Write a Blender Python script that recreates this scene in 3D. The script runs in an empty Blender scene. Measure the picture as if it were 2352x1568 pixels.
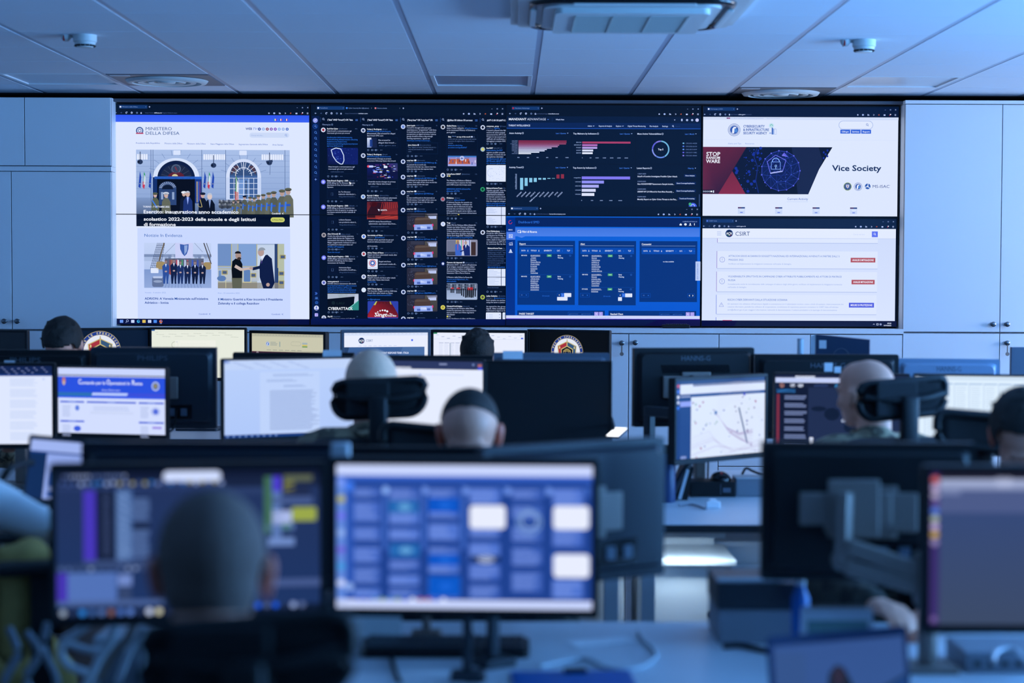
import bpy, bmesh, math, random
import numpy as np
from mathutils import Vector, Matrix, Euler
random.seed(7)
C = bpy.context.scene
COL = C.collection
R = math.radians
PI = math.pi

# ------------------------------------------------------------------ camera
FPX = 4150.0                                   # focal length in pixels of the 2352 wide frame
cam_data = bpy.data.cameras.new('camera')
cam = bpy.data.objects.new('camera', cam_data); COL.objects.link(cam)
cam_data.sensor_width = 36.0
cam_data.lens = FPX / 2352 * 36.0
CAM_Z = 1.62
RM = (Matrix.Rotation(R(-0.083), 3, 'Z') @ Matrix.Rotation(R(90 - 2.263), 3, 'X') @ Matrix.Rotation(R(0.19), 3, 'Z'))
cam.matrix_world = Matrix.Translation((0, 0, CAM_Z)) @ RM.to_4x4()
cam_data.clip_start = 0.05; cam_data.clip_end = 100
cam_data.dof.use_dof = True
cam_data.dof.focus_distance = 11.05
cam_data.dof.aperture_fstop = 2.0
cam_data.dof.aperture_blades = 9
C.camera = cam

# ------------------------------------------------------------------ world, exposure
C.view_settings.view_transform = 'Standard'
C.view_settings.look = 'None'
C.view_settings.exposure = 0.0
C.view_settings.gamma = 1.0
C.view_settings.use_curve_mapping = False
world = bpy.data.worlds.new('world'); C.world = world
world.use_nodes = True
wb = world.node_tree.nodes['Background']
wb.inputs[0].default_value = (0.16, 0.44, 1.0, 1)
wb.inputs[1].default_value = 0.22

def area(name, loc, rot, sx, sy, power, color, spread=PI):
    l = bpy.data.lights.new(name, 'AREA'); l.shape = 'RECTANGLE'; l.size = sx; l.size_y = sy
    l.energy = power; l.color = color; l.spread = spread
    o = bpy.data.objects.new(name, l); COL.objects.link(o); o.location = loc; o.rotation_euler = rot
    return o
DAY = [(0.62, 0.75, 1.0), (0.16, 0.47, 1.0), (0.16, 0.47, 1.0)]
WIN = [(9.5, 2.2, 0.95, 1.55), (6.7, 2.4, 0.95, 1.55), (3.4, 2.4, 0.95, 1.55)]     # windows of the right wall: centre y, width, sill z, height
WALL_R = 6.3; WALL_L = -5.2
for i, (wy, ww, sz, wh) in enumerate(WIN):
    area('daylight_fill', (WALL_R + 0.12, wy, sz + wh / 2), Euler((0, R([92, 128, 130][i]), 0)), wh, ww, [180, 330, 540][i], DAY[i], [PI, R(125), R(125)][i])  # two of these unseen lights are tilted up and narrowed to brighten the ceiling

# ------------------------------------------------------------------ helpers
def at(px, py, Y):
    """the point on the plane y = Y that the photograph shows at px, py"""
    d = RM @ Vector(((px - 1176) / FPX, -(py - 784) / FPX, -1))
    return Vector((0, 0, CAM_Z)) + d * (Y / d.y)
def atz(px, py, z):
    d = RM @ Vector(((px - 1176) / FPX, -(py - 784) / FPX, -1))
    return Vector((0, 0, CAM_Z)) + d * ((z - CAM_Z) / d.z)

def lin(h):
    if isinstance(h, (tuple, list)): return tuple(h)[:3]
    h = h.lstrip('#')
    if len(h) == 3: h = ''.join(c * 2 for c in h)
    v = [int(h[i:i + 2], 16) / 255 for i in (0, 2, 4)]
    return tuple(x / 12.92 if x <= 0.04045 else ((x + 0.055) / 1.055) ** 2.4 for x in v)

MATS = {}
def mat(name, col=(0.5, 0.5, 0.5), rough=0.5, metal=0.0, emit=None, strength=1.0, spec=0.5, noise=0.0, nscale=20, bump=0.0, trans=0.0, sheen=0.0):
    if name in MATS: return MATS[name]
    m = bpy.data.materials.new(name); m.use_nodes = True
    nt = m.node_tree; b = nt.nodes['Principled BSDF']
    col = lin(col) if isinstance(col, str) else col
    b.inputs['Base Color'].default_value = (*col, 1)
    b.inputs['Roughness'].default_value = rough
    b.inputs['Metallic'].default_value = metal
    b.inputs['Specular IOR Level'].default_value = spec
    if sheen: b.inputs['Sheen Weight'].default_value = sheen
    if trans: b.inputs['Transmission Weight'].default_value = trans
    if emit is not None:
        b.inputs['Emission Color'].default_value = (*(lin(emit) if isinstance(emit, str) else emit), 1)
        b.inputs['Emission Strength'].default_value = strength
    if noise or bump:
        tc = nt.nodes.new('ShaderNodeTexCoord'); n = nt.nodes.new('ShaderNodeTexNoise')
        n.inputs['Scale'].default_value = nscale; n.inputs['Detail'].default_value = 4
        nt.links.new(tc.outputs['Object'], n.inputs['Vector'])
        if noise:
            r = nt.nodes.new('ShaderNodeMixRGB'); r.blend_type = 'MULTIPLY'; r.inputs[0].default_value = noise
            r.inputs[1].default_value = (*col, 1); nt.links.new(n.outputs['Fac'], r.inputs[2])
            nt.links.new(r.outputs[0], b.inputs['Base Color'])
        if bump:
            bp = nt.nodes.new('ShaderNodeBump'); bp.inputs['Strength'].default_value = bump; bp.inputs['Distance'].default_value = 0.004
            nt.links.new(n.outputs['Fac'], bp.inputs['Height']); nt.links.new(bp.outputs[0], b.inputs['Normal'])
    MATS[name] = m
    return m

def camo_mat(name, a, b_, c_, scale=14):
    m = mat(name, a, rough=0.9)
    nt = m.node_tree; b = nt.nodes['Principled BSDF']
    tc = nt.nodes.new('ShaderNodeTexCoord'); n = nt.nodes.new('ShaderNodeTexNoise'); n.inputs['Scale'].default_value = scale
    n.inputs['Detail'].default_value = 2
    cr = nt.nodes.new('ShaderNodeValToRGB'); cr.color_ramp.interpolation = 'CONSTANT'
    e = cr.color_ramp.elements; e[0].color = (*lin(a), 1); e[0].position = 0
    e[1].color = (*lin(b_), 1); e[1].position = 0.47
    x = e.new(0.56); x.color = (*lin(c_), 1)
    nt.links.new(tc.outputs['Object'], n.inputs['Vector']); nt.links.new(n.outputs['Fac'], cr.inputs[0]); nt.links.new(cr.outputs[0], b.inputs['Base Color'])
    return m

def screen_mat(name, sampling):
    m = bpy.data.materials.new(name); m.use_nodes = True
    nt = m.node_tree; b = nt.nodes['Principled BSDF']
    b.inputs['Base Color'].default_value = (0.004, 0.004, 0.005, 1); b.inputs['Roughness'].default_value = 0.45
    b.inputs['Specular IOR Level'].default_value = 0.2
    a = nt.nodes.new('ShaderNodeAttribute'); a.attribute_name = 'glow'; a.attribute_type = 'GEOMETRY'
    nt.links.new(a.outputs['Color'], b.inputs['Emission Color']); b.inputs['Emission Strength'].default_value = 1.0
    m.cycles.emission_sampling = sampling
    return m
M_SCR = screen_mat('lit_display', 'FRONT_BACK')
M_FINE = screen_mat('lit_display_detail', 'NONE')

M = dict(
    white_lam=mat('white_laminate', (0.74, 0.80, 0.86), rough=0.42, spec=0.35),
    joint=mat('cabinet_gap', (0.06, 0.07, 0.09), rough=0.8),
    desk=mat('desk_laminate', (0.62, 0.66, 0.72), rough=0.38, spec=0.4),
    desk_edge=mat('desk_edge_band', (0.05, 0.055, 0.065), rough=0.5),
    black=mat('black_plastic', (0.009, 0.011, 0.014), rough=0.5, spec=0.3),
    gloss=mat('gloss_black_plastic', (0.008, 0.009, 0.012), rough=0.18),
    charcoal=mat('blue_black_plastic', (0.006, 0.012, 0.024), rough=0.38, spec=0.4),
    darkgrey=mat('charcoal_plastic', (0.02, 0.028, 0.04), rough=0.38, spec=0.5),
    sheenblue=mat('painted_sheen_plastic', (0.24, 0.33, 0.46), rough=0.3),  # reflected sheen put into a paler base colour
    bluegrey=mat('slate_plastic', (0.10, 0.13, 0.18), rough=0.38),
    silver=mat('silver_metal', (0.25, 0.21, 0.19), rough=0.45, metal=0.3),
    palegrey=mat('pale_grey_plastic', (0.55, 0.60, 0.66), rough=0.5),
    grey=mat('grey_plastic', (0.22, 0.25, 0.30), rough=0.5),
    mesh=mat('black_chair_mesh', (0.01, 0.012, 0.016), rough=0.85),
    cloth_black=mat('black_cloth', (0.008, 0.009, 0.012), rough=0.95),
    paper=mat('white_paper', (0.80, 0.83, 0.88), rough=0.8),
    knob=mat('dark_chrome_knob', (0.18, 0.2, 0.22), rough=0.25, metal=0.9),
    red=mat('red_plastic', (0.45, 0.02, 0.02), rough=0.5),
    blue=mat('blue_plastic', (0.01, 0.12, 0.42), rough=0.4),
    navy=mat('navy_plastic', (0.01, 0.04, 0.13), rough=0.4),
    ceil=mat('ceiling_tile', (0.75, 0.84, 0.95), rough=0.85, bump=0.25, nscale=240),
    tbar=mat('ceiling_grid_metal', (0.46, 0.53, 0.66), rough=0.45),
    duct=mat('diffuser_plate_metal', (0.11, 0.13, 0.17), rough=0.5),
    ac=mat('air_unit_plastic', (0.60, 0.66, 0.68), rough=0.45),
    floor=mat('floor_vinyl', (0.10, 0.11, 0.13), rough=0.5, noise=0.4, nscale=6),
    wall=mat('painted_wall', (0.60, 0.63, 0.68), rough=0.8, bump=0.1, nscale=90),
    skin=mat('skin', (0.93, 0.41, 0.28), rough=0.55, noise=0.25, nscale=18),
    skin_red=mat('ear_skin', (0.62, 0.16, 0.10), rough=0.55),
    hair_dark=mat('dark_hair', (0.018, 0.015, 0.014), rough=0.75, noise=0.5, nscale=160, bump=0.8),
    hair_white=mat('white_hair', (1.0, 0.60, 0.42), rough=0.9, noise=0.3, nscale=70, bump=0.8),
    hair_grey=mat('cropped_grey_hair', (0.17, 0.12, 0.105), rough=0.9, noise=0.4, nscale=120, bump=0.5),
    camo=camo_mat('camouflage_cloth', '#8f8068', '#5f5648', '#a8977c'),
    camo_dark=camo_mat('dark_camouflage_cloth', '#3c3a33', '#22211d', '#514c40'),
    khaki=mat('khaki_cloth', (0.60, 0.42, 0.13), rough=0.95, noise=0.4, nscale=30),
    shirt=mat('white_shirt_cloth', (0.86, 0.88, 0.90), rough=0.9, bump=0.2, nscale=20),
    glass=mat('window_glass', (0.9, 0.95, 1.0), rough=0.02, trans=1.0),
)

def tag(o, label=None, cat=None, group=None, kind=None):
    if label: o['label'] = label
    if cat: o['category'] = cat
    if group: o['group'] = group
    if kind: o['kind'] = kind
    return o

def thing(name, loc, label, cat, group=None, yaw=0, tilt=0):
    o = bpy.data.objects.new(name, None); COL.objects.link(o)
    o.empty_display_size = 0.05
    o.location = loc; o.rotation_euler = (tilt, 0, yaw)
    return tag(o, label, cat, group)

class MB:
    """collects shapes for ONE mesh object"""
    def __init__(s): s.bm = bmesh.new()
    def _tr(s, vs, mt):
        if mt is not None: bmesh.ops.transform(s.bm, matrix=mt, verts=vs)
    def box(s, x0, x1, y0, y1, z0, z1, bev=0.0, seg=2, mi=0, mt=None):
        r = bmesh.ops.create_cube(s.bm, size=1)
        vs = r['verts']
        bmesh.ops.transform(s.bm, matrix=Matrix.Translation(((x0 + x1) / 2, (y0 + y1) / 2, (z0 + z1) / 2)) @ Matrix.Diagonal((abs(x1 - x0), abs(y1 - y0), abs(z1 - z0), 1)), verts=vs)
        fs = {f for v in vs for f in v.link_faces}
        if bev > 0:
            es = list({e for v in vs for e in v.link_edges})
            g = bmesh.ops.bevel(s.bm, geom=es, offset=min(bev, 0.49 * min(abs(x1 - x0), abs(y1 - y0), abs(z1 - z0))), segments=seg, affect='EDGES', profile=0.5)
            vs = list({v for f in g['faces'] for v in f.verts} | {v for v in vs if v.is_valid})
            fs = {f for v in vs for f in v.link_faces}
        for f in fs: f.material_index = mi
        s._tr(vs, mt); return s
    def cyl(s, a, b, r, r2=None, n=20, mi=0, caps=True):
        a = Vector(a); b = Vector(b); d = b - a
        q = bmesh.ops.create_cone(s.bm, cap_ends=caps, segments=n, radius1=r, radius2=r if r2 is None else r2, depth=d.length)
        mt = Matrix.Translation((a + b) / 2) @ d.to_track_quat('Z', 'Y').to_matrix().to_4x4()
        bmesh.ops.transform(s.bm, matrix=mt, verts=q['verts'])
        for f in {f for v in q['verts'] for f in v.link_faces}: f.material_index = mi
        return s
    def ball(s, c, r, n=16, mt=None, mi=0):
        q = bmesh.ops.create_uvsphere(s.bm, u_segments=n, v_segments=max(6, n * 2 // 3), radius=1)
        rr = (r, r, r) if not isinstance(r, (tuple, list)) else r
        m4 = Matrix.Translation(c) @ (mt if mt is not None else Matrix.Identity(4)) @ Matrix.Diagonal((*rr, 1))
        bmesh.ops.transform(s.bm, matrix=m4, verts=q['verts'])
        for f in {f for v in q['verts'] for f in v.link_faces}: f.material_index = mi
        return s
    def cap(s, a, ra, b, rb, n=14):
        s.ball(a, ra, n); s.ball(b, rb, n)
        if (Vector(b) - Vector(a)).length > 1e-4: s.cyl(a, b, ra, rb, n)
        return s
    def tube(s, pts, r, n=8, mi=0, sub=6, closed=False):
        P = [Vector(p) for p in pts]
        if sub > 1 and len(P) > 2:
            Q = []
            L = len(P); rng = range(L) if closed else range(L - 1)
            for i in rng:
                p0 = P[(i - 1) % L] if (closed or i > 0) else P[i]; p1 = P[i]; p2 = P[(i + 1) % L]
                p3 = P[(i + 2) % L] if (closed or i + 2 < L) else p2
                for k in range(sub):
                    t = k / sub
                    Q.append(0.5 * ((2 * p1) + (p2 - p0) * t + (2 * p0 - 5 * p1 + 4 * p2 - p3) * t * t + (3 * p1 - p0 - 3 * p2 + p3) * t ** 3))
            if not closed: Q.append(P[-1])
            P = Q
        rings = []; up = Vector((0, 0, 1)); L = len(P)
        for i, p in enumerate(P):
            d = (P[(i + 1) % L] if (closed or i + 1 < L) else p) - (P[i - 1] if (closed or i > 0) else p)
            d.normalize()
            ax = d.cross(up)
            if ax.length < 0.05: ax = d.cross(Vector((1, 0, 0)))
            ax.normalize(); ay = ax.cross(d); ay.normalize()
            rings.append([s.bm.verts.new(p + (ax * math.cos(2 * PI * k / n) + ay * math.sin(2 * PI * k / n)) * r) for k in range(n)])
        pairs = list(zip(rings, rings[1:])) + ([(rings[-1], rings[0])] if closed else [])
        for A, B in pairs:
            for k in range(n):
                f = s.bm.faces.new((A[k], A[(k + 1) % n], B[(k + 1) % n], B[k])); f.material_index = mi; f.smooth = True
        if not closed:
            for q in (rings[0][::-1], rings[-1]): s.bm.faces.new(q).material_index = mi
        return s
    def prism(s, outline, y0, y1, mi=0, mt=None):
        """outline of (x, z) points extruded from y0 to y1"""
        A = [s.bm.verts.new((x, y0, z)) for x, z in outline]; B = [s.bm.verts.new((x, y1, z)) for x, z in outline]
        fs = [s.bm.faces.new(A), s.bm.faces.new(B[::-1])]
        n = len(A)
        for k in range(n): fs.append(s.bm.faces.new((A[k], B[k], B[(k + 1) % n], A[(k + 1) % n])))
        for f in fs: f.material_index = mi
        s._tr(A + B, mt); return s
    def lathe(s, prof, n=32, mi=0, mt=None):
        rings = [[s.bm.verts.new((r * math.cos(2 * PI * k / n), r * math.sin(2 * PI * k / n), z)) for k in range(n)] for r, z in prof]
        for A, B in zip(rings, rings[1:]):
            for k in range(n):
                f = s.bm.faces.new((A[k], A[(k + 1) % n], B[(k + 1) % n], B[k])); f.material_index = mi; f.smooth = True
        for q in (rings[0][::-1], rings[-1]):
            try: s.bm.faces.new(q).material_index = mi
            except ValueError: pass
        s._tr([v for r_ in rings for v in r_], mt); return s
    def build(s, name, mats, parent=None, smooth=None, loc=None, rot=None):
        bmesh.ops.recalc_face_normals(s.bm, faces=s.bm.faces)
        me = bpy.data.meshes.new(name)
        s.bm.to_mesh(me); s.bm.free()
        for m in (mats if isinstance(mats, (list, tuple)) else [mats]): me.materials.append(m)
        if smooth is not None:
            me.polygons.foreach_set('use_smooth', [True] * len(me.polygons))
            if smooth < 179: me.set_sharp_from_angle(angle=R(smooth))
        o = bpy.data.objects.new(name, me); COL.objects.link(o)
        if parent is not None: o.parent = parent
        if loc is not None: o.location = loc
        if rot is not None: o.rotation_euler = rot
        return o

def rrect(x0, x1, z0, z1, r, n=6):
    pts = []
    for cx, cz, a0 in ((x1 - r, z0 + r, -90), (x1 - r, z1 - r, 0), (x0 + r, z1 - r, 90), (x0 + r, z0 + r, 180)):
        for k in range(n + 1):
            a = R(a0 + 90 * k / n); pts.append((cx + r * math.cos(a), cz + r * math.sin(a)))
    return pts
def struct(o, label=None): return tag(o, label, kind='structure')
# ------------------------------------------------------------------ lettering and flat display graphics (real emissive geometry of each display)
CHARS = sorted(set("ABCDEFGHIJKLMNOPQRSTUVWXYZabcdefghijklmnopqrstuvwxyz0123456789.,:;-_/|()'\"#@&+%!?°=©·<>àèéùÀ’"))
GLYPH = {}
def _make_glyphs():
    jobs = []
    def mk(body, off, res):
        cu = bpy.data.curves.new('glyph', 'FONT'); cu.body = body; cu.size = 1; cu.resolution_u = res; cu.offset = off
        cu.fill_mode = 'FRONT'
        o = bpy.data.objects.new('glyph', cu); COL.objects.link(o); jobs.append(o); return o
    rec = []
    bar = mk('||', 0, 1)
    for ch in CHARS:
        rec.append((ch, mk(ch, 0.0, 2), mk(ch, 0.022, 2), mk('|' + ch + '|', 0, 1)))
    dg = bpy.context.evaluated_depsgraph_get(); dg.update()
    def arr(o):
        me = bpy.data.meshes.new_from_object(o.evaluated_get(dg))
        v = [tuple(x.co)[:2] for x in me.vertices]; f = [tuple(p.vertices) for p in me.polygons]
        bpy.data.meshes.remove(me); return v, f
    def wid(o):
        v, _ = arr(o); return max(p[0] for p in v) - min(p[0] for p in v)
    wb_ = wid(bar)
    for ch, a, b, c in rec:
        GLYPH[ch] = (arr(a), arr(b), wid(c) - wb_)
    GLYPH[' '] = (([], []), ([], []), 0.26)
    for o in jobs:
        cu = o.data; bpy.data.objects.remove(o); bpy.data.curves.remove(cu)
_make_glyphs()
CAPH = max(p[1] for p in GLYPH['H'][0][0])

def clip_poly(pts, cols, x0, y0, x1, y1):
    P = list(zip(pts, cols))
    for ax, lim, sg in ((0, x0, 1), (0, x1, -1), (1, y0, 1), (1, y1, -1)):
        if not P: return [], []
        Q = []
        for i in range(len(P)):
            (a, ca), (b, cb) = P[i - 1], P[i]
            ia = (a[ax] - lim) * sg >= -1e-9; ib = (b[ax] - lim) * sg >= -1e-9
            if ia != ib:
                t = (lim - a[ax]) / (b[ax] - a[ax])
                q = (a[0] + (b[0] - a[0]) * t, a[1] + (b[1] - a[1]) * t); cq = tuple(u + (w - u) * t for u, w in zip(ca, cb))
                Q.append((q, cq))
            if ib: Q.append((b, cb))
        P = Q
    return [p for p, _ in P], [c for _, c in P]

class Paint:
    """a display picture: flat coloured shapes in picture units (x right, y down)"""
    def __init__(s): s.items = []; s.layer = 0; s.z(0, 0, 1)
    def z(s, ox, oy, sc): s.ox, s.oy, s.sc = ox, oy, sc; return s
    def up(s, n=1): s.layer += n; return s
    def pt(s, x, y): return (s.ox + x / s.sc, s.oy + y / s.sc)
    def poly(s, pts, col, layer=None):
        c = lin(col) if not isinstance(col, list) else None
        cols = [lin(q) for q in col] if c is None else [c] * len(pts)
        s.items.append(([s.pt(*p) for p in pts], cols, s.layer if layer is None else layer, getattr(s, 'k', None))); return s
    def rect(s, x0, y0, x1, y1, col, col2=None):
        if col2: return s.poly([(x0, y0), (x1, y0), (x1, y1), (x0, y1)], [col, col, col2, col2])
        return s.poly([(x0, y0), (x1, y0), (x1, y1), (x0, y1)], col)
    def rr(s, x0, y0, x1, y1, r, col): return s.poly([(x, y) for x, y in rrect(x0, x1, y0, y1, min(r, (x1 - x0) / 2, (y1 - y0) / 2), 4)], col)
    def ell(s, cx, cy, rx, ry, col, a0=0, a1=360, n=28):
        k = max(4, int(n * (a1 - a0) / 360))
        pts = [(cx + rx * math.cos(R(a0 + (a1 - a0) * i / k)), cy + ry * math.sin(R(a0 + (a1 - a0) * i / k))) for i in range(k if a1 - a0 >= 360 else k + 1)]
        return s.poly(pts, col)
    def ring(s, cx, cy, r, w, col, a0=0, a1=360, n=20, ry=None):
        ry = ry or r; k = max(3, int(n * (a1 - a0) / 360))
        for i in range(k):
            p, q = R(a0 + (a1 - a0) * i / k), R(a0 + (a1 - a0) * (i + 1) / k)
            f = (r - w) / r
            s.poly([(cx + r * math.cos(p), cy + ry * math.sin(p)), (cx + r * math.cos(q), cy + ry * math.sin(q)), (cx + r * f * math.cos(q), cy + ry * f * math.sin(q)), (cx + r * f * math.cos(p), cy + ry * f * math.sin(p))], col)
        return s
    def line(s, x0, y0, x1, y1, w, col):
        d = math.hypot(x1 - x0, y1 - y0) or 1; nx, ny = -(y1 - y0) / d * w / 2, (x1 - x0) / d * w / 2
        return s.poly([(x0 + nx, y0 + ny), (x1 + nx, y1 + ny), (x1 - nx, y1 - ny), (x0 - nx, y0 - ny)], col)
    def pline(s, pts, w, col):
        for a, b in zip(pts, pts[1:]): s.line(*a, *b, w, col)
        return s
    def box(s, x0, y0, x1, y1, w, col):
        s.rect(x0, y0, x1, y0 + w, col); s.rect(x0, y1 - w, x1, y1, col); s.rect(x0, y0, x0 + w, y1, col); s.rect(x1 - w, y0, x1, y1, col); return s
    def text(s, t, x0, yc, x1, h, col, b=0, ang=0, it=0, just=0):
        """cap height h centred on yc; x1 None = natural width"""
        adv = 0; pos = []
        for ch in t:
            pos.append(adv); adv += GLYPH.get(ch, GLYPH['?'])[2]
        if adv <= 0: return s
        sy = h / CAPH; sx = sy * 0.93 if x1 is None else (x1 - x0) / adv
        if just and x1 is None: x0 = x0 - adv * sx * (0.5 if just == 1 else 1)
        c = lin(col); ca, sa = math.cos(R(ang)), math.sin(R(ang))
        base = s.layer
        for ch, p in zip(t, pos):
            v, f = GLYPH.get(ch, GLYPH['?'])[b]
            q = []
            for vx, vy in v:
                X = (p + vx + it * vy) * sx; Yy = -(vy * sy) + h / 2
                q.append(s.pt(x0 + X * ca - Yy * sa, yc + X * sa + Yy * ca))
            for fc in f: s.items.append(([q[i] for i in fc], [c] * len(fc), base + 1, getattr(s, 'k', None)))
        return s
    def para(s, x0, y, dy, lines, h, col, k=None, b=0):
        """lines: text, or (text, x1) for a measured right end"""
        for i, l in enumerate(lines):
            if isinstance(l, tuple): s.text(l[0], x0, y + i * dy, l[1], h, l[2] if len(l) > 2 else col, b)
            elif l: s.text(l, x0, y + i * dy, None if k is None else x0 + k * len(l), h, col, b)
        return s
    def build(s, name, parent, fmap, clip, step=0.00012, col_=None):
        """fmap(x, y, depth) -> local point"""
        x0, y0, x1, y1 = clip
        V, F, K, MI = [], [], [], []
        items = s.items
        for pts, cols, lay, kk in items:
            if col_ is not None and kk != col_ and not (kk == 2 and col_ == 3): continue
            xs = [p[0] for p in pts]; ys = [p[1] for p in pts]
            a, b_, c, d = min(xs), max(xs), min(ys), max(ys)
            if b_ <= x0 or a >= x1 or d <= y0 or c >= y1: continue
            if a < x0 or b_ > x1 or c < y0 or d > y1:
                pts, cols = clip_poly(pts, cols, x0, y0, x1, y1)
                if len(pts) < 3: continue
            n = len(V)
            for p in pts: V.append(fmap(p[0], p[1], lay * step))
            F.append(tuple(range(n, n + len(pts)))); K.extend(cols)
            big = (b_ - a) * (d - c) > 0.01 * (x1 - x0) * (y1 - y0) and len(pts) <= 8 and max(max(q) for q in cols) > 0.03
            MI.append(0 if big else 1)
        me = bpy.data.meshes.new(name); me.from_pydata(V, [], F)
        me.materials.append(M_SCR); me.materials.append(M_FINE)
        me.polygons.foreach_set('material_index', MI)
        at_ = me.color_attributes.new('glow', 'FLOAT_COLOR', 'POINT')
        arr = np.ones((len(V), 4), dtype=np.float32)
        if V: arr[:, :3] = np.array(K, dtype=np.float32)
        at_.data.foreach_set('color', arr.ravel()); me.update()
        o = bpy.data.objects.new(name, me); COL.objects.link(o); o.parent = parent
        return o
# ------------------------------------------------------------------ pictures shown by the video wall (units: 1/1 of the wall's own grid)
def bow(k): return [0.6, 3.0, 3.2, 1.2][k]
def shift(k, px): return -6.0 * (px - 258) / 1807 - bow(k)
def zwall(p, k, ox, oy, sc, cx):
    if getattr(p, 'k', None) != k: p.k = k; p.layer = 0
    p.z(ox, oy + shift(k, cx), sc)

IC = '#b9ccff'
def search_icon(p, x, y, r, w, c):
    p.ring(x, y - r * 0.1, r, w, c, n=14); p.line(x + r * .6, y + r * .6, x + r * 1.25, y + r * 1.25, w * 1.1, c)
def browser(p, x0, x1, yt, yb, tabs, url, h, bg='#03122b', s=1.0, icons=True, lead=''):
    """h = cap height of tab text, yt = tab row centre, yb = address row centre"""
    p.rect(x0, yt - 2.4 * h, x1, yb + 2.4 * h, bg); p.up()
    for i, (tx0, tx1, t, tcx, sel, ic) in enumerate(tabs):
        if sel: p.rr(tx0, yt - 1.7 * h, tx1, yt + 1.7 * h, 4, '#10366f')
        p.up(); p.rr(tx0 + .6 * h, yt - .8 * h, tx0 + 2.2 * h, yt + .8 * h, 2, ic)
        p.text(t, tx0 + 3 * h, yt, tcx, h, '#7f9fdc')
        p.text('×', tx1 - 1.6 * h, yt, None, h * .9, '#a9c2f5', b=1); s_ = p
        if i == len(tabs) - 1:
            c = tx1 + 2.2 * h; p.rect(c - h * .8, yt - h * .18, c + h * .8, yt + h * .18, IC); p.rect(c - h * .18, yt - h * .8, c + h * .18, yt + h * .8, IC)
    # window buttons
    wx_ = x1 - 3 * h * s; d = 5.2 * h * s
    p.rect(wx_ - 2 * d - .6 * h, yt + .2 * h, wx_ - 2 * d + .6 * h, yt + .5 * h, '#7f98cf')
    p.box(wx_ - d - .6 * h, yt - .3 * h, wx_ - d + .6 * h, yt + .8 * h, .28 * h, '#7f98cf')
    p.line(wx_ - .6 * h, yt - .4 * h, wx_ + .6 * h, yt + .8 * h, .28 * h, '#8fa8dc'); p.line(wx_ - .6 * h, yt + .8 * h, wx_ + .6 * h, yt - .4 * h, .28 * h, '#8fa8dc')
    # address row icons
    x = x0 + 3.2 * h
    for j in range(6):
        if j == 0: p.line(x - h * .8, yb, x + h * .8, yb, .35 * h, '#9db6ee'); p.line(x - h * .8, yb, x - h * .1, yb - h * .6, .3 * h, '#9db6ee'); p.line(x - h * .8, yb, x - h * .1, yb + h * .6, .3 * h, '#9db6ee')
        elif j == 1: p.line(x - h * .8, yb, x + h * .8, yb, .35 * h, '#42598d'); p.line(x + h * .8, yb, x + h * .1, yb - h * .6, .3 * h, '#42598d'); p.line(x + h * .8, yb, x + h * .1, yb + h * .6, .3 * h, '#42598d')
        elif j == 2: p.ring(x, yb, h * .9, .38 * h, IC, 40, 340, n=14); p.rect(x + .3 * h, yb - h, x + h, yb - .3 * h, IC)
        elif j == 3: p.box(x - .7 * h, yb - .3 * h, x + .7 * h, yb + .9 * h, .3 * h, IC); p.line(x - h, yb - .1 * h, x, yb - h, .35 * h, IC); p.line(x, yb - h, x + h, yb - .1 * h, .35 * h, IC)
        elif j == 4: p.ring(x, yb, h * .85, .3 * h, '#8fb0f2', n=6)
        else: p.box(x - .6 * h, yb - .1 * h, x + .6 * h, yb + .9 * h, .5 * h, IC); p.ring(x, yb - .2 * h, .5 * h, .25 * h, IC, 180, 360)
        x += 5.2 * h * s if j != 4 else 4.1 * h * s
    ux0, ux1, u = url
    if isinstance(u, tuple):
        a, b_, c = u; n = len(a + b_ + c); w = ux1 - ux0
        xa = ux0 + w * len(a) / n * .95; xb = xa + w * len(b_) / n * 1.08
        p.text(a, ux0, yb, xa, h * .95, '#4c6398'); p.text(b_, xa, yb, xb if c else ux1, h * .95, '#c9d8ff', b=1)
        if c: p.text(c, xb, yb, ux1, h * .95, '#4c6398')
    if icons:
        x = x1 - 3.2 * h * s
        cs = [IC, '#c88', IC, '#c9603f', IC, IC, '#8fb0f2', IC]
        for j in range(8):
            if j == 0:
                for q in (-.6, 0, .6): p.rect(x - .8 * h, yb + q * h - .13 * h, x + .8 * h, yb + q * h + .13 * h, IC)
            elif j == 7: p.poly([(x + h * (1.0 if k % 2 == 0 else .45) * math.sin(k * PI / 5), yb - h * (1.0 if k % 2 == 0 else .45) * math.cos(k * PI / 5)) for k in range(10)], IC)
            elif j == 3: p.ring(x, yb + .4 * h, h, .4 * h, cs[j], 180, 300, n=16); p.ell(x, yb + .3 * h, .3 * h, .3 * h, cs[j])
            elif j == 1: p.rr(x - .6 * h, yb - .1 * h, x + .3 * h, yb + .8 * h, 2, '#b0284a'); p.rect(x, yb - h, x + 1.1 * h, yb, '#dfe6ff')
            elif j == 4: p.line(x - .6 * h, yb - .6 * h, x + .6 * h, yb - .2 * h, .3 * h, IC); p.line(x - .6 * h, yb + .6 * h, x + .6 * h, yb + .2 * h, .3 * h, IC)
            elif j == 5: p.rect(x - .8 * h, yb - .8 * h, x - .3 * h, yb + .8 * h, IC); p.rect(x - .1 * h, yb - .4 * h, x + .3 * h, yb + .8 * h, IC); p.line(x + .4 * h, yb - .5 * h, x + h, yb + .8 * h, .3 * h, IC)
            elif j == 6: p.ell(x, yb, h, .85 * h, '#9fb7f0')
            else: p.rect(x - .9 * h, yb - .5 * h, x + .9 * h, yb + .8 * h, IC)
            x -= 5.2 * h * s * (1.05 if j < 6 else 1)
    p.up()

P1 = Paint(); p = P1
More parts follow.
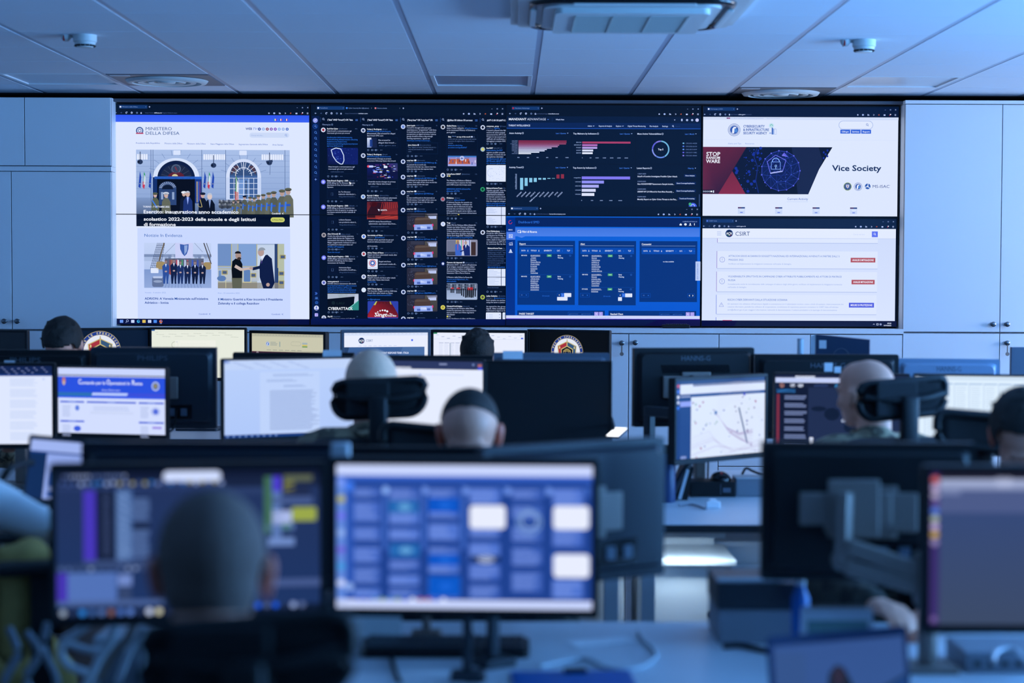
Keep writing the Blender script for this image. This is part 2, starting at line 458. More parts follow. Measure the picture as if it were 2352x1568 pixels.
# ---- first column: the ministry's page
zwall(p, 0, 240, 220, 4.704, 480)
p.rect(60, 40, 2250, 2700, '#020a1c'); p.up(); p.rect(92, 262, 2222, 2440, '#dde7ff'); p.up()
browser(p, 80, 2224, 122, 186, [(150, 456, 'Ministero della Difesa', 352, 1, '#d5e0ff')], (432, 780, ('https://www.', 'difesa.it', '/Pagine/default.aspx')), 11)
p.rect(92, 208, 2222, 285, '#2f57f0', '#3a63f4'); p.up()
for x, c in ((1838, ('#2a9a5a', '#ffffff', '#c23')), (1898, ('#24459c', '#fff', '#c23')), (1960, ('#1b2b8c', '#fff', '#c23'))):
    for j in range(3): p.rect(x - 12 + j * 8, 246, x - 4 + j * 8, 268, c[j])
p.up()
def emblem_small(p, x, y, r):
    p.ring(x, y, r, r * .3, '#3b5c9a', 130, 410, n=24); p.ell(x, y, r * .55, r * .55, '#8fa5d8'); p.up()
    p.poly([(x + r * .5 * (1 if k % 2 == 0 else .42) * math.sin(k * PI / 5), y - r * .5 * (1 if k % 2 == 0 else .42) * math.cos(k * PI / 5)) for k in range(10)], '#e9efff')
    p.ring(x, y, r * .38, r * .1, '#274a8c'); p.rr(x - r, y + r * .55, x + r, y + r * .9, 4, '#b5446a'); p.up()
emblem_small(p, 372, 378, 40)
p.text('MINISTERO', 434, 357, 722, 33, '#2e5798'); p.text('DELLA DIFESA', 434, 405, 802, 33, '#2e5798')
p.text('WEB', 1519, 354, 1588, 22, '#24489a', b=1); p.text('TV', 1590, 354, 1640, 22, '#2f63e0', it=.3)
for i, c in enumerate(('#1d3f9e', '#8fb4ee', '#8b2347', '#7d49b3', '#7c3fc0', '#86b3ee', '#8fb0e8', '#3c68c8')):
    x = 1667 + i * 43; p.ell(x, 357, 16, 16, c); p.up(); p.rect(x - 4, 350, x + 4, 364, '#e8eeff') if i % 2 else p.ell(x, 357, 6, 6, '#e8eeff')
p.up(); p.rr(1560, 396, 1990, 450, 26, '#ccdaf8'); p.up(); p.text('Cerca nel sito...', 1578, 424, 1714, 16, '#8fa9e0'); search_icon(p, 1954, 422, 11, 3, '#4f7ad0')
for t, a, b_ in (('Presidente della Repubblica', 330, 590), ('Ministro della Difesa', 640, 833), ('Ministero della Difesa', 883, 1086), ('Stato Maggiore della Difesa', 1137, 1393), ('Segretariato Generale della Difesa', 1442, 1758), ('Area Stampa', 1808, 1925)):
    p.text(t, a, 512 + (a - 330) * .009, b_, 16, '#2c5fc0')
# the hero picture
p.up(); y0, y1 = 583, 1410
p.rect(332, y0, 1995, 1100, '#a9bfe8', '#8fa8d6'); p.rect(332, 1100, 1995, y1, '#7f98c6', '#06132e'); p.up()
for yy in (640, 700, 760, 820, 880, 940, 1000, 1060): p.rect(332, yy, 1995, yy + 3, '#7e97c8')
for x in (490, 512, 1040, 1300, 1940): p.rect(x, y0, x + 5, 1150, '#4f6796')
for x in (340, 1060, 1180, 1690, 1810):
    for j in range(5): p.rr(x + j * 24, 630, x + 21 + j * 24, 690, 6, '#e4ecff'); p.rect(x + j * 24 + 21, 632, x + j * 24 + 24, 690, '#8097c8')
p.rr(735, 590, 815, 640, 8, '#d9e4ff'); p.rr(1450, 590, 1530, 640, 8, '#d9e4ff')
for cx, wd in ((765, 240), (1495, 190)):
    for a in range(200, 345, 20):
        ca, sa = math.cos(R(a)), math.sin(R(a)); p.line(cx + ca * wd, 885 + sa * wd, cx + ca * (wd + 70), 885 + sa * (wd + 60), 4, '#6d86b9')
p.up()
p.ell(765, 890, 252, 218, '#d6e2fb', 180, 360, 40); p.rect(512, 888, 1018, 905, '#cad8f6'); p.up()
p.ell(765, 890, 204, 190, '#0b1c44', 180, 360, 40); p.up(); p.ell(765, 888, 170, 150, '#1a2644', 180, 360, 40); p.up()
for a in range(195, 360, 22): p.line(765 + 90 * math.cos(R(a)), 888 + 80 * math.sin(R(a)), 765 + 165 * math.cos(R(a)), 888 + 145 * math.sin(R(a)), 5, '#3b4763')
p.ell(765, 880, 90, 60, '#5b1f33', 180, 360); p.ell(765, 790, 52, 50, '#4f607f'); p.up(); p.ell(765, 790, 40, 38, '#31415f'); p.line(752, 765, 778, 812, 12, '#8b2a3a'); p.ell(752, 868, 32, 22, '#d9cf9f', 180, 360)
p.up(); p.rect(530, 872, 1040, 900, '#2b62c8'); p.rect(558, 880, 968, 1330, '#04081a', '#040a1e'); p.rect(512, 880, 560, 1150, '#112e6c'); p.rect(968, 900, 1040, 1160, '#16388a')
for x, c in ((985, '#c8b27a'), (1000, '#4a6cc8'), (1016, '#b03b4a'), (1030, '#2a3c78')): p.rect(x, 925, x + 12, 1150, c)
p.up(); p.ell(672, 1000, 95, 75, '#39507f', 180, 360); p.rect(577, 998, 767, 1180, '#2c4577'); p.up(); p.ell(672, 1010, 62, 48, '#0a1530', 180, 360)
for x in (600, 650, 720): p.rect(x, 1040, x + 24, 1120, '#8fa5cc')
for a in range(190, 350, 14): p.line(672 + 60 * math.cos(R(a)), 1000 + 48 * math.sin(R(a)), 672 + 92 * math.cos(R(a)), 1000 + 72 * math.sin(R(a)), 5, '#aebfe0')
# window
p.ell(1495, 880, 190, 200, '#d3dffa', 180, 360, 40); p.rect(1305, 878, 1685, 1120, '#c6d5f5'); p.up()
p.ell(1495, 860, 150, 148, '#35507f', 180, 360, 40); p.rect(1345, 858, 1645, 1110, '#3f629c'); p.up()
p.ell(1420, 850, 60, 100, '#4c3a4c', 180, 300); p.ell(1580, 850, 50, 100, '#4c3a4c', 240, 360); p.rect(1440, 900, 1550, 1110, '#6d93cf'); p.rect(1510, 910, 1535, 1110, '#1b3157'); p.up()
for a in range(200, 360, 20): p.line(1495 + 70 * math.cos(R(a)), 862 + 70 * math.sin(R(a)), 1495 + 148 * math.cos(R(a)), 860 + 146 * math.sin(R(a)), 5, '#dfe9ff')
p.ring(1495, 862, 92, 6, '#dfe9ff', 180, 360, n=40); p.rect(1492, 712, 1499, 1110, '#dfe9ff')
for x in (1388, 1440, 1550, 1602): p.rect(x, 890, x + 5, 1110, '#dfe9ff')
for y in (884, 940, 1000, 1060): p.rect(1345, y, 1645, y + 5, '#dfe9ff')
# cannon ornaments
for x, y in ((375, 715), (1170, 750), (1775, 720)):
    p.ell(x, y, 30, 26, '#26375c'); p.rect(x - 3, y - 110, x + 5, y - 10, '#2b3d63'); p.up(); p.ell(x - 14, y, 11, 11, '#0c1730')
p.line(1740, 712, 1810, 700, 26, '#2b3d63'); p.line(1785, 740, 1780, 850, 5, '#5a6f9c')
# flags
for x in (372, 418, 482, 1074, 1122, 1162):
    it_ = x in (418, 1122)
    if it_: p.poly([(x - 2, 820), (x + 12, 850), (x + 8, 940), (x - 8, 950)], '#2c9a6a'); p.poly([(x + 2, 850), (x + 14, 880), (x + 12, 960), (x - 8, 960)], '#e4ecff'); p.poly([(x - 14, 925), (x + 14, 935), (x, 1010), (x - 18, 985)], '#c43a55')
    else: p.poly([(x, 815), (x + 16, 880), (x + 6, 1000), (x - 16, 985)], '#2348b0'); p.up(); p.ell(x, 950, 4, 4, '#e0d070')
p.up(); p.poly([(1412, 860), (1428, 900), (1424, 1110), (1404, 1100)], '#2b9a64'); p.poly([(1420, 890), (1436, 940), (1434, 1130), (1414, 1120)], '#eef3ff'); p.poly([(1400, 1030), (1438, 1040), (1438, 1142), (1404, 1128)], '#c2485c'); p.line(1410, 800, 1416, 1140, 4, '#b9a56a')
# people on the steps
def fig(p, x, yh, s, coat, skin='#caa9a0', hat=None, y2=1300, tie=None):
    p.poly([(x - 26 * s, yh + 48 * s), (x - 12 * s, yh + 24 * s), (x + 12 * s, yh + 24 * s), (x + 27 * s, yh + 48 * s), (x + 30 * s, y2), (x - 30 * s, y2)], coat); p.up()
    p.ell(x, yh + 6 * s, 13 * s, 17 * s, skin)
    if tie: p.poly([(x - 7 * s, yh + 24 * s), (x + 7 * s, yh + 24 * s), (x, yh + 70 * s)], tie)
    p.up()
    if hat: p.ell(x, yh - 6 * s, 19 * s, 9 * s, hat); p.rect(x - 14 * s, yh - 4 * s, x + 14 * s, yh + 1 * s, '#0a1226')
    else: p.ell(x, yh - 2 * s, 13 * s, 11 * s, '#b9c2d6', 180, 360)
fig(p, 537, 1066, 1.45, '#57604f', hat='#59614f', y2=1240); p.line(505, 1130, 560, 1215, 13, '#3e7ae0')
fig(p, 655, 1064, 1.7, '#62675a', hat='#c8cfe0', y2=1270)
fig(p, 848, 1052, 1.5, '#0b1530', hat='#eef3ff', y2=1250)
fig(p, 890, 1050, 1.8, '#1c3274', tie='#9db4ff', y2=1300)
fig(p, 1052, 1066, 1.6, '#0a132c', hat='#141f3c', y2=1270); p.line(1025, 1120, 1045, 1200, 6, '#c9b87a'); p.ring(1030, 1170, 34, 5, '#b9a86a', 60, 200)
fig(p, 1128, 1074, 2.0, '#080f24', skin='#d9c6c4', tie='#7f95c8', y2=1310)
for i in range(26):
    x = 1235 + (i % 13) * 20; y = 1130 + (i // 13) * 38 + (i * 7) % 11; p.ell(x, y, 12, 13, ['#6b7284', '#9aa3b5', '#4c556b'][i % 3]); p.ell(x + 6, y + 22, 16, 20, ['#3a4250', '#474e58', '#2e3647'][i % 3])
p.up()
for i, (x, y, s) in enumerate(((1385, 1140, .9), (1435, 1135, .95), (1505, 1092, 1.15), (1565, 1104, 1.15), (1610, 1112, 1.15), (1655, 1086, 1.3), (1708, 1078, 1.4), (1768, 1062, 1.5), (1822, 1052, 1.7), (1912, 1036, 1.9), (1978, 1020, 2.0))):
    fig(p, x, y, s, ['#5d6257', '#666a5e', '#545a52'][i % 3], skin='#b59a92', hat='#5c6052' if i != 2 else '#0d162c', y2=1310)
    p.rect(x - 14 * s, y + 72 * s, x + 12 * s, y + 84 * s, '#2b56c0'); p.poly([(x - 18 * s, y + 60 * s), (x - 8 * s, y + 60 * s), (x - 12 * s, y + 120 * s), (x - 22 * s, y + 110 * s)], '#3f7ade')
p.up(2)
for i in range(8):
    ya = 1150 + i * 18; p.rect(332, ya + 40, 1995, ya + 58, '#06132e') if i > 5 else None
p.rect(332, 1282, 1995, y1, '#06132e', '#05112a'); p.up()
p.text('TORINO - 7 OTTOBRE 2022', 405, 1199, 692, 18, '#e3ebff', b=1)
p.text('Esercito: inaugurazione anno accademico', 408, 1253, 1440, 36, '#eef3ff', b=1)
p.text('scolastico 2022-2023 delle scuole e degli Istituti', 411, 1332, 1628, 34, '#eef3ff', b=1)
p.text('di formazione', 411, 1390, 759, 34, '#eef3ff', b=1)
p.text('Condividi', 1799, 1268, 1896, 17, '#eef3ff', b=1); p.pline([(1928, 1260), (1910, 1269), (1928, 1278)], 4, '#eef3ff')
p.rr(1787, 1310, 1940, 1362, 26, '#c9cf6b'); p.up(); p.text('In Primo Piano', 1803, 1336, 1924, 14, '#5b6330', b=1)
zwall(p, 0, 240, 500, 4.704, 480)
p.rect(343, 112, 1999, 1095, '#c9d8ff'); p.up()
p.text('Notizie In Evidenza', 415, 191, 829, 31, '#2f66b8')
# picture of the group on deck
X0, Y0, X1, Y1 = 414, 272, 1142, 760
p.rect(X0, Y0, X1, 560, '#c3d3f6', '#b3c6ee'); p.rect(X0, 560, X1, Y1, '#7f99cf', '#93aadb'); p.up()
p.rect(X0, 395, X1, 425, '#7d90b8'); p.rect(X0, 425, X1, 470, '#a9bce2')
for i in range(14): p.rect(640 + i * 36, 396 + (i * 13) % 22, 668 + i * 36, 440, ['#8d9fc4', '#5f719a', '#c9d6f2'][i % 3])
p.up()
for i in range(7): p.line(480 + i * 18, 560, 560 + i * 13, 272, 4, '#3a4a6d')
for i in range(11): p.line(478 + i * 7, 540 - i * 24, 600 + i * 4, 548 - i * 25, 4, '#55658a')
p.line(575, 470, 632, 272, 14, '#6f6350'); p.line(1062, 272, 1142, 500, 12, '#4e4d55'); p.line(1090, 272, 1142, 420, 7, '#4e4d55'); p.line(760, 272, 640, 392, 3, '#55658a'); p.line(960, 272, 1050, 370, 3, '#55658a')
p.rect(752, 272, 944, 438, '#c9cff6'); p.up(); p.poly([(803, 284), (850, 292), (898, 284), (895, 340), (878, 390), (852, 415), (828, 388), (806, 340)], '#3c5fae'); p.up(); p.poly([(850, 300), (886, 296), (880, 360), (852, 402)], '#8fa8dc')
p.rr(545, 475, 640, 560, 20, '#a08c62'); p.rr(1060, 480, 1140, 560, 20, '#a08c62'); p.rect(640, 440, 1060, 545, '#5b6480')
for x, c in ((695, '#8f3f4a'), (712, '#b26a4a'), (768, '#c23a4e'), (782, '#e8ecff'), (826, '#3aa060'), (858, '#c9d8ff'), (885, '#b9505e'), (938, '#2f58c8'), (995, '#2f50b8')): p.poly([(x - 8, 452), (x + 10, 458), (x + 12, 620), (x - 12, 610)], c)
for i in range(12): p.line(640 + i * 36, 760, 690 + i * 26, 600, 3, '#566fa8')
p.rr(485, 545, 570, 600, 8, '#dfe8ff'); p.rr(500, 640, 625, 750, 22, '#62739c'); p.up(); p.rr(510, 634, 612, 656, 8, '#b9c8ea'); p.ell(562, 690, 48, 14, '#93a3c6')
for i, (x, c) in enumerate(((650, '#2c4f9c'), (737, '#101f48'), (808, '#1a2f66'), (885, '#13234e'), (966, '#0e1a3c'), (1047, '#0f1c40'))):
    yh = [470, 462, 480, 484, 482, 484][i]
    p.poly([(x - 40, yh + 55), (x - 14, yh + 30), (x + 14, yh + 30), (x + 38, yh + 55), (x + 34, yh + 130), (x + 24, yh + 225), (x + 26, 715), (x + 8, 715), (x + 1, yh + 150), (x - 10, 715), (x - 28, 715), (x - 34, yh + 130)], c); p.up()
    p.ell(x, yh + 6, 14, 20, '#8f7a80'); p.ell(x, yh - 6, 14, 10, '#3b3f52', 180, 360); p.poly([(x - 9, yh + 30), (x + 9, yh + 30), (x, yh + 66)], '#dfe8ff'); p.ell(x, yh + 112, 13, 9, '#b39a9c')
p.up()
# picture of the handshake
X0, Y0, X1, Y1 = 1213, 278, 1934, 763
p.rect(X0, Y0, X1, Y1, '#9fb2cf'); p.up(); p.rect(X0, 282, 1360, 520, '#6f8fc4'); p.rect(1430, 282, 1635, 520, '#7fa0d4'); p.rect(X0, 700, X1, Y1, '#8d8a80'); p.rect(X0, 560, 1660, 680, '#b6bfc9'); p.rect(1640, 290, 1830, Y1, '#c3d2ea'); p.rect(1830, 280, 1870, Y1, '#2c4474'); p.rect(1870, 280, X1, Y1, '#b4bda8'); p.up()
for x in (1358, 1428, 1634, 1862): p.rect(x, 282, x + 8, 540, '#c2b878')
for y in (520, 548, 690): p.rect(X0, y, 1640, y + 7, '#b9b285')
for x, y in ((1290, 590), (1600, 620), (1905, 600), (1905, 700), (1920, 420)): p.rr(x - 35, y - 24, x + 30, y + 24, 5, '#a9a06a'); p.up(); p.rr(x - 24, y - 15, x + 20, y + 15, 5, '#4a5c80')
p.rr(1222, 570, 1250, 640, 5, '#6d8fc0'); p.ell(1255, 655, 50, 30, '#5b7db4'); p.rr(1495, 560, 1565, 690, 12, '#5f82b8'); p.box(1484, 556, 1575, 700, 6, '#d9d2a4'); p.line(1300, 620, 1300, 760, 5, '#d9d2a4'); p.up()
p.poly([(1370, 470), (1405, 440), (1455, 450), (1480, 500), (1478, 650), (1368, 655), (1362, 560)], '#05080f'); p.poly([(1364, 650), (1478, 650), (1470, 763), (1372, 763)], '#5d6152'); p.ell(1436, 408, 32, 40, '#a98f86'); p.up(); p.ell(1432, 385, 34, 26, '#120f12', 180, 360); p.ell(1446, 440, 22, 16, '#3d302c')
p.line(1400, 520, 1470, 560, 34, '#c9b6b0'); p.line(1465, 560, 1560, 545, 26, '#c9b6b0'); p.up()
p.poly([(1680, 450), (1700, 415), (1750, 395), (1800, 440), (1812, 560), (1830, 700), (1800, 763), (1706, 763), (1668, 640), (1665, 520)], '#0c1a44'); p.line(1680, 530, 1590, 552, 32, '#0c1a44'); p.ell(1682, 370, 34, 44, '#b39a96'); p.up(); p.ell(1692, 352, 40, 34, '#8f99a8', 170, 350); p.poly([(1680, 415), (1732, 395), (1690, 470)], '#e3ebff'); p.line(1694, 430, 1688, 490, 8, '#4c3a8c'); p.ell(1575, 545, 20, 15, '#b89c96'); p.ell(1757, 722, 20, 20, '#b89c96')
p.up()
p.text('Venezia - 4 ottobre 2022', 419, 811, 650, 14, '#7f9ee0'); p.text('Kiev - 22 settembre 2022', 1213, 814, 1450, 14, '#7f9ee0')
p.text("ADRION: A Venezia Ministeriale sull'iniziativa", 419, 876, 1108, 23, '#1b4aa0', b=1); p.text('Adriatico - Ionica', 419, 920, 678, 23, '#1b4aa0', b=1)
p.text('Il Ministro Guerini a Kiev incontra il Presidente', 1213, 881, 1917, 23, '#1b4aa0', b=1); p.text('Zelensky e il collega Reznikov', 1213, 925, 1662, 23, '#1b4aa0', b=1)
for x in (1004, 1794): p.text('Condividi', x, 1042, x + 96, 16, '#2d5cc0'); p.pline([(x + 128, 1034), (x + 112, 1042), (x + 128, 1050)], 3, '#2d5cc0')
p.up(); p.rect(90, 1095, 2250, 1170, '#01093f'); p.up(); p.rect(1880, 1095, 1970, 1170, '#0a0a38')
for i, c in enumerate(('#6fa0ff', '#b9ccff', '#c9d8ff', '#3aa8d8', '#e0c25a', '#cfdcff', '#4c8cf0', '#e07a4a')):
    x = 166 + i * 61
    if i == 1: p.ring(x + 3, 1118, 13, 4, c); p.line(x - 6, 1128, x - 16, 1140, 4, c)
    elif i in (3, 7): p.ell(x, 1124, 17, 17, c); p.up(); p.ell(x + 4, 1120, 8, 8, '#2a4fc0' if i == 7 else '#0b2f7c')
    else: p.rr(x - 18, 1108, x + 18, 1140, 4, c); p.up(); p.rect(x - 1, 1108, x + 1, 1140, '#0a2a80') if i in (0, 5) else None
p.rect(582, 1146, 604, 1150, '#9fb8ff'); p.up()

# ---- second column: feeds
q0 = P1; zwall(p, 1, 700, 220, 4.9, 935)
NV = '#010d28'
p.rect(60, 100, 2262, 1420, NV); p.up(); 
browser(p, 80, 2258, 152, 212, [(130, 444, 'TweetDeck', 252, 1, '#cfdcff'), (452, 762, 'Cyber Security Bot (@cybsec)', 718, 0, '#3f86f0'), (775, 1080, 'Nuova scheda', 920, 0, '#d07a8a')], (448, 704, ('https://tweetdeck.', 'twitter.com', '')), 11.5)
p.rect(75, 242, 160, 2720, '#041a4a'); p.rect(160, 242, 2260, 2720, NV); p.up()
p.ell(113, 292, 27, 27, '#8f9cf0'); p.up(); p.line(102, 300, 126, 282, 4, '#fff'); p.ring(112, 358, 27, 4, '#1b58c8'); search_icon(p, 113, 357, 11, 4, '#5f93ff')
for i in range(8): search_icon(p, 115, 427 + i * 64.5, 13, 4, '#4f86e8')
p.rect(96, 914, 134, 918, '#27477c'); p.rect(104, 952, 130, 956, '#7fa3ff'); p.rect(115, 941, 119, 967, '#7fa3ff')
CX = [245, 695, 1145, 1594, 2043]
for i, t in enumerate(('("data" AND "breach") OR "data', '("data" AND "breach") OR "data', '("fancy bear" OR "cozy bear" OR', '(@difesa OR defense OR aeronaut', '#APT-C-00 OR #APT-C-')):
    x = CX[i]; search_icon(p, x - 42, 276, 11, 3.5, '#9fb7ea'); p.text(t, x + 5, 284, x + 291 if i < 4 else x + 220, 18, '#d8e4ff', b=1)
    p.rect(x - 74, 256, x - 70, 308, '#1b3f7c')
    if i < 4:
        for k in (-6, 6): p.rect(x + 320, 284 + k, x + 348, 288 + k, '#4f86f0')
    if i: p.rect(x - 74, 310, x - 72, 2720, '#04143a')
W1 = '#c2d1f8'; LK = '#2f7af0'; GR = '#4a6496'
def actions(p, x, y, a='', b_='', c=''):
    col = '#7390c4'
    p.ring(x + 13, y, 11, 3, col, n=10); p.text(a, x + 28, y, None, 11, col)
    p.box(x + 48, y - 7, x + 68, y + 8, 3, col); p.text(b_, x + 76, y, None, 11, col)
    p.ring(x + 96, y - 2, 7, 3, col, n=8); p.ring(x + 106, y - 2, 7, 3, col, n=8); p.line(x + 90, y + 2, x + 101, y + 11, 3, col); p.line(x + 112, y + 2, x + 101, y + 11, 3, col); p.text(c, x + 118, y, None, 11, col)
    for k in range(3): p.ell(x + 152 + k * 10, y, 3, 3, col, n=6)
def head(p, x, y, name, nx, handle, hx, age='', av='#c8d4f4', av2='#5b6c98'):
    p.ell(x - 42, y + 14, 26, 26, av, n=20); p.up(); p.ell(x - 42, y + 14, 14, 15, av2, n=12)
    p.text(name, x, y, nx, 15, '#e6eeff', b=1); p.text(handle, nx + 9, y, hx, 13, GR)
    if age: p.text(age, x + 344, y, None, 12, GR, just=2)
def link_card(p, x, y0, y1, t1, t2, dom, pic=None):
    p.box(x, y0, x + 348, y1, 2, '#0b2450'); p.up()
    if pic: pic(x + 2, y0 + 2, x + 112, y1 - 2)
    else: p.rect(x + 2, y0 + 2, x + 114, y1 - 2, '#03102e'); p.box(x + 44, (y0 + y1) / 2 - 16, x + 68, (y0 + y1) / 2 + 16, 4, '#4c6ba0')
    h = (y1 - y0) / 4
    p.up(); p.text(t1, x + 128, y0 + h, x + 265, 15, W1); p.text(t2, x + 128, y0 + 2 * h, x + 330, 15, W1); p.text(dom, x + 134, y0 + 3.05 * h, x + 328, 14, GR)
x = CX[0]
p.text('Filtering by', 192, 338, 285, 15, '#8fa8dc'); p.text('Filtering by', 642, 340, 735, 15, '#8fa8dc'); p.box(292, 330, 312, 346, 3, '#7390c4'); p.box(742, 332, 762, 348, 3, '#7390c4')
head(p, x, 384, 'Red Hot Cyber', 370, '@redhotcyber', 476, '49m', '#d8dff8', '#9b2c3c')
p.para(x, 409, 24, [('Data breach e comunicazione agli', 522), ('interessati: gli errori più comuni', 503), '', ('#redhotcyber #informationsecurity', 530, LK), ('#ethicalhacking #dataprotection #hacking', 590, LK), ('#cybersecurity #cybercrime', 470, LK), ('#cybersecuritytraining #cybersecuritynews', 592, LK), ('#privacy #infosecurity', 425, LK)], 15, W1)
p.rr(247, 598, 595, 784, 12, '#0c1c66'); p.up(); p.poly([(247, 784), (247, 610), (420, 598), (440, 784)], ['#070f3c', '#0a1652', '#1a2f8c', '#0a1450'])
import random as _r; _r.seed(3)
for i in range(60): a, b_ = _r.uniform(250, 590), _r.uniform(602, 780); p.rect(a, b_, a + _r.uniform(2, 7), b_ + 2.5, _r.choice(['#3a5cc8', '#2a3f9c', '#5f86e8']))
p.up(); sh = [(292, 622), (345, 600), (400, 612), (432, 680), (436, 740), (420, 780), (398, 782), (350, 750), (310, 690)]
p.poly(sh, '#101f78'); p.up(); p.pline(sh + sh[:1], 9, '#cfe0ff')
for i in range(14): a, b_ = _r.uniform(325, 405), _r.uniform(640, 740); p.rect(a, b_, a + 12, b_ + 4, '#4f74d8')
p.box(246, 784, 594, 890, 2, '#0b2450'); p.text('Data breach e comunicazione agli', 260, 811, 558, 15, W1); p.text('interessati: gli errori più comuni', 260, 836, 538, 15, W1); p.text('redhotcyber.com', 285, 867, 434, 14, GR)
actions(p, x, 919, '', '3', '5')
head(p, x, 968, 'Data Breach Registry - DBR', 485, '@DataBr...', 566, '1h', '#6f78f0', '#b9c0ff')
p.para(x, 993, 23.5, [('#DBR #Blog: Un Tor Browser malevolo', 560), ('distribuito in Cina, ha funzionalità di', 541), ('Spyware', 316)], 15, W1)
link_card(p, x, 1068, 1170, 'Un Tor Browser', 'malevolo distribuito i...', 'blog.data-breach.n...')
actions(p, x, 1200)
head(p, x, 1250, 'Data Breach Registry - DBR', 485, '@DataBr...', 566, '1d', '#6f78f0', '#b9c0ff')
p.para(x, 1275, 23.5, [('#DBR #Blog: La Boston Dynamics non', 556), ('produrrà robot da guerra. Lo spiega con', 578), ('una lettera assieme ad altre aziende di', 562), ('robotica', 316)], 15, W1)
p.poly([(496, 978), (512, 990), (516, 1004), (502, 1008)], '#fff')
x = CX[1]
head(p, x, 388, 'Yohan J. Rodriguez', 860, '@hastld', 926, '2m', '#c9d4f0', '#3c4a70')
p.para(x, 412, 24, [('#SANSNewsBites #CyberSecurity', 964, LK), ('#Automated | Man arrested for alleged', 1014), ('data breach SMS scam', 880)], 15, W1)
link_card(p, x, 482, 596, 'Man arrested for', 'alleged data breach ...', 'afp.gov.au', lambda a, b_, c, d: (p.rect(a, b_, c, d, '#cdd8f2', '#8396c8'), p.up(), p.rect(a + 48, b_, c, d, '#131f44'), p.rect(a + 30, b_ + 20, a + 62, d - 10, '#1f3f8c')))
actions(p, x, 622, '', '1', '1')
head(p, x, 671, 'Yohan J. Rodriguez', 860, '@hastld', 926, '2m', '#c9d4f0', '#3c4a70')
p.para(x, 695, 24, [('#SANSNewsBites #CyberSecurity', 964, LK), ('#Automated | Changes to protect', 969), ('consumers following Optus data breach', 1021)], 15, W1)
p.rr(696, 766, 1044, 950, 12, '#0b1040'); p.up(); p.rect(700, 790, 760, 930, '#101c6c', '#070b2c'); p.poly([(930, 770), (1040, 770), (1040, 860), (980, 850)], ['#1a2460', '#2a3570', '#403c70', '#1a2460']); p.up()
for i in range(46): a, b_ = _r.uniform(740, 1010), _r.uniform(775, 935); w = _r.uniform(8, 46); c = _r.choice(['#3f60f0', '#8fa8ff', '#dfe8ff', '#6a2f9c', '#a8b070', '#2a3fc0', '#c9d8ff', '#b03058']); p.rr(a, b_, min(a + w, 1040), b_ + _r.uniform(3, 11), 4, c)
p.ell(712, 806, 16, 14, '#e04a5c'); p.rr(715, 796, 768, 818, 9, '#c3ccff'); p.rr(766, 856, 816, 876, 9, '#a3b3ff'); p.rr(835, 860, 868, 876, 7, '#b3c3ff'); p.rr(885, 800, 925, 824, 3, '#dde8ff')
p.text('Australia moots changes to privacy', 710, 977, 1018, 15, W1); p.text('laws after Optus data breach', 710, 1002, 966, 15, W1); p.text('zdnet.com', 735, 1032, 826, 14, GR); p.box(695, 950, 1044, 1058, 2, '#0b2450')
actions(p, x, 1084, '', '1', '1')
head(p, x, 1134, 'Patrick C Miller', 830, '@PatrickCMiller', 944, '4m', '#c8d8f0', '#5a80c8')
p.para(x, 1159, 24, [('ADATA denies RansomHouse cyberattack,', 1036), ('says leaked data from 2021 breach', 981)], 15, W1)
p.rect(696, 1204, 1044, 1404, '#5c1c28', '#8c2a2c'); p.up(); p.poly([(700, 1330), (760, 1210), (900, 1210), (880, 1290), (820, 1404), (700, 1404)], '#2c0c1c'); p.ell(770, 1230, 45, 30, '#45121f'); p.up()
for i in range(9): p.line(870 + i * 20, 1206, 850 + i * 24, 1300 - i * 4, 4, '#c43a34')
for i in range(7): p.line(900, 1330 + i * 11, 1042, 1306 + i * 13, 3, '#a8322e')
p.poly([(816, 1285), (840, 1290), (832, 1312), (824, 1300)], '#dfe3ff'); p.text('ADATA', 848, 1297, 922, 15, '#f0f2ff', b=1)
x = CX[2]
head(p, x, 345, 'Jean-Lupin', 1240, '@WIP_GOKU', 1338, '3h', '#b9c8f0', '#5f80d0')
p.para(x, 370, 24, [("I would've thought with your past", 1420), ('experience as a "programmer" with Sony.', 1481), ('It would have led to less proprietary bot', 1472), ('perspectives on digital currency. Lazarus', 1474), ("group should've been a big enough", 1437), ('learning experience.. I guess not', 1406), ('secureops.com/wp-content/upl...', 1414, LK)], 15, W1)
p.box(1145, 538, 1494, 664, 2, '#0d2856'); p.text('Jane Adams', 1160, 564, 1259, 14, '#e6eeff', b=1); p.ell(1273, 564, 9, 9, '#c3d4ff'); p.text('@LoveJaneAdams', 1288, 564, 1418, 13, GR)
p.para(1160, 589, 23.5, [('Any "digital currency" besides bitcoin is a', 1474), ('security and needs to be regulated as', 1441), ('such.', 1198)], 14, '#5d78ac')
actions(p, x, 688, '', '', '3')
def bear(p, y, rep, rx, lines, age='4h', a='', c=''):
    head(p, x, y, 'cozy bear', 1222, '', 1230, age, '#c2d0f5', '#1a2d5c'); p.rr(1230, y - 9, 1252, y + 8, 2, '#dfe8ff'); p.text('@toreembc', 1262, y, 1352, 13, GR)
    p.text('Replying to', x, y + 25, 1222, 13, GR); p.text(rep, 1230, y + 25, rx, 14, LK)
    p.para(x, y + 48, 24, lines, 15, W1)
    actions(p, x, y + 50 + 24 * len(lines), a, '', c)
bear(p, 737, '@badasiomella @CWBChicago @...', 1490, [('he passed me at north ave.', 1366), ('followed to the dan ray, where i lost him', 1474), ('when he went into the express lanes', 1442)], '4h', '1')
bear(p, 911, '@badasiomella @CWBChicago @...', 1490, [('southbound on the kennedy at north', 1446), ('avenue. I lost sight of him once we hit the', 1485), ('express lanes on the dan ryan', 1388)], '5h', '3', '3')
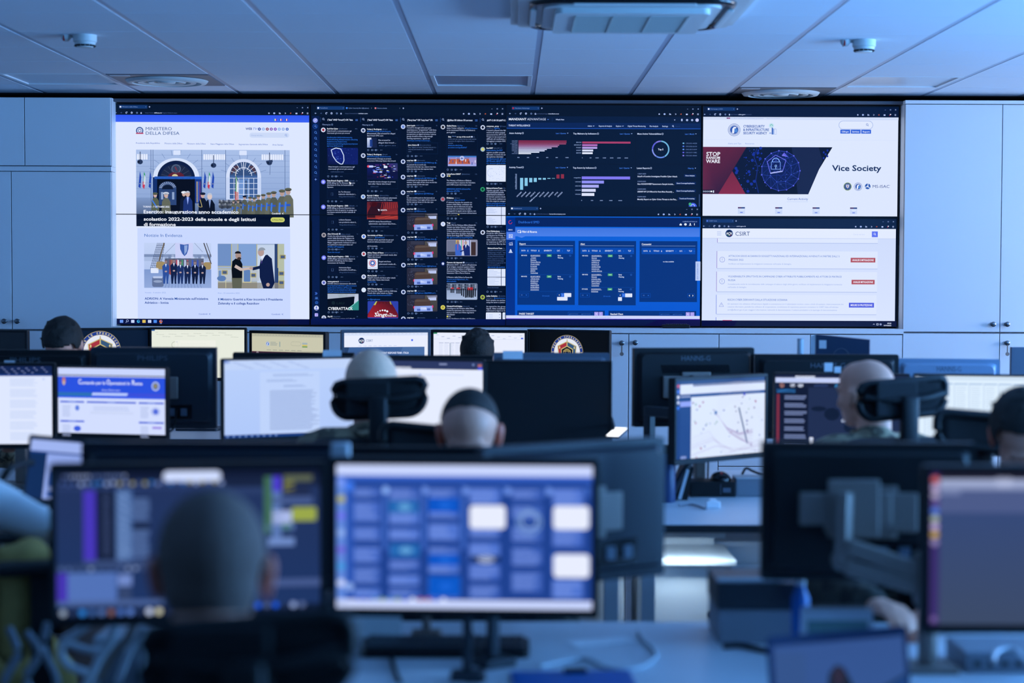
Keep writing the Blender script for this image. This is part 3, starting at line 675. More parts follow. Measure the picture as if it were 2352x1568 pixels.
bear(p, 1085, '@JJDogHouser @CWBChicago', 1447, [('yes', 1172), ('he was southbound on the kennedy at', 1460), ('North avenue. I lost sight of him once we', 1480), ('hit the express lanes on the dan ryan', 1446)], '5h', '1', '6')
head(p, x, 1283, 'cozy bear', 1222, '', 1230, '6h', '#c2d0f5', '#1a2d5c'); p.rr(1230, 1274, 1252, 1291, 2, '#dfe8ff'); p.text('@toreembc', 1262, 1283, 1352, 13, GR); p.text('Replying to', x, 1308, 1222, 13, GR); p.text('@WBEnfravorada', 1230, 1308, 1364, 14, LK)
x = CX[3]
head(p, x, 347, 'Giulia Priora', 1703, '@giuliapriora', 1800, '12h', '#bcc4da', '#1c1820')
p.para(x, 372, 24, [('Italian Twitter calling for', 1790), ('to be nominated Ministry of Defense is', 1914), ('pure genius', 1693)], 15, W1); p.text('#MokiDeGennaro', 1797, 374, 1940, 15, LK)
p.box(1594, 442, 1944, 818, 2, '#0b2450'); p.text('Zzip', 1610, 470, 1645, 14, '#e6eeff', b=1); p.text('on top of the world', 1706, 470, 1862, 14, '#e6eeff', b=1); p.ell(1878, 470, 9, 9, '#c3d4ff'); p.text('@...', 1892, 470, 1920, 13, GR); p.text('TM M', 1652, 466, 1700, 10, '#7fa3e8')
p.para(1610, 495, 23.8, [('anche solo per questa ripresa mobi merita', 1928), ('il premio di miglior libero femminile al', 1906), ('mondo', 1666), ('#Italiache #ItaVolley', 1774, LK), ('pic.twitter.com/2gmiBuEN67', 1822, LK)], 13.5, '#5d78ac')
p.rect(1608, 610, 1930, 690, '#030b26', '#0a1634'); p.rect(1608, 684, 1930, 800, '#8f86c8', '#a8a0d8'); p.up(); p.poly([(1640, 720), (1845, 716), (1862, 776), (1612, 776)], '#b65a44'); p.rect(1608, 684, 1930, 700, '#3f78c8'); p.rect(1608, 776, 1930, 800, '#9fa8e8'); p.up()
for i in range(9): a = 1625 + i * 36; b_ = 716 + (i * 17) % 40; p.rect(a, b_, a + 8, b_ + 28, ['#1a2a5c', '#2c4a9c', '#e8ecff'][i % 3]); 
p.rect(1700, 700, 1703, 780, '#dfe8ff'); p.line(1700, 716, 1850, 708, 4, '#26386c'); p.ell(1768, 712, 27, 27, '#b7c0ee'); p.up(); p.poly([(1760, 700), (1760, 724), (1780, 712)], '#3c4f9c')
actions(p, x, 840, '', '', '1')
head(p, x, 889, 'ItalianPoint OSINT', 1755, '@ItalianDomi', 1856, '13h', '#d6e0f8', '#3b5488'); p.rect(1596, 905, 1608, 918, '#dfe8ff'); p.rect(1614, 905, 1636, 918, '#e0d48a')
p.para(x, 961, 24, [('The Ministry of Defense of Belarus', 1874), ('announced that it expects the Iskanders', 1918), ('and S-400 to join the troops soon', 1872), '', ('#BREAKING #NEWS #UkraineWar', 1867, LK), ('#Iskander #PUTIN', 1743, LK)], 15, W1)
actions(p, x, 1108)
head(p, x, 1158, 'PDfabico', 1675, '@aftaboo', 1746, '13h', '#8a86a0', '#b03a4a')
p.text('Replying to', x, 1182, 1672, 13, GR); p.text('@Elena01000007', 1680, 1182, 1802, 14, LK)
p.para(x, 1207, 24, [("E' talmente fascista che quando era", 1882), ('ministro della Difesa, contattato dal', 1880), ('Generale che lo informava di caccia', 1886), ('francesi che sorvolavano la Libia', 1872), ('infrangendo lo spazio aereo italiano, non', 1928), ("diede nemmeno il consenso all'intervento", 1934), ('di nostri caccia', 1712)], 15, W1); p.ell(1730, 1348, 9, 9, '#e0d060')
x = CX[4]
head(p, x, 350, 'crazyman_army', 2182, '@Crazyma', 2270, '', '#c9d4f0', '#10182c'); p.text('Replying to', x, 374, 2122, 13, GR); p.text('@80Vas,', 2130, 374, 2196, 14, LK)
p.para(x, 397, 24, ["I haven't played the 8th le", 'need to do some competi', 'encountered the APT-C-23', 'Trojan in my actual work, a', 'difficult c# confusion, I wa', 'debugging to analyze XXC'], 15, W1, k=9.1)
actions(p, x, 547)
head(p, x, 596, 'EcuCERT', 2118, '@EcuCERT_EC', 2220, '', '#9fb8c8', '#d8d060')
p.para(x, 621, 24, [('#CibersAlertas_EcuCERT', 2226, LK), ('registro posible campaña', 2252), ('#Ecuador. A través de corr', 2270), ('@ suplantan identidad', 2232), ('@CNJudicaturaEc @Fiscalia', 2270, LK), ('@PGEcuador @ANT_ECUA', 2270, LK), ('en: ecucert.gob.ec/aler', 2270, LK)], 15, W1)
p.rr(2042, 786, 2400, 972, 14, '#dfe8ff'); p.up()
for i in range(40): a, b_ = _r.uniform(2060, 2250), _r.uniform(800, 960); p.rect(a, b_, a + 5, b_ + 3, '#6f8fd0')
p.ring(2100, 870, 48, 3, '#a9bdec', 90, 290)
actions(p, x, 997, '', '3', '5')
head(p, x, 1046, 'MalwareHunterTeam', 2224, '@m', 2262, '', '#2c9a6a', '#0a3a2c')
p.para(x, 1071, 24, ['"Update app.apk" seen fro', 'fc791db3093a0dc5816f0b', 'd603b70a5527ecd020bb1c9', 'C2 domain: jasmin-schade', "It's the same malware as t", 'that the experts categoriz'], 15, W1, k=9)
p.text('twitter.com/malwrhunterte', x, 1215, 2262, 15, LK); p.text('@bitdefend0 @LukasStefa', x, 1238, 2258, 15, LK)
p.rr(2042, 1258, 2400, 1450, 14, '#d8e3ff'); p.up(); p.rect(2212, 1258, 2217, 1450, '#1c2e5c')
for i in range(6): p.rect(2056, 1275 + i * 12, 2056 + 60 + (i * 37) % 60, 1278 + i * 12, '#9fb3e0')
# lower half of the feeds
zwall(p, 1, 700, 480, 4.9, 935); p.up()
x = CX[0] + 5
link_card(p, x, 106, 216, 'La Boston Dynamics', 'non produrrà robot d...', 'blog.data-breach.n...')
p.text('robotica', 250, 86, 320, 12, W1) if 0 else None
actions(p, x, 244)
head(p, x, 293, 'Alex Orlowski', 372, '', 380, '1d', '#a8a4ac', '#4c4a58'); p.ell(388, 293, 9, 9, '#c3d4ff'); p.text('@alex_orlowski', 405, 296, 508, 13, GR)
p.para(x, 318, 24, [('Credo che nelle prossime settimane', 545), ('parlerò delle Botnet dei Talebani e le', 551), ('connessioni che hanno in Pakistan e', 552), ('Belgio. Leggermente rischiosa la cosa :)', 574), ('ma qualcuno la deve pure fare no?', 537), ('#Taliban #Propaganda', 436, LK)], 15, W1)
actions(p, x, 468, '12', '38', '315'); p.text('Show this thread', x, 500, 390, 14, LK)
head(p, x, 548, 'Data Breach Registry - DBR', 490, '@DataBr...', 571, '1d', '#6f78f0', '#b9c0ff')
p.para(x, 573, 23.5, [('#DBR #Blog: Authentication Bypass in', 561), ('FortiOS e FortiProxy da 9.6 è stato', 532), ('comunicato da Fortinet', 444)], 15, W1)
link_card(p, x, 646, 752, 'Authentication Bypass', 'in FortiOS e FortiProx...', 'blog.data-breach.n...')
actions(p, x, 780)
head(p, x, 830, 'www.pejone.it', 378, '@pejoneresearch', 502, '1d', '#c6cdf2', '#4e5cb8')
p.para(x, 854, 23.5, [('LAUSD: attacco ransomware alla scuola', 572), ('bit.ly/3ypbeq3 #Sicilobre #Ransomware', 580, LK), ('#cyberattack #infosec #ITSecurity', 524, LK), ('#CyberSecurity #databreach #DataLeak', 574, LK), ('#DataProtection #cybercrime #hacked', 566, LK)], 15, W1)
p.rr(250, 966, 603, 1154, 10, '#02081a'); p.up(); p.poly([(250, 968), (600, 968), (600, 1010), (545, 1000), (250, 1028)], '#a8b4c8'); p.poly([(355, 968), (480, 968), (470, 1006), (380, 1014)], '#7f9a9c'); p.poly([(480, 1130), (603, 1040), (603, 1154), (480, 1154)], '#2f8a84'); p.poly([(560, 975), (600, 975), (600, 1040), (548, 1080)], '#c3cce4'); p.up(); p.line(490, 1135, 600, 1042, 5, '#9fe0dc'); p.text('LAU', 350, 1075, 440, 24, '#12262c', b=1); p.ell(315, 1072, 20, 20, '#10222c'); p.text('CYBERATTACK', 254, 1136, 534, 30, '#eef4ff', b=1)
actions(p, x, 1178, '', '4', '5')
head(p, x, 1226, 'Sky18', 305, '@zomfyalps', 396, '2d', '#cfd6ee', '#7f8fb8'); p.text('Alert: Terza versione di GoMet 35', 290, 1250, 560, 12, W1)
p.rect(160, 1246, 2260, 1256, NV)
x = CX[1] + 6
p.rect(696, 80, 1046, 122, '#7c2228', '#a8382c'); p.up(); p.line(800, 122, 960, 84, 5, '#d04a3c'); p.line(900, 120, 1040, 92, 5, '#d04a3c'); p.rect(700, 84, 790, 110, '#34101c')
p.box(700, 122, 1048, 232, 2, '#0b2450'); p.text('ADATA denies RansomHouse', 715, 152, 970, 15, W1); p.text('cyberattack, says leaked data from...', 715, 177, 1030, 15, W1); p.text('bleepingcomputer.com', 738, 208, 944, 14, GR)
actions(p, x, 259)
head(p, x, 308, 'Surrobinby of Want', 872, '@flatterimment', 998, '4m', '#d8e0f4', '#3f6fd0'); p.text('Replying to', x, 332, 776, 13, GR); p.text('@ZodMelanaus', 784, 332, 894, 14, LK)
p.para(x, 357, 23.6, [('old bats driven psychotic by gin and', 996), ('facebook deface priceless artwork"', 984), '', ('pls b accurate.', 817)], 15, W1)
actions(p, x, 455)
head(p, x, 504, 'Africa Times of News', 884, '@AfricaTimesofN1', 1020, '4m', '#d8dcf0', '#a83c48')
p.para(x, 528, 24, [('Singtel unit faces cyberattack weeks after', 1036), ('Optus data breach', 852)], 15, W1)
link_card(p, x, 573, 690, 'Singtel unit faces', 'cyberattack weeks aft...', 'sudan.timesofnews...', lambda a, b_, c, d: (p.rr(a, b_, c + 4, d, 8, '#e4ebff'), p.up(), p.ring(a + 56, b_ + 46, 40, 8, '#c03a50'), p.ring(a + 56, b_ + 46, 28, 14, '#3a5cb0'), p.text('TIMES OF NEWS', a + 2, d - 14, c, 11, '#6f86c0')))
actions(p, x, 713)
head(p, x, 762, 'Maria Smith', 808, '@Maria17802', 902, '5m', '#d8e0f8', '#6c7ca8')
p.para(x, 786, 24, [("Singtel's second unit faces cyber attack", 1018), ('weeks after Optus data breach', 950), ('ift.tt/9CYI3Le', 801, LK)], 15, W1)
actions(p, x, 862)
head(p, x, 911, 'NBW News Agency', 866, '@nafisalammind', 984, '6m', '#dce6ff', '#cfe4f8')
p.para(x, 936, 23.5, [('The Guardian: Singtel confirms 2020 data', 1036), ('breach after cyber-attack on Optus.', 990), ('theguardian.com/business/2022/...', 984, LK), '', ('via @googlenews', 846, LK)], 15, W1)
p.rr(703, 1050, 1050, 1246, 12, '#2c3fa8'); p.up(); p.poly([(703, 1200), (760, 1110), (800, 1052), (960, 1052), (1010, 1130), (1048, 1200), (1048, 1234), (703, 1234)], ['#5c1020', '#8c1a28', '#5c101c', '#44101c', '#9c2030', '#6c1424', '#8c1a2c', '#a8202c']); p.poly([(770, 1094), (800, 1052), (812, 1052), (792, 1096)], '#c8d060'); p.poly([(952, 1052), (962, 1052), (975, 1090), (960, 1084)], '#c8d060'); p.up()
for i in range(4): p.line(812 + i * 32, 1056, 800 + i * 40, 1084, 3, '#1c0810')
for i, (a, b_) in enumerate(((790, 1186), (818, 1172), (845, 1160), (872, 1154), (900, 1156), (925, 1166))): p.ell(a, b_, 6 + i * 1.2, 6 + i * 1.2, '#eef2ff')
p.text('Singt', 778, 1204, 920, 40, '#f4f6ff', b=1, it=.2); p.text('The', 950, 1196, 985, 16, '#eef', b=1); p.text('Guardian', 925, 1214, 1030, 18, '#eef2ff', b=1)
x = CX[2] + 5
def carpic(y, ytop=None):
    yb_ = y + 190
    p.rr(1147, y, 1494, yb_, 12, '#27283a'); p.up(); p.rect(1350, y + 4, 1490, yb_ - 10, '#4f4c48', '#3b3a3e'); p.rect(1190, y, 1340, y + 40, '#34364a'); p.up()
    p.rect(1390, y + 18, 1480, y + 62, '#b9c6f0'); p.poly([(1370, y + 8), (1490, y + 2), (1490, y + 30), (1385, y + 34)], '#6e6f86'); p.poly([(1235, y + 62), (1262, y + 44), (1402, y + 46), (1432, y + 130), (1232, y + 130)], '#4a3a36'); p.poly([(1245, y + 58), (1404, y + 50), (1410, y + 70), (1240, y + 78)], '#5f5452'); p.up()
    p.poly([(1228, y + 128), (1436, y + 122), (1440, y + 185), (1230, y + 190)], '#8fa8ee'); p.rr(1300, y + 140, 1370, y + 168, 5, '#d4e0ff'); p.ell(1232, y + 142, 13, 16, '#d82a50'); p.ell(1438, y + 132, 9, 16, '#d82a78'); p.up(); p.rect(1262, y + 158, 1300, y + 182, '#4c66b8'); p.rect(1376, y + 152, 1412, y + 176, '#4c66b8')
    for i in range(16): a = 1150 + _r.uniform(0, 80); b_ = y + _r.uniform(40, 130); p.rect(a, b_, a + 3, b_ + 3, '#8f9ac8')
def bearpic(y, rep, rx, a='', c=''):
    head(p, x, y, 'cozy bear', 1225, '', 1230, '6h', '#c2d0f5', '#1a2d5c'); p.rr(1234, y - 9, 1256, y + 8, 2, '#dfe8ff'); p.text('@toreembc', 1265, y, 1355, 13, GR)
    p.text('Replying to', x, y + 24, 1226, 13, GR); p.text(rep, 1234, y + 24, rx, 14, LK); carpic(y + 45); actions(p, x, y + 255, a, '', c)
p.up(); carpic(58); actions(p, x, 276)
bearpic(325, '@JJDogHouser @Chicago_Police @...', 1490, '', '1')
bearpic(629, '@CPD1617Scanner @JJDogHouser', 1482, '1', '16')
bearpic(933, '@JJDogHouser @BgS88888 and 3...', 1480, '1', '1')
head(p, x, 1236, 'cozy bear', 1225, '', 1230, '6h', '#c2d0f5', '#1a2d5c'); p.text('@toreembc', 1265, 1236, 1355, 13, GR)
x = CX[3] + 3
actions(p, x, 115)
head(p, x, 164, 'Yogi', 1637, '@yogigrl', 1700, '17h', '#dde6ff', '#b3c3ee')
p.para(x, 189, 23.6, [('Qatari Min for Defense Affairs Khaled Al-', 1928), ('Attiyah met Italian Minister of Defense', 1910), ('Lorenzo GueriniLon July 7,2022 regarding', 1930), ('$190mn deal for mini-submarines for', 1900), ('Qatar Emiri Navy by Italian shipbuilders', 1918), ('Giunio Santi Engg (GSE Trieste) & M23', 1908), ('SRL @CovertShores bit.ly/3Wg3TEA', 1890, LK)], 15, W1)
p.rr(1595, 353, 1945, 538, 12, '#8c8ea8'); p.up(); p.rect(1600, 360, 1700, 520, '#6f7590'); p.rect(1700, 360, 1740, 520, '#c9b060'); p.rect(1740, 360, 1870, 530, '#c3cae8'); p.rect(1872, 380, 1925, 530, '#3c2c2c'); p.rect(1600, 490, 1700, 530, '#1c2438'); p.up()
for a, c in ((1718, '#c84a54'), (1760, '#2c9a5c'), (1768, '#e8ecff'), (1776, '#c84a54'), (1808, '#2a44a8'), (1852, '#2a44a8')): p.rect(a, 358, a + 8, 470, c)
p.poly([(1690, 420), (1705, 400), (1738, 400), (1760, 430), (1770, 480), (1765, 534), (1695, 534)], '#3c66c8'); p.poly([(1782, 430), (1800, 408), (1832, 410), (1860, 440), (1862, 534), (1796, 534)], '#14276c'); p.up(); p.ell(1722, 388, 15, 20, '#8f7472'); p.ell(1812, 388, 15, 20, '#b09690'); p.line(1800, 470, 1750, 488, 12, '#14276c'); p.poly([(1806, 410), (1822, 410), (1812, 450)], '#e8eeff')
actions(p, x, 562, '', '', '3')
head(p, x, 611, 'Camera dei deputati', 1775, '', 1780, '23h', '#0d1f5c', '#c8d4f8'); p.ell(1790, 611, 9, 9, '#c3d4ff'); p.text('@Montecitorio', 1806, 614, 1906, 13, GR)
p.para(x, 637, 23.4, [("#8ottobre 2010 - in seguito all'esplosione", 1936), ('di un ordigno, muoiono quattro militari', 1914), ('del contingente italiano in #Afghanistan:', 1925), ('Gianmarco Manca, Francesco Vannozzi,', 1914), ('Sebastiano Ville e Marco Pedone.', 1866), '', ('Il Ministro della Difesa La Russa alla', 1886), ('Camera bit.ly/Afghanistan_Au...', 1850, LK), ('#StoriaditaIta', 1706, LK)], 15, W1)
p.rr(1595, 846, 1945, 1032, 12, '#7f8fae'); p.up(); p.rect(1600, 925, 1940, 1028, '#93a5c8', '#a9bbdc'); p.rect(1600, 852, 1940, 925, '#5b6984'); p.up()
for i in range(30): a = 1602 + (i % 15) * 23; b_ = 862 + (i // 15) * 26 + (i * 5) % 9; p.ell(a, b_, 9, 11, ['#2a3142', '#4a5468', '#8c96ac'][i % 3])
for i, (a, b_, s_) in enumerate(((1660, 900, .7), (1730, 900, .8), (1860, 905, 1.3))): p.rr(a - 24 * s_, b_ - 12 * s_, a + 26 * s_, b_ + 14 * s_, 6, '#c0303c'); [p.rect(a - 30 * s_ + k * 17 * s_, b_ + 12 * s_, a - 18 * s_ + k * 17 * s_, b_ + 78 * s_, '#12161f') for k in range(4)]
for i in range(8): a = 1760 + i * 22; p.rect(a, 905, a + 14, 985 + (i % 3) * 12, '#171c28')
actions(p, x, 1056, '', '5', '16')
head(p, x, 1105, 'UkraineWorld Italian', 1775, '@uaworldit', 1858, '23h', '#d8d060', '#a8a040')
p.para(x, 1129, 23.4, [("L'intelligence del Ministro della Difesa", 1906), ('ucraina ha assicurato che i russi potranno', 1932), ('avere a che fare con il finto segretario', 1908), ('della Baykar', 1692), ('   2/2', 1645), ('Fonte: Intelligence di difesa del Ministro', 1920)], 15, W1); p.ell(1606, 1222, 9, 9, '#d8d060')
x = CX[4] + 3
p.rr(2042, 60, 2400, 184, 14, '#d8e3ff'); p.up(); p.rect(2212, 60, 2217, 184, '#1c2e5c'); 
for i in range(5): p.rect(2056, 108 + i * 14, 2056 + 50 + (i * 37) % 60, 111 + i * 14, '#9fb3e0')
actions(p, x, 207, '', '8', '14')
head(p, x, 257, 'Chad Zaldenberg', 2194, '@chad_', 2262, '', '#c9d4f0', '#223'); 
p.para(x, 281, 24, ['A trick for APK malware hu', 'attribution for Friday. An A', 'PS + C2 contains a name a', 'with a dash in the middle i', "as 'suspicious as APT-C-23", 'for previous files by them.'], 15, W1, k=8.8)
p.box(2046, 430, 2400, 910, 2, '#0b2450'); p.text('MalwareHunterTeam', 2060, 449, 2226, 14, '#e6eeff', b=1); p.text('@m', 2234, 449, 2258, 13, GR)
p.para(2060, 473, 23.4, ['Possible interesting (APTT', '@vigneteps sample, "sign', 'a8ce77Gc5852ee23244eced', '1bcd8aa709eefded2d23be', 'from (openen to https://anf', 'wetmanni3com/abc/signa', 'C2 domain (registered 10', 'junius-cassin2com'], 13.5, '#4d689c', k=8.4); p.text('@bitdefnd0 @LukasStefa', 2060, 662, 2256, 14, LK)
p.rr(2058, 682, 2400, 872, 12, '#dde7ff'); p.up(); p.rect(2212, 682, 2218, 872, '#1c2e5c'); p.rect(2058, 772, 2400, 778, '#1c2e5c')
for i in range(11): p.rect(2070, 695 + i * 16, 2070 + 60 + (i * 41) % 90, 698 + i * 16, '#9fb3e0')
p.text('Show this thread', 2060, 892, 2184, 13, GR); actions(p, x, 940, '', '', '3')
head(p, x, 988, 'Lukas Stefanko', 2173, '@LukasSte', 2262, '', '#a8c050', '#5c4c40'); p.text('Replying to', x, 1012, 2122, 13, GR); p.text('@malwrhunterte', 2130, 1012, 2260, 14, LK)
p.para(x, 1036, 23.6, ['Both samples are attribute', 'using the same cc junius-c', '', 'As typical for the group, it', 'Signal. After installation is', 'redirected to Signal on Go'], 15, W1, k=8.6)
p.rr(2042, 1174, 2214, 1270, 10, '#dfe8ff'); p.rr(2230, 1174, 2400, 1270, 10, '#dfe8ff'); p.up()
for i in range(3): p.rect(2076, 1198 + i * 17, 2120, 1201 + i * 17, '#9fb3e0'); p.ell(2058, 1199 + i * 17, 3, 3, '#8fa3d0'); p.ell(2196, 1199 + i * 32, 4, 4, '#2a4890'); p.rect(2244, 1192 + i * 16, 2270, 1196 + i * 16, '#8fa3d0')
p.up(3)
for k in (-1, 1): p.pline([(118 + k * 6 - 4, 952), (128 + k * 6, 966), (118 + k * 6 - 4, 980)], 4, '#4f86ff')
p.ring(118, 1014, 8, 3, '#4f86e8'); p.ring(132, 1014, 8, 3, '#4f86e8'); p.ring(118, 1034, 12, 3, '#4f86e8', 180, 360); p.ring(132, 1034, 12, 3, '#4f86e8', 180, 360)
p.ring(126, 1070, 17, 5, '#2f6ad0'); p.ring(126, 1070, 7, 3, '#2f6ad0'); p.ell(124, 1130, 27, 27, '#dbe4ff'); p.up(); p.ell(124, 1122, 9, 10, '#4a5fd0'); p.ell(124, 1150, 17, 12, '#4a5fd0', 180, 360); p.rr(105, 1190, 142, 1226, 5, '#b9b4ff'); p.up(); p.pline([(114, 1206), (122, 1214), (136, 1198)], 4, '#4a3fd0')
p.rect(60, 1250, 2262, 1350, '#01104f', '#010a3c'); p.up()
# ---- third column: charts above, dashboard below
zwall(p, 2, 1150, 220, 4.9, 1386)
MB1 = '#031634'
p.rect(60, 100, 2260, 1500, MB1); p.up()
browser(p, 66, 2258, 155, 216, [(122, 436, 'Mandiant Advantage', 322, 1, '#b02a40')], (372, 655, ('https://advantage.', 'mandiant.com', '')), 11.5)
p.rect(66, 246, 2252, 316, '#041a3e'); p.rect(66, 316, 2252, 378, '#062255'); p.rect(66, 376, 2252, 384, '#1e52b8'); p.up()
p.text('MANDIANT', 88, 278, 288, 24, '#dfe9ff', b=1); p.text('ADVANTAGE', 296, 278, 508, 24, '#c9d8fa'); p.pline([(524, 276), (532, 284), (540, 276)], 4, '#5f93ff'); p.rect(578, 262, 581, 302, '#12346c'); p.text("What's New", 618, 281, 714, 15, '#b5c8f2', b=1)
p.poly([(1950, 278), (1968, 278), (1959, 288)], IC); p.rr(2032, 268, 2048, 294, 4, IC); p.ring(2099, 282, 12, 8, IC); p.ring(2156, 282, 12, 8, IC); p.ell(2212, 282, 19, 19, '#c3c8ff')
p.text('THREAT INTELLIGENCE', 86, 349, 330, 19, '#c3d3f8', b=1)
for t, a, b_ in (('Admin', 978, 1028), ('Reports & Analysis', 1103, 1252), ('Explore', 1297, 1357), ('Digital Threat Monitoring', 1430, 1632), ('File Analysis', 1676, 1774), ('Settings', 1818, 1884)): p.text(t, a, 352, b_, 15, '#b5c8f2', b=1)
for a in (1046, 1375): p.pline([(a - 8, 348), (a, 356), (a + 8, 348)], 4, IC)
p.box(1917, 332, 2234, 374, 3, '#0d2f66'); search_icon(p, 1940, 350, 9, 4, IC); p.text('Search', 1968, 352, 2022, 13, '#28487f')
def panel_head(t, x0, x1, y, q, qx0, qx1):
    p.text(t, x0, y, x1, 17, '#c9d8fa', b=1); p.ring(x1 + 15, y, 11, 3, '#b9ccf4'); p.rect(x1 + 14, y - 4, x1 + 16, y + 5, '#b9ccf4'); p.text(q, qx0, y + 1, qx1, 14, '#3f78e0', b=1); p.poly([(qx1 + 10, y - 5), (qx1 + 26, y - 5), (qx1 + 18, y + 5)], '#9db9f4')
for x in (796, 1518): p.rect(x, 400, x + 6, 1250, '#04122c')
p.rect(66, 776, 2252, 782, '#04122c')
panel_head('Actor Activity', 94, 232, 435, 'Last 1 Quarter', 620, 736); panel_head('Top Malware by Indicators', 816, 1080, 438, 'Last 1 Quarter', 1342, 1458); panel_head('Most Active Vulnerabilities', 1538, 1808, 438, 'Last 1 Month', 2076, 2182)
panel_head('Activity Trend', 94, 234, 819, 'Last 1 Quarter', 618, 734); panel_head('Top Actors by Indicators', 814, 1054, 822, 'Last 1 Quarter', 1338, 1454); panel_head('Latest Reports', 1535, 1680, 823, 'Filter by', 2112, 2178)
for i, (l, w) in enumerate((('UNC3890', 741), ('UNC2681', 741), ('rmageddon', 735), ('UNC2448', 658), ('UNC3753', 642), ('UNC3840', 573), ('UNC3512', 519), ('UNC2565', 494), ('APT42', 434), ('UNC1543', 341))):
    y = 522 + i * 15.8; c = ['#8f2a50', '#963a5c', '#a04c74', '#a86a9c', '#b088b8', '#c0b0dc', '#ccccf2', '#d4dcfb', '#dce6ff', '#e4ecff'][i]
    p.rect(199, y - 5, w, y + 6, c); p.text(l, 106 if l == 'rmageddon' else 124 + (24 if l == 'APT42' else 0), y, 190, 10, '#7f98cc')
for i in range(6): p.text(f'{i * 20}%', 186 + i * 108, 708, 212 + i * 108 + (14 if i == 5 else 0), 10, '#8fa8d8', b=1)
for i, (l, w, c) in enumerate((('BEACON', 1463, '#a83e6a'), ('METASPLOIT', 1089, '#b470c0'), ('POISY', 1087, '#b8a0e8'), ('QAKBOT', 1042, '#dce2fc'), ('EMOTET', 1036, '#e6ecff'))):
    y = 537 + i * 29.8; p.rect(918, y - 10, w, y + 11, c); p.text(l, 850 if i != 1 else 826, y - 1, 908, 10, '#8fa8d8', b=1)
for i in range(7): p.text(str(i * 5000), (916 if i == 0 else 900) + i * 82.6 + (20 if 0 < i < 2 else 0), 710, (924 if i == 0 else 940) + i * 82.6, 10, '#8fa8d8', b=1)
for a0, a1, c in ((-88, 60, '#6fb4e0'), (60, 122, '#5f86e0'), (122, 182, '#7f90e8'), (182, 235, '#5c60d8'), (235, 272, '#7f78e0')): p.ring(1803, 612, 99, 15, c, a0 + 1, a1 - 1, n=60)
p.text('Top 5', 1773, 612, 1834, 19, '#d8e4ff', b=1)
for i, (l, c) in enumerate((('CVE-2021-44228', '#6fb4e0'), ('CVE-2022-26134', '#4f78e0'), ('CVE-2017-0199', '#5f90e8'), ('CVE-2017-11882', '#5f60e0'), ('CVE-2021-40444', '#7f78e0'))): p.rr(2050, 535 + i * 34.5, 2070, 550 + i * 34.5, 6, c); p.text(l, 2085, 543 + i * 34.5, 2212, 12, '#6f8cc8')
for i, (x, y0_, y1_, c) in enumerate(((219, 938, 1071, 0), (270, 938, 1028, 0), (322, 938, 987, 0), (373, 938, 983, 0), (424, 938, 957, 0), (475, 938, 957, 0), (527, 939, 947, 0), (578, 940, 944, 0), (629, 899, 943, 1), (680, 895, 943, 1))): p.rect(x, y0_, x + 34, y1_, '#86c8ea' if not c else '#8c2c44')
for i in range(22): p.rect(162 + (i * 5) % 6, 893 + i * 8, 182, 897 + i * 8, '#8fa8d8')
for i, l in enumerate(('UNC3840', 'UNC2448', 'UNC3661', 'UNC3512', 'TEMP.Armageddon', 'UNC1543', 'UNC2565', 'UNC3753', 'APT42', 'UNC2633')):
    n = {4: 160, 8: 52}.get(i, 78); ex, ey = 235 + i * 51.2, 1096; p.text(l, ex - n * .7, ey + n * .7, ex - n * .7 + n, 13, '#a9bfee', b=1, ang=-45)
for i, (l, w, c) in enumerate((('rmageddon', 1460, '#7f78f0'), ('UNC2465', 1165, '#8f90f4'), ('UNC1543', 1107, '#a8aaf4'), ('UNC2500', 1072, '#d4dafa'), ('UNC2633', 1057, '#dfe6ff'))):
    y = 935 + i * 46.7; p.rect(915, y - 16, w, y + 16, c); p.text(l, 824 if i == 0 else 841, y - 2, 906, 10, '#8fa8d8', b=1)
for i in range(5): p.text(str(i * 1000), 908 + i * 104 + (0 if i == 0 else 4), 1189, 920 + i * 109 + (0 if i == 0 else 16), 10, '#8fa8d8', b=1)
for i, (d, t, x1_, tg, tx) in enumerate((('1 DAY AGO', "Lloyd's of London Investigates Possible Cyber Attack", 1992, 'News Analysis', 2084), ('2 DAYS AGO', 'New ROADSWEEP Ransomware Sample Include...', 1958, 'Event Coverage/Implication', 1986), ('2 DAYS AGO', 'URSNIF IAP 2.0 Offered for Rent Most Recently ...', 1955, 'Event Coverage/Implication', 1986), ('3 DAYS AGO', 'Monthly Report on Cyber Crime Threats to the Fina...', 1992, 'Trends and Forecasting', 2018))):
    y = 887 + i * 86; p.text(d, 1544, y, 1640, 12, '#7f98cc', b=1); p.text(t, 1543, y + 29, x1_, 16, '#d0dcfa', b=1); p.rr(tx - 14, y + 4, 2204, y + 34, 5, '#05245c'); p.up(); p.text(tg, tx, y + 19, 2188, 13, '#c3d3f8', b=1)
p.ell(2170, 1258, 46, 46, '#3f60e8'); p.up(); p.ring(2170, 1250, 24, 6, '#c3d3ff'); p.ell(2140, 1226, 17, 17, '#3fa87c'); p.rect(2240, 1116, 2246, 1254, '#4a66a0'); p.up(2)
p.rect(60, 1254, 2262, 1410, '#02132f'); p.up()
zwall(p, 2, 1150, 470, 4.9, 1386)
browser(p, 60, 2256, 57, 118, [(112, 426, 'Dashboard', 238, 1, '#e8eeff')], (360, 733, ('https://tisdisclosure.', 'leonardocompany.com', '')), 11.5, bg='#02132f')
p.rect(60, 145, 2258, 1268, '#0a61d8', '#0557d0'); p.up(); p.rect(66, 156, 166, 1268, '#01308a'); p.rect(66, 156, 166, 235, '#022a78'); p.rect(166, 156, 2250, 262, '#01205f'); p.rect(166, 262, 2250, 274, '#0565e0'); p.rect(166, 274, 2250, 370, '#3f74dc', '#4a80ea'); p.up()
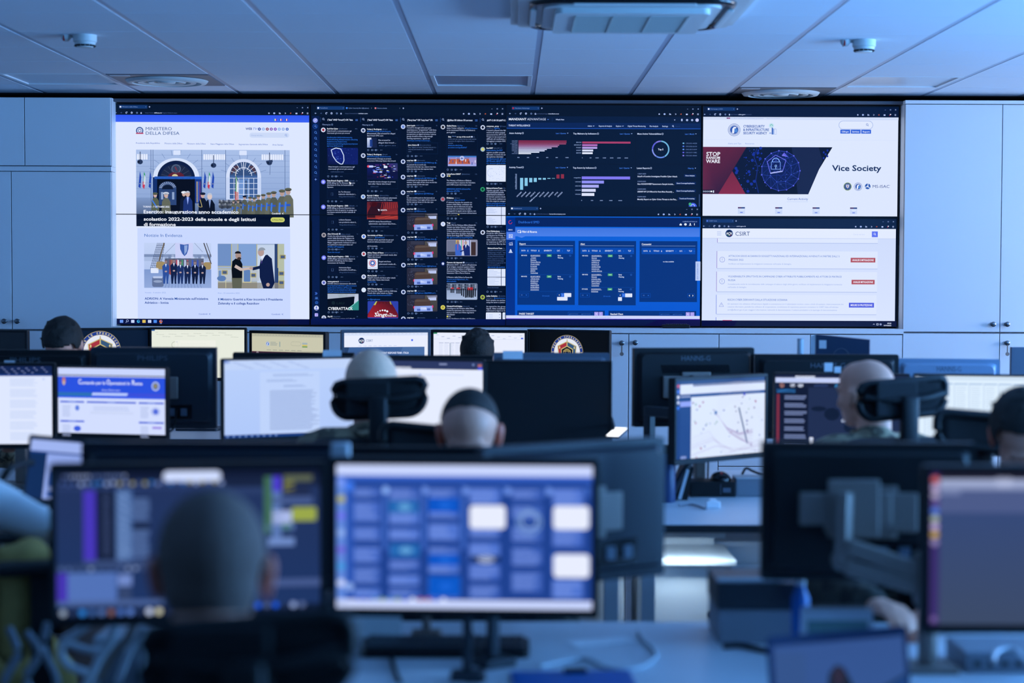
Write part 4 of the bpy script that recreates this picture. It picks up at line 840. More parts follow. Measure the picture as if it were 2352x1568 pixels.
p.poly([(185, 368), (285, 368), (238, 388)], '#4a80ea'); p.ring(110, 212, 22, 7, '#b8305c', 0, 300); p.text('MENU', 88, 298, 136, 13, '#c9d8fa', b=1); p.rect(66, 322, 166, 409, '#4c7cea'); p.up()
for a, b_, c, d in ((94, 348, 111, 366), (118, 348, 136, 373), (94, 372, 111, 388), (118, 378, 136, 388)): p.box(a, b_, c, d, 4, '#e8f0ff')
p.pline([(95, 455), (108, 442), (118, 450), (134, 434)], 4, '#c9d8fa')
for i in range(3): p.rect(98, 460 + i * 5, 126, 463 + i * 5, '#c9d8fa')
p.rect(130, 446, 136, 474, '#c9d8fa'); p.poly([(98, 548), (110, 516), (118, 516), (132, 548)], '#c9d8fa'); p.rect(94, 550, 136, 558, '#c9d8fa')
p.text('Dashboard SMD', 200, 210, 440, 26, '#2f7af0'); p.text('CLIENTE ATTIVO C4', 2056, 199, 2220, 13, '#8fb0f0')
p.poly([(2020, 232), (2035, 218), (2050, 232), (2046, 242), (2024, 242)], '#e8f0ff'); p.ell(2089, 230, 15, 13, '#e8f0ff'); p.ell(2143, 224, 7, 8, '#e8f0ff'); p.ell(2143, 242, 14, 9, '#e8f0ff', 180, 360); p.rect(2187, 217, 2194, 241, '#e8f0ff')
p.box(193, 302, 230, 331, 4, '#e8f0ff'); p.poly([(214, 318), (238, 318), (226, 338)], '#e8f0ff'); p.text('Filtri di Ricerca', 243, 319, 412, 22, '#eef4ff', b=1)
CARD = '#02327e'; HD = '#0448ae'
for (x0, x1, y1_, t, tx) in ((192, 842, 1144, 'Report', 284), (882, 1532, 1146, 'Alert', 953), (1573, 2225, 1107, 'Consuntivi', 1704)):
    p.rect(x0, 420, x1, y1_, CARD); p.up(); p.text(t, x0 + 22, 455, tx, 19, '#e8f0ff', b=1); p.rect(x0 + 22, 472, x1 - 22, 475, '#8fb0e8'); p.rect(x0 + 22, 496, x1 - 22, 567, HD); p.up()
    o = x0 - 192
    cols = ((235, 283, 'DATA'), (342, 408, 'TITOLO'), (490, 580, 'SEVERITY'), (638, 674, 'CAT.'), (751, 785, 'TLP')) if o < 700 else ((235, 283, 'DATA'), (348, 414, 'TITOLO'), (487, 577, 'SEVERITY'), (641, 677, 'CAT.'), (750, 784, 'TLP'))
    for a, b_, l in cols:
        a += o; b_ += o; p.text(l, a, 531, b_, 15, '#cfdffc', b=1); c = '#dbe6ff' if l in ('DATA', 'TITOLO') else '#1b66d8'
        p.rect(b_ + 24, 522, b_ + 28, 540, c); p.poly([(b_ + 18, 534), (b_ + 34, 534), (b_ + 26, 542)], c)
def trow(x, y, date, lines, rn, y2):
    p.text(date, x, y, x + 66, 13, '#cfdffc', b=1)
    for i, (l, w) in enumerate(lines): p.text(l, x + 106, y + i * 24.4, x + 106 + w, 13, '#d6e4ff'); p.rect(x + 106, y + i * 24.4 + 9, x + 106 + w, y + i * 24.4 + 12, '#b9ccf4')
    p.rr(x + 290, y - 13, x + 344, y + 15, 4, '#3f9c74'); p.up(); p.text('Low', x + 302, y, x + 334, 13, '#d8ffe8', b=1); p.text('Early', x + 412, y, x + 450, 14, '#d6e4ff', b=1); p.text('Warning', x + 412, y + 25, x + 474, 14, '#d6e4ff', b=1); p.ring(x + 554, y + 1, 10, 3, '#2f6fd8')
    if y2: p.rect(x - 20, y2, x + 585, y2 + 3, '#0a4aa8')
trow(234, 586, '08/10/22', (('IR220930ISEW', 110), ('. 9 team', 62), ('Ransom', 66), ('House afferma', 112), ('di aver violato', 102), ('la società', 72), ('taiwanese', 77), ('ADATA', 54), ('Technology', 84)), 9, 800)
trow(234, 823, '08/10/22', (('IR22091NIEW', 110), ('- Driver kurts', 100), ('abusato per', 90), ('disabilitare', 80), ('sistemi EDR', 96), ('da BlackByte', 98), ('ransomware', 95)), 7, 990)
trow(924, 587, '08/10/22', (('IN220930BEW -', 118), ('Everest', 60), ('ransomware', 95), ('pubblica un', 85), ('annuncio di', 86), ('vendita di dati', 102), ('inerenti una', 88), ('società elettrica', 118)), 8, 776)
trow(924, 800, '08/10/22', (('IN220930BEW -', 118), ('Rilevato', 62), ('presunto data', 102), ('leak ai danni di', 110), ('Toyota Motor', 94), ('Corporation', 86)), 6, 942)
trow(922, 964, '07/10/22', (('IN220928NEW -', 118), ('Individuate', 78)), 2, 0)
p.text('no data available', 1838, 651, 1962, 13, '#cfdffc', b=1)
for x0 in (213, 903, 1593): p.box(x0, 1010, x0 + 106, 1056, 3, '#0a50bc'); p.text('10', x0 + 18, 1033, x0 + 38, 12, '#5f93f0'); p.poly([(x0 + 72, 1030), (x0 + 90, 1030), (x0 + 81, 1040)], '#2f78f0')
p.text('50 records', 474, 1042, 555, 13, '#2f78f0'); p.text('24 records', 1165, 1044, 1246, 13, '#2f78f0')
for x0, rows in ((642, ((722, 802, 1010, 1054), (642, 760, 1054, 1094))), (1332, ((1412, 1492, 1012, 1054), (1332, 1376, 1054, 1096)))):
    p.box(x0, 1010, x0 + 44, 1054, 3, '#0a50bc'); p.pline([(x0 + 28, 1024), (x0 + 20, 1032), (x0 + 28, 1040)], 4, '#e8f0ff'); p.rect(x0 + 44, 1010, x0 + 80, 1054, '#2f6ee0'); p.up(); p.text('1', x0 + 58, 1032, x0 + 66, 14, '#fff')
    for a, b_, c, d in rows: p.rr(a, c, b_, d, 4, '#dfe8ff')
p.box(2117, 1012, 2200, 1056, 3, '#0a50bc'); p.pline([(2144, 1026), (2136, 1034), (2144, 1042)], 5, '#e8f0ff'); p.pline([(2174, 1026), (2182, 1034), (2174, 1042)], 5, '#e8f0ff')
for x0, x1, t, tx in ((192, 1182, 'PAESE TARGET', 382), (1225, 2218, 'Stacked Chart', 1390)):
    p.rect(x0, 1208, x1, 1268, CARD); p.up(); p.text(t, x0 + 20, 1245, tx, 19, '#e8f0ff', b=1); p.box(x1 - 416, 1224, x1 - 132, 1262, 3, '#0a50bc'); p.text('gg/mm/aaaa', x1 - 405, 1244, x1 - 300, 11, '#3c74d0'); p.text('gg/mm/aaaa', x1 - 265, 1244, x1 - 160, 11, '#3c74d0')
    p.rr(x1 - 118, 1222, x1 - 72, 1266, 3, '#a89cf0'); p.rr(x1 - 66, 1222, x1 - 22, 1266, 3, '#a89cf0'); p.up(); search_icon(p, x1 - 96, 1244, 8, 3, '#e8e4ff'); p.text('×', x1 - 52, 1244, None, 16, '#e8e4ff', b=1)
p.up(); p.rect(60, 1264, 2258, 1300, '#cfd8fb'); p.rect(60, 1298, 2258, 1305, '#5b3ad0'); p.up(); p.text('© 2020 - Leonardo S.p.A.', 1045, 1283, 1256, 14, '#9fb0e0')
p.rr(2206, 648, 2262, 864, 4, '#b9cdf8'); p.up(); p.text('EDIT DASHBOARD', 2230, 850, 2416, 14, '#3f6fd0', ang=-90)
p.rect(60, 1305, 2262, 1420, '#020f48', '#020a34'); p.poly([(1800, 1305), (2262, 1305), (2262, 1420), (1500, 1420)], ['#141250', '#1a1c58', '#141848', '#06103c']); p.up()
# ---- fourth column
zwall(p, 3, 1590, 220, 4.612, 1838)
p.rect(70, 60, 2290, 1310, '#020d22'); p.up(); p.rect(98, 228, 2188, 1278, '#dde7ff'); p.up()
browser(p, 100, 2190, 145, 202, [(160, 456, 'Homepage | CISA', 326, 1, '#cfdcff')], (395, 630, ('https://www.', 'cisa.gov', '/uscert/')), 10.5, bg='#03163a')
p.rect(100, 228, 2190, 258, '#d0dcf8'); p.up(); p.rect(366, 234, 404, 249, '#9f6a9c'); p.rect(366, 234, 382, 243, '#2c3a80'); p.text('An official website of the United States government', 412, 242, 758, 10, '#8fa6dc'); p.text("Here's how you know", 790, 240, 932, 10, '#8fa6dc')
def seal(p, x, y, r, c='#3d66b8'):
    p.ell(x, y, r, r, '#e4ecff'); p.up(); p.ring(x, y, r, r * .06, c, n=30); p.ring(x, y, r * .8, r * .07, c, n=24)
    for k in range(22): a = R(k * 360 / 22); p.rect(x + r * .88 * math.cos(a) - r * .03, y + r * .88 * math.sin(a) - r * .03, x + r * .88 * math.cos(a) + r * .03, y + r * .88 * math.sin(a) + r * .03, c)
    p.ell(x, y, r * .66, r * .66, '#2a55b0'); p.up(); p.poly([(x - .35 * r, y + .55 * r), (x - .3 * r, y - .2 * r), (x - .05 * r, y - .5 * r), (x + .35 * r, y - .45 * r), (x + .3 * r, y - .25 * r), (x + .05 * r, y - .2 * r), (x, y + .55 * r)], '#e4ecff'); p.ell(x + .28 * r, y + .12 * r, .26 * r, .3 * r, '#4f8ad8')
seal(p, 447, 365, 66)
for i, (t, b_) in enumerate((('CYBERSECURITY', 770), ('& INFRASTRUCTURE', 816), ('SECURITY AGENCY', 796))): p.text(t, 543, 327 + i * 35.5, b_, 25, '#2f5cb0', b=1)
p.ell(842, 318, 26, 26, '#bfe0f0'); p.up(); p.ring(842, 318, 14, 6, '#5fb8a8', 150, 390); p.rect(845, 340, 858, 412, '#3d66b8'); p.rect(858, 350, 870, 412, '#7f9fe0'); p.box(875, 355, 896, 412, 2, '#6f90d8'); p.line(884, 346, 876, 356, 2, '#6f90d8'); p.line(820, 398, 842, 398, 12, '#8fabe4')
p.rr(1556, 265, 1920, 355, 44, '#8fa8e0'); p.up(); p.rr(1560, 269, 1916, 351, 41, '#e0e9ff'); p.up(); search_icon(p, 1858, 305, 12, 4, '#4f74c0')
for x0, t in ((1574, 'CISA.gov'), (1685, 'Services'), (1796, 'Report')): p.rect(x0, 358, x0 + 104, 400, '#2f62d8'); p.up(); p.text(t, x0 + 15, 380, x0 + 90, 15, '#e8f0ff', b=1)
p.rect(100, 468, 2190, 470, '#cfdcf8'); p.text('Alerts and Tips', 382, 509, 524, 15, '#7f9ee0'); p.text('Resources', 565, 509, 661, 15, '#7f9ee0')
yA, yB = 545, 1044
p.poly([(96, yA), (1492, yA), (1194, yB), (96, yB)], ['#06163c', '#03102e', '#03102c', '#06163c']); p.up(); p.poly([(1060, yA), (1345, yA), (1390, 690), (1240, yB), (1130, yB)], '#14224a'); p.poly([(96, yA), (580, yA), (283, yB), (96, yB)], ['#6c2444', '#501c3c', '#30183c', '#5c2444']); p.poly([(430, 800), (574, yB), (283, yB)], ['#702440', '#86294a', '#82284a']); p.up()
for i in range(34):
    xs = 96 + i * 14.5; xe = xs - 90; p.line(max(xs, 96), yA + 2 if xs > 96 else yA, max(96, xs + 20 - 160), yA + 250, 1.4, '#3c1a38') if xs + 20 < 440 else None
_r.seed(9)
for i in range(70):
    a, b_ = _r.uniform(450, 740), _r.uniform(555, 1035)
    if a < 450 + abs(b_ - 800) * .5: continue
    rr_ = _r.choice([3, 4, 6, 9, 16]); p.ell(a, b_, rr_, rr_, '#14309c' if rr_ > 6 else '#2a4fc8', n=10)
p.pline([(690, 560), (660, 650), (700, 760), (680, 900), (710, 1030)], 9, '#132a7c'); p.up()
cx, cy = 945, 795; ring_ = [(cx + 205 * math.cos(R(k * 24)), cy + 212 * math.sin(R(k * 24))) for k in range(15)]; inner = [(cx + 120 * math.cos(R(k * 45 + 20)), cy + 125 * math.sin(R(k * 45 + 20))) for k in range(8)]
p.poly([(cx + 200 * math.cos(R(k * 15)), cy + 205 * math.sin(R(k * 15))) for k in range(24)], '#081c58'); p.up()
for k in range(15):
    a, b_ = ring_[k], ring_[(k + 1) % 15]; p.line(*a, *b_, 5, '#3446c0'); p.ell(a[0], a[1], 8, 8, '#6a70f0', n=8); p.line(*a, *inner[(k * 8) // 15], 3, '#2a44b4'); p.line(*a, *inner[((k * 8) // 15 + 1) % 8], 2.2, '#24409c')
for k in range(8): p.line(*inner[k], *inner[(k + 1) % 8], 3, '#2f4cc4'); p.line(*inner[k], *inner[(k + 3) % 8], 2.2, '#2238a0'); p.ell(*inner[k], 5, 5, '#5f78f0', n=8)
p.up(); p.pline([(800, 700), (890, 630), (1000, 685), (965, 800), (835, 822), (800, 700)], 6, '#6f74f4'); p.pline([(835, 822), (965, 800)], 12, '#b9c4ff'); p.box(842, 700, 942, 782, 5, '#7fa8ff'); p.ring(892, 700, 42, 9, '#7fa8ff', 180, 360, n=24); p.ring(892, 745, 12, 5, '#9fc8ff'); p.rect(889, 752, 895, 776, '#9fc8ff')
for i in range(30): a = _r.uniform(0, 6.28); q_ = _r.uniform(0, 230); p.ell(cx + q_ * math.cos(a), cy + q_ * math.sin(a), 3, 3, '#6f90ff', n=6)
for a0 in (580, 600, 620, 640, 660): p.ell(1400 + (a0 * 7) % 60, a0, 10, 12, '#14309c', n=8)
p.poly([(955, 635), (980, 600), (1030, 655)], ['#8f88ff', '#4a48c8', '#3a50d0'])
p.up(); p.text('STOP', 152, 621, 300, 40, '#f0f3ff', b=1); p.text('RANSOM', 152, 660, 300, 25, '#f0f3ff', b=1); p.text('WARE', 152, 697, 300, 36, '#f0f3ff', b=1)
p.rect(96, 1000, 244, 1034, '#0d1834'); p.up(); [p.ring(109 + k * 20.5, 1017, 8, 3, '#c9d4f0') for k in range(5)]; p.ell(210, 1017, 9, 9, '#f4f7ff'); p.rect(226, 1006, 238, 1030, '#dfe6fa')
p.text('Vice Society', 1493, 765, 2010, 58, '#0e2a5c', b=1)
p.ell(1657, 960, 43, 43, '#8fa868'); p.up(); p.ell(1657, 960, 37, 37, '#17408c'); [p.rect(1657 + 30 * math.cos(R(k * 30)) - 3, 960 + 30 * math.sin(R(k * 30)) - 3, 1657 + 30 * math.cos(R(k * 30)) + 3, 960 + 30 * math.sin(R(k * 30)) + 3, '#c9c890') for k in range(12)]; p.up(); p.poly([(1640, 940), (1674, 940), (1674, 965), (1657, 982), (1640, 965)], '#c9d0e8'); p.rect(1652, 946, 1662, 972, '#8c4a5c'); seal(p, 1769, 961, 44)
p.ell(1871, 958, 30, 30, '#2f5cb0'); p.up(); [p.line(1871 + 30 * math.cos(R(a)), 958 + 30 * math.sin(R(a)), 1871 - 8 * math.cos(R(a)), 958 - 8 * math.sin(R(a)), 7, '#e0e9ff') for a in (40, 160, 280)]; p.ell(1871, 958, 9, 9, '#e0e9ff'); p.text('MS-ISAC', 1920, 958, 2104, 30, '#17408c'); p.text('·', 2106, 946, None, 20, '#17408c')
p.text('Current Activity', 1016, 1093, 1238, 24, '#2f62c0'); p.rect(1010, 1122, 1240, 1125, '#b9cbf0')
for x in (493, 890, 1287, 1686): p.rect(x, 1182, x + 75, 1196, '#1c3a80'); p.rect(x, 1196, x + 75, 1254, '#c9d8f8'); p.up(); p.rect(x, 1182, x + 38, 1196, '#4a2c60'); p.rect(x + 18, 1208, x + 66, 1216, '#e4ecff'); p.rect(x + 24, 1235, x + 52, 1243, '#4f70e0')
zwall(p, 3, 1590, 480, 4.612, 1838); p.up(2)
p.rect(70, 84, 2290, 1400, '#020d22'); p.up(); p.rect(98, 210, 2176, 1190, '#cfdcfb', '#d9e4ff'); p.up()
browser(p, 100, 2180, 130, 186, [(154, 452, 'CSIRT Italia', 272, 1, '#4f74d8')], (387, 578, ('https://www.', 'csirt.gov.it', '')), 10.5, bg='#0a2146')
p.rect(104, 210, 2176, 312, '#e3ebff'); p.rect(104, 312, 2176, 315, '#b3c3ec'); p.up()
for i in range(3): p.rect(273, 244 + i * 17, 319, 247 + i * 17, '#6f94e0')
def acn(p, x, y, r):
    p.ell(x, y, r, r, '#082450'); p.up(); p.ring(x, y, r, r * .12, '#1f4c9c', n=24); p.text('ACN', x - r * .78, y, x + r * .78, r * .62, '#eef4ff', b=1); p.rect(x - r * .5, y + r * .45, x - r * .15, y + r * .55, '#2c9a5c'); p.rect(x - r * .15, y + r * .45, x + r * .2, y + r * .55, '#fff'); p.rect(x + r * .2, y + r * .45, x + r * .55, y + r * .55, '#c23a4a')
acn(p, 403, 262, 40); p.text('CSIRT', 466, 265, 624, 42, '#173f82'); p.text('Cerca nel sito', 1722, 268, 1846, 15, '#c3d0f0'); p.rect(1921, 236, 1984, 297, '#5a70f0'); p.up(); search_icon(p, 1950, 264, 11, 4, '#e8eeff')
def alert(x0, x1, y0_, y1_, bar):
    p.rect(x0 + 4, y1_, x1, y1_ + 7, '#b5c5ee'); p.rect(x0, y0_, x1, y1_, '#dde7ff'); p.up(); p.rect(x0, y0_, x0 + 5, y1_, bar)
alert(275, 1986, 316, 360, '#8f74c8'); alert(272, 1985, 450, 632, '#8f74c8'); alert(270, 1982, 668, 880, '#8f74c8'); alert(268, 1978, 914, 1119, '#5f78e0'); alert(266, 1976, 1154, 1190, '#5f78e0')
for y in (541, 772): p.ring(331, y, 29, 4, '#7f90d8', n=28); p.rect(329, y - 16, 333, y + 6, '#7f90d8'); p.rect(329, y + 11, 333, y + 16, '#7f90d8')
p.pline([(302, 1040), (326, 997), (350, 1040), (302, 1040)], 4, '#8f9fe0'); p.rect(324, 1010, 328, 1028, '#8f9fe0')
p.text("ATTACCHI DDOS AI DANNI DI SOGGETTI NAZIONALI ED INTERNAZIONALI AVVENUTI A PARTIRE DALL'11", 397, 502, 1586, 19, '#3f70c8'); p.text('MAGGIO 2022', 397, 542, 558, 19, '#3f70c8'); p.text("Verificare ed implementare le mitigazioni contenute nell'analisi di dettaglio.", 395, 585, 1070, 15, '#8fa8e0')
p.text('VULNERABILITÀ SFRUTTATE IN CAMPAGNE CYBER ATTRIBUITE PUBBLICAMENTE AD ATTORI DI MATRICE', 394, 719, 1605, 19, '#3f70c8'); p.text('RUSSA', 394, 759, 473, 19, '#3f70c8'); p.text('Considerando anche la recrudescenza delle campagne di attacco degli ultimi giorni, verificare ed implementare le mitigazioni contenute', 392, 801, 1610, 15, '#8fa8e0'); p.text("nell'analisi di dettaglio.", 392, 833, 595, 15, '#8fa8e0')
p.text('RISCHI CYBER DERIVANTI DALLA SITUAZIONE UCRAINA', 391, 967, 1028, 20, '#3f70c8'); p.text('Gli operatori che utilizzano infrastrutture digitali in connessione con il cyberspazio ucraino, come a titolo di esempio, interconnessione tra', 390, 1011, 1627, 15, '#8fa8e0')
p.text("i sistemi informativi, piattaforme software di cooperazione, condivisione di repository, possono contattare lo CSIRT Italia all'indirizzo", 389, 1042, 1574, 15, '#8fa8e0'); p.text('csirt@alfacert.gov.it per maggiori informazioni, indicando la denominazione, il settore produttivo e la tipologia di interconnessione.', 389, 1074, 1562, 15, '#8fa8e0')
for a, b_, c, d, t, col in ((1698, 517, 1961, 566, 'ANALISI E MITIGAZIONE', '#b0505c'), (1710, 751, 1956, 799, 'ANALISI MITIGAZIONE', '#b0505c'), (1684, 995, 1952, 1046, 'MISURE DI PROTEZIONE', '#5060e0')): p.rect(a, b_, c, d, col); p.up(); p.text(t, a + 18, (b_ + d) / 2, c - 18, 19, '#f0f0ff', b=1)
p.up(); p.rect(92, 1188, 2200, 1300, '#0a123c', '#0d1a40'); p.poly([(92, 1188), (500, 1188), (430, 1300), (92, 1300)], ['#06104a', '#14184c', '#10164a', '#070f40']); p.rect(340, 1184, 440, 1190, '#c03058'); p.up()
p.pline([(1944, 1228), (1953, 1218), (1962, 1228)], 4, '#b9c6ea'); p.box(1980, 1214, 2002, 1234, 4, '#c9d4f4'); p.ell(2025, 1224, 12, 11, '#8f9cc8'); p.text('09:50', 2096, 1213, 2138, 13, '#d6e0fa', b=1); p.text('10/10/2022', 2056, 1236, 2138, 13, '#d6e0fa', b=1)

# ------------------------------------------------------------------ the eight displays of the video wall
VY = 11.10
GX0, GX1, GY0, GY1 = 258.0, 2066.5, 237.0, 745.0
cTL, cTR, cBL, cBR = at(258, 237, VY), at(2066, 243, VY), at(261, 745, VY), at(2062, 751, VY)
WX0 = (cTL.x + cBL.x) / 2; WX1 = (cTR.x + cBR.x) / 2; WZ1 = (cTL.z + cTR.z) / 2; WZ0 = (cBL.z + cBR.z) / 2
pw = (WX1 - WX0) / 4; ph = (WZ1 - WZ0) / 2
names = [['ministry home page with a ceremony photo', 'ministry page with two news photos and taskbar'], ['top of the dark social feed columns', 'bottom of the dark feed columns with car photos'], ['dark page of coloured bar charts', 'bright blue dashboard of three table cards'], ['cybersecurity agency page reading Vice Society', 'pale alert list page headed CSIRT']]
pos_ = ['far left', 'second column', 'third column', 'far right']
UP1 = (GX1 - GX0) / 4; VP1 = (GY1 - GY0) / 2
for k in range(4):
    for r_ in range(2):
        x0 = WX0 + k * pw; z1 = WZ1 - r_ * ph
        t = thing('video_wall_display', ((x0 + pw / 2), VY + .02, z1 - ph), f"{['upper', 'lower'][r_]} video wall display, {pos_[k]}, with {names[k][r_]}", 'display', 'displays of the video wall')
        bz = 0.0022
        m = MB(); m.box(-pw / 2 + .0005, pw / 2 - .0005, 0, .09, .0005, ph - .0005, bev=.002, seg=1); m.build('housing', M['black'], t)
        m = MB()
        for a, b_, c, d in ((-pw / 2, pw / 2, 0, bz), (-pw / 2, pw / 2, ph - bz, ph), (-pw / 2, -pw / 2 + bz, bz, ph - bz), (pw / 2 - bz, pw / 2, bz, ph - bz)): m.box(a, b_, -.0135, -.0015, c, d)
        m.build('bezel', M['gloss'], t)
        gx0 = GX0 + k * UP1; gy0 = GY0 + r_ * VP1
        fm = lambda x, y, d, gx0=gx0, gy0=gy0: ((x - gx0) / UP1 * pw - pw / 2, -.004 - d, ph - (y - gy0) / VP1 * ph)
        P1.build('screen', t, fm, (gx0 + .8, gy0 + .8, gx0 + UP1 - .8, gy0 + VP1 - .8), step=.00002, col_=k)
P1.items = []
# ------------------------------------------------------------------ room shell
CEIL = 2.70; CABR = 4.3; YB = 11.80; YF = -0.6
m = MB(); m.box(WALL_L, WALL_R, YF, YB, -.06, 0); struct(m.build('floor', M['floor']), 'dark grey vinyl floor')
m = MB(); m.box(WALL_L, WALL_R, YB, YB + .1, 0, CEIL + .1); struct(m.build('wall_back', M['wall']), 'pale wall behind the cabinets')
m = MB(); m.box(WALL_L - .1, WALL_L, YF, YB + .1, 0, CEIL + .1); struct(m.build('wall_left', M['wall']), 'pale wall on the left')
m = MB(); ys = sorted(WIN); y = YF
for (wy, ww, sz, wh) in ys:
    m.box(WALL_R, WALL_R + .1, y, wy - ww / 2, 0, CEIL + .1); m.box(WALL_R, WALL_R + .1, wy - ww / 2, wy + ww / 2, 0, sz); m.box(WALL_R, WALL_R + .1, wy - ww / 2, wy + ww / 2, sz + wh, CEIL + .1); y = wy + ww / 2
m.box(WALL_R, WALL_R + .1, y, YB + .1, 0, CEIL + .1); struct(m.build('wall_right', M['wall']), 'pale wall with the windows on the right')
for i, (wy, ww, sz, wh) in enumerate(ys):
    m = MB()
    for a, b_, c, d in ((-ww / 2, ww / 2, sz, sz + .05), (-ww / 2, ww / 2, sz + wh - .05, sz + wh), (-ww / 2, -ww / 2 + .05, sz, sz + wh), (ww / 2 - .05, ww / 2, sz, sz + wh), (-.03, .03, sz, sz + wh)): m.box(WALL_R - .02, WALL_R + .06, wy + a, wy + b_, c, d, bev=.004)
    struct(m.build(f'window_{i + 1}', M['white_lam']), 'white framed window in the right wall')

# suspended ceiling: grid bars and lay-in panels with fine cross joints
GX = 0.137; PIT = 0.6; CY = 11.285
special = {}
def cell(i, j): return GX + PIT * i, GX + PIT * (i + 1), CY - PIT * (j + 1), CY - PIT * j    # i along x, j rows towards the camera
skip = {(-4, 1), (2, 0), (-1, 1), (3, 1), (-5, 1)}
m = MB(); me_v = []
for i in range(-9, 11):
    for j in range(-1, 20):
        if (i, j) in skip: continue
        x0, x1, y0, y1 = cell(i, j); x0 = max(x0, WALL_L); x1 = min(x1, WALL_R); y0 = max(y0, YF); y1 = min(y1, YB)
        if x1 - x0 < .05 or y1 - y0 < .05: continue
        m.box(x0 + .0145, x1 - .0145, y0 + .0035, y1 - .0035, CEIL, CEIL + .02, mi=0)
for i in range(-9, 11):
    x = GX + PIT * i
    if WALL_L < x < WALL_R: m.box(x - .014, x + .014, YF, YB, CEIL + .0015, CEIL + .03, mi=1)
m.box(WALL_L, WALL_R, YF, YB, CEIL + .03, CEIL + .1, mi=1)
struct(m.build('ceiling', [M['ceil'], M['tbar']]), 'suspended ceiling of pale panels between long grid bars')

m = MB(); m.box(WALL_L, CABR, 11.17, YB, CEIL - .003, CEIL - .0005); struct(m.build('shade_strip_1', mat('painted_gap_shade', (.012, .018, .03), rough=.8)), 'dark strip painted as shade in the gap above the cabinets')  # near-black strip painted in for the shade over the cabinet tops
def diffuser(i, j, label):
    x0, x1, y0, y1 = cell(i, j); cx, cy = (x0 + x1) / 2, (y0 + y1) / 2
    t = thing('ceiling_diffuser', (cx, cy, CEIL - .004), label, 'air vent', 'round swirl diffusers in the ceiling')
    m = MB(); m.box(-.286, .286, -.297, .297, 0, .012, bev=.003); m.build('face_plate', M['duct'], t)
    for k, r in enumerate((.235, .175, .115)):
        m = MB(); m.lathe([(r, -.001), (r - .012, -.016), (r - .040, -.018 + .004 * k), (r - .046, .0), (r, .0)], n=48); m.build('ring', M['ac'], t, smooth=50)
    m = MB(); m.lathe([(.001, -.018), (.045, -.016), (.055, -.004), (.055, .0)], n=32); m.build('hub', M['ac'], t, smooth=50)
    m = MB(); m.box(-.27, -.16, -.27, -.235, -.0015, 0); m.build('maker_plate', M['paper'], t)
diffuser(-4, 1, 'round air diffuser in a grey plate above the left cabinets'); diffuser(2, 0, 'round air diffuser in a grey plate above the right end of the video wall')
def panel_light(i, j, label, col):
    x0, x1, y0, y1 = cell(i, j); cx, cy = (x0 + x1) / 2, (y0 + y1) / 2
    t = thing('ceiling_light_panel', (cx, cy, CEIL), label, 'ceiling light', 'switched-off square ceiling light panels')
    m = MB()
    for a, b_, c, d in ((-.286, .286, -.297, -.272), (-.286, .286, .272, .297), (-.286, -.262, -.272, .272), (.262, .286, -.272, .272)): m.box(a, b_, c, d, -.002, .014, bev=.002)
    m.build('frame', M['white_lam'], t)
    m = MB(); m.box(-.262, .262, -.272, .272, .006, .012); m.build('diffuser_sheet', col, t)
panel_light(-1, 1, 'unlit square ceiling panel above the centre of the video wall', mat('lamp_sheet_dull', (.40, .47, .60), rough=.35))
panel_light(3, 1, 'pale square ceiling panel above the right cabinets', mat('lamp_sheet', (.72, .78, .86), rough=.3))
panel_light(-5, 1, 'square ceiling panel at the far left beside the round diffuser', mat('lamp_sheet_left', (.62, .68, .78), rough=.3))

def smoke(x, y, side, label):
    t = thing('smoke_detector', (x, y, CEIL), label, 'smoke detector', 'smoke detectors on the ceiling')
    m = MB(); m.lathe([(.054, 0), (.054, -.030), (.050, -.034), (.001, -.034)][::-1], n=40); m.build('base', M['ac'], t, smooth=40)
    m = MB(); m.lathe([(.001, -.058), (.034, -.057), (.047, -.045), (.049, -.034), (.001, -.034)], n=40); m.build('chamber', M['ac'], t, smooth=40)
    m = MB()
    for k in range(14):
        a = 2 * PI * k / 14
        m.box(-.008, .008, -.003, .003, -.005, .005, mt=Matrix.Rotation(a, 4, 'Z') @ Matrix.Translation((0, -.0445, -.048)) @ Matrix.Rotation(R(-38), 4, 'X'))
    m.build('slot', M['black'], t)
    t2 = MB(); t2.lathe([(.001, -.030), (.012, -.028), (.022, -.016), (.024, 0)], n=24); b = t2.build('indicator_lamp', M['ac'], t, smooth=50, loc=(side * .088, 0, 0))
    r = MB(); r.box(-.004, .004, -.0235, .0235, -.0275, 0, bev=.004); r.build('red_band', M['red'], b, loc=(side * .006, 0, -.001))
    c = MB(); c.cyl((side * .05, 0, -.008), (side * .075, 0, -.008), .006, n=8); c.build('cable_stub', M['ac'], t)
smoke(-1.97, 8.42, -1, 'round white smoke detector on the left side of the ceiling'); smoke(1.655, 8.5, -1, 'round white smoke detector on the right side of the ceiling')

# air conditioning cassette
t = thing('ceiling_air_conditioner', (.475, 7.33, CEIL), 'square white air conditioning cassette in the ceiling', 'air conditioner')
S = .475
m = MB(); bm_ = m.prism(rrect(-S, S, -S, S, .03), 0, .03, mt=Matrix.Rotation(R(-90), 4, 'X')); m.build('casing', M['ac'], t)
m = MB(); m.prism(rrect(-S + .03, S - .03, -S + .03, S - .03, .06), .03, .045, mt=Matrix.Rotation(R(-90), 4, 'X')); m.build('lower_shell', M['ac'], t, smooth=30)
m = MB(); m.tube([(x, y, -.047) for x, y in rrect(-.385, .385, -.385, .385, .10, 6)], .017, n=10, sub=1, closed=True); m.build('air_slot', M['gloss'], t, smooth=60)
for a in range(4):
    mt = Matrix.Rotation(a * PI / 2, 4, 'Z')
    m = MB(); m.box(-.235, .235, -.397, -.372, -.070, -.062, bev=.003, mt=mt); m.build('louvre', M['ac'], t)
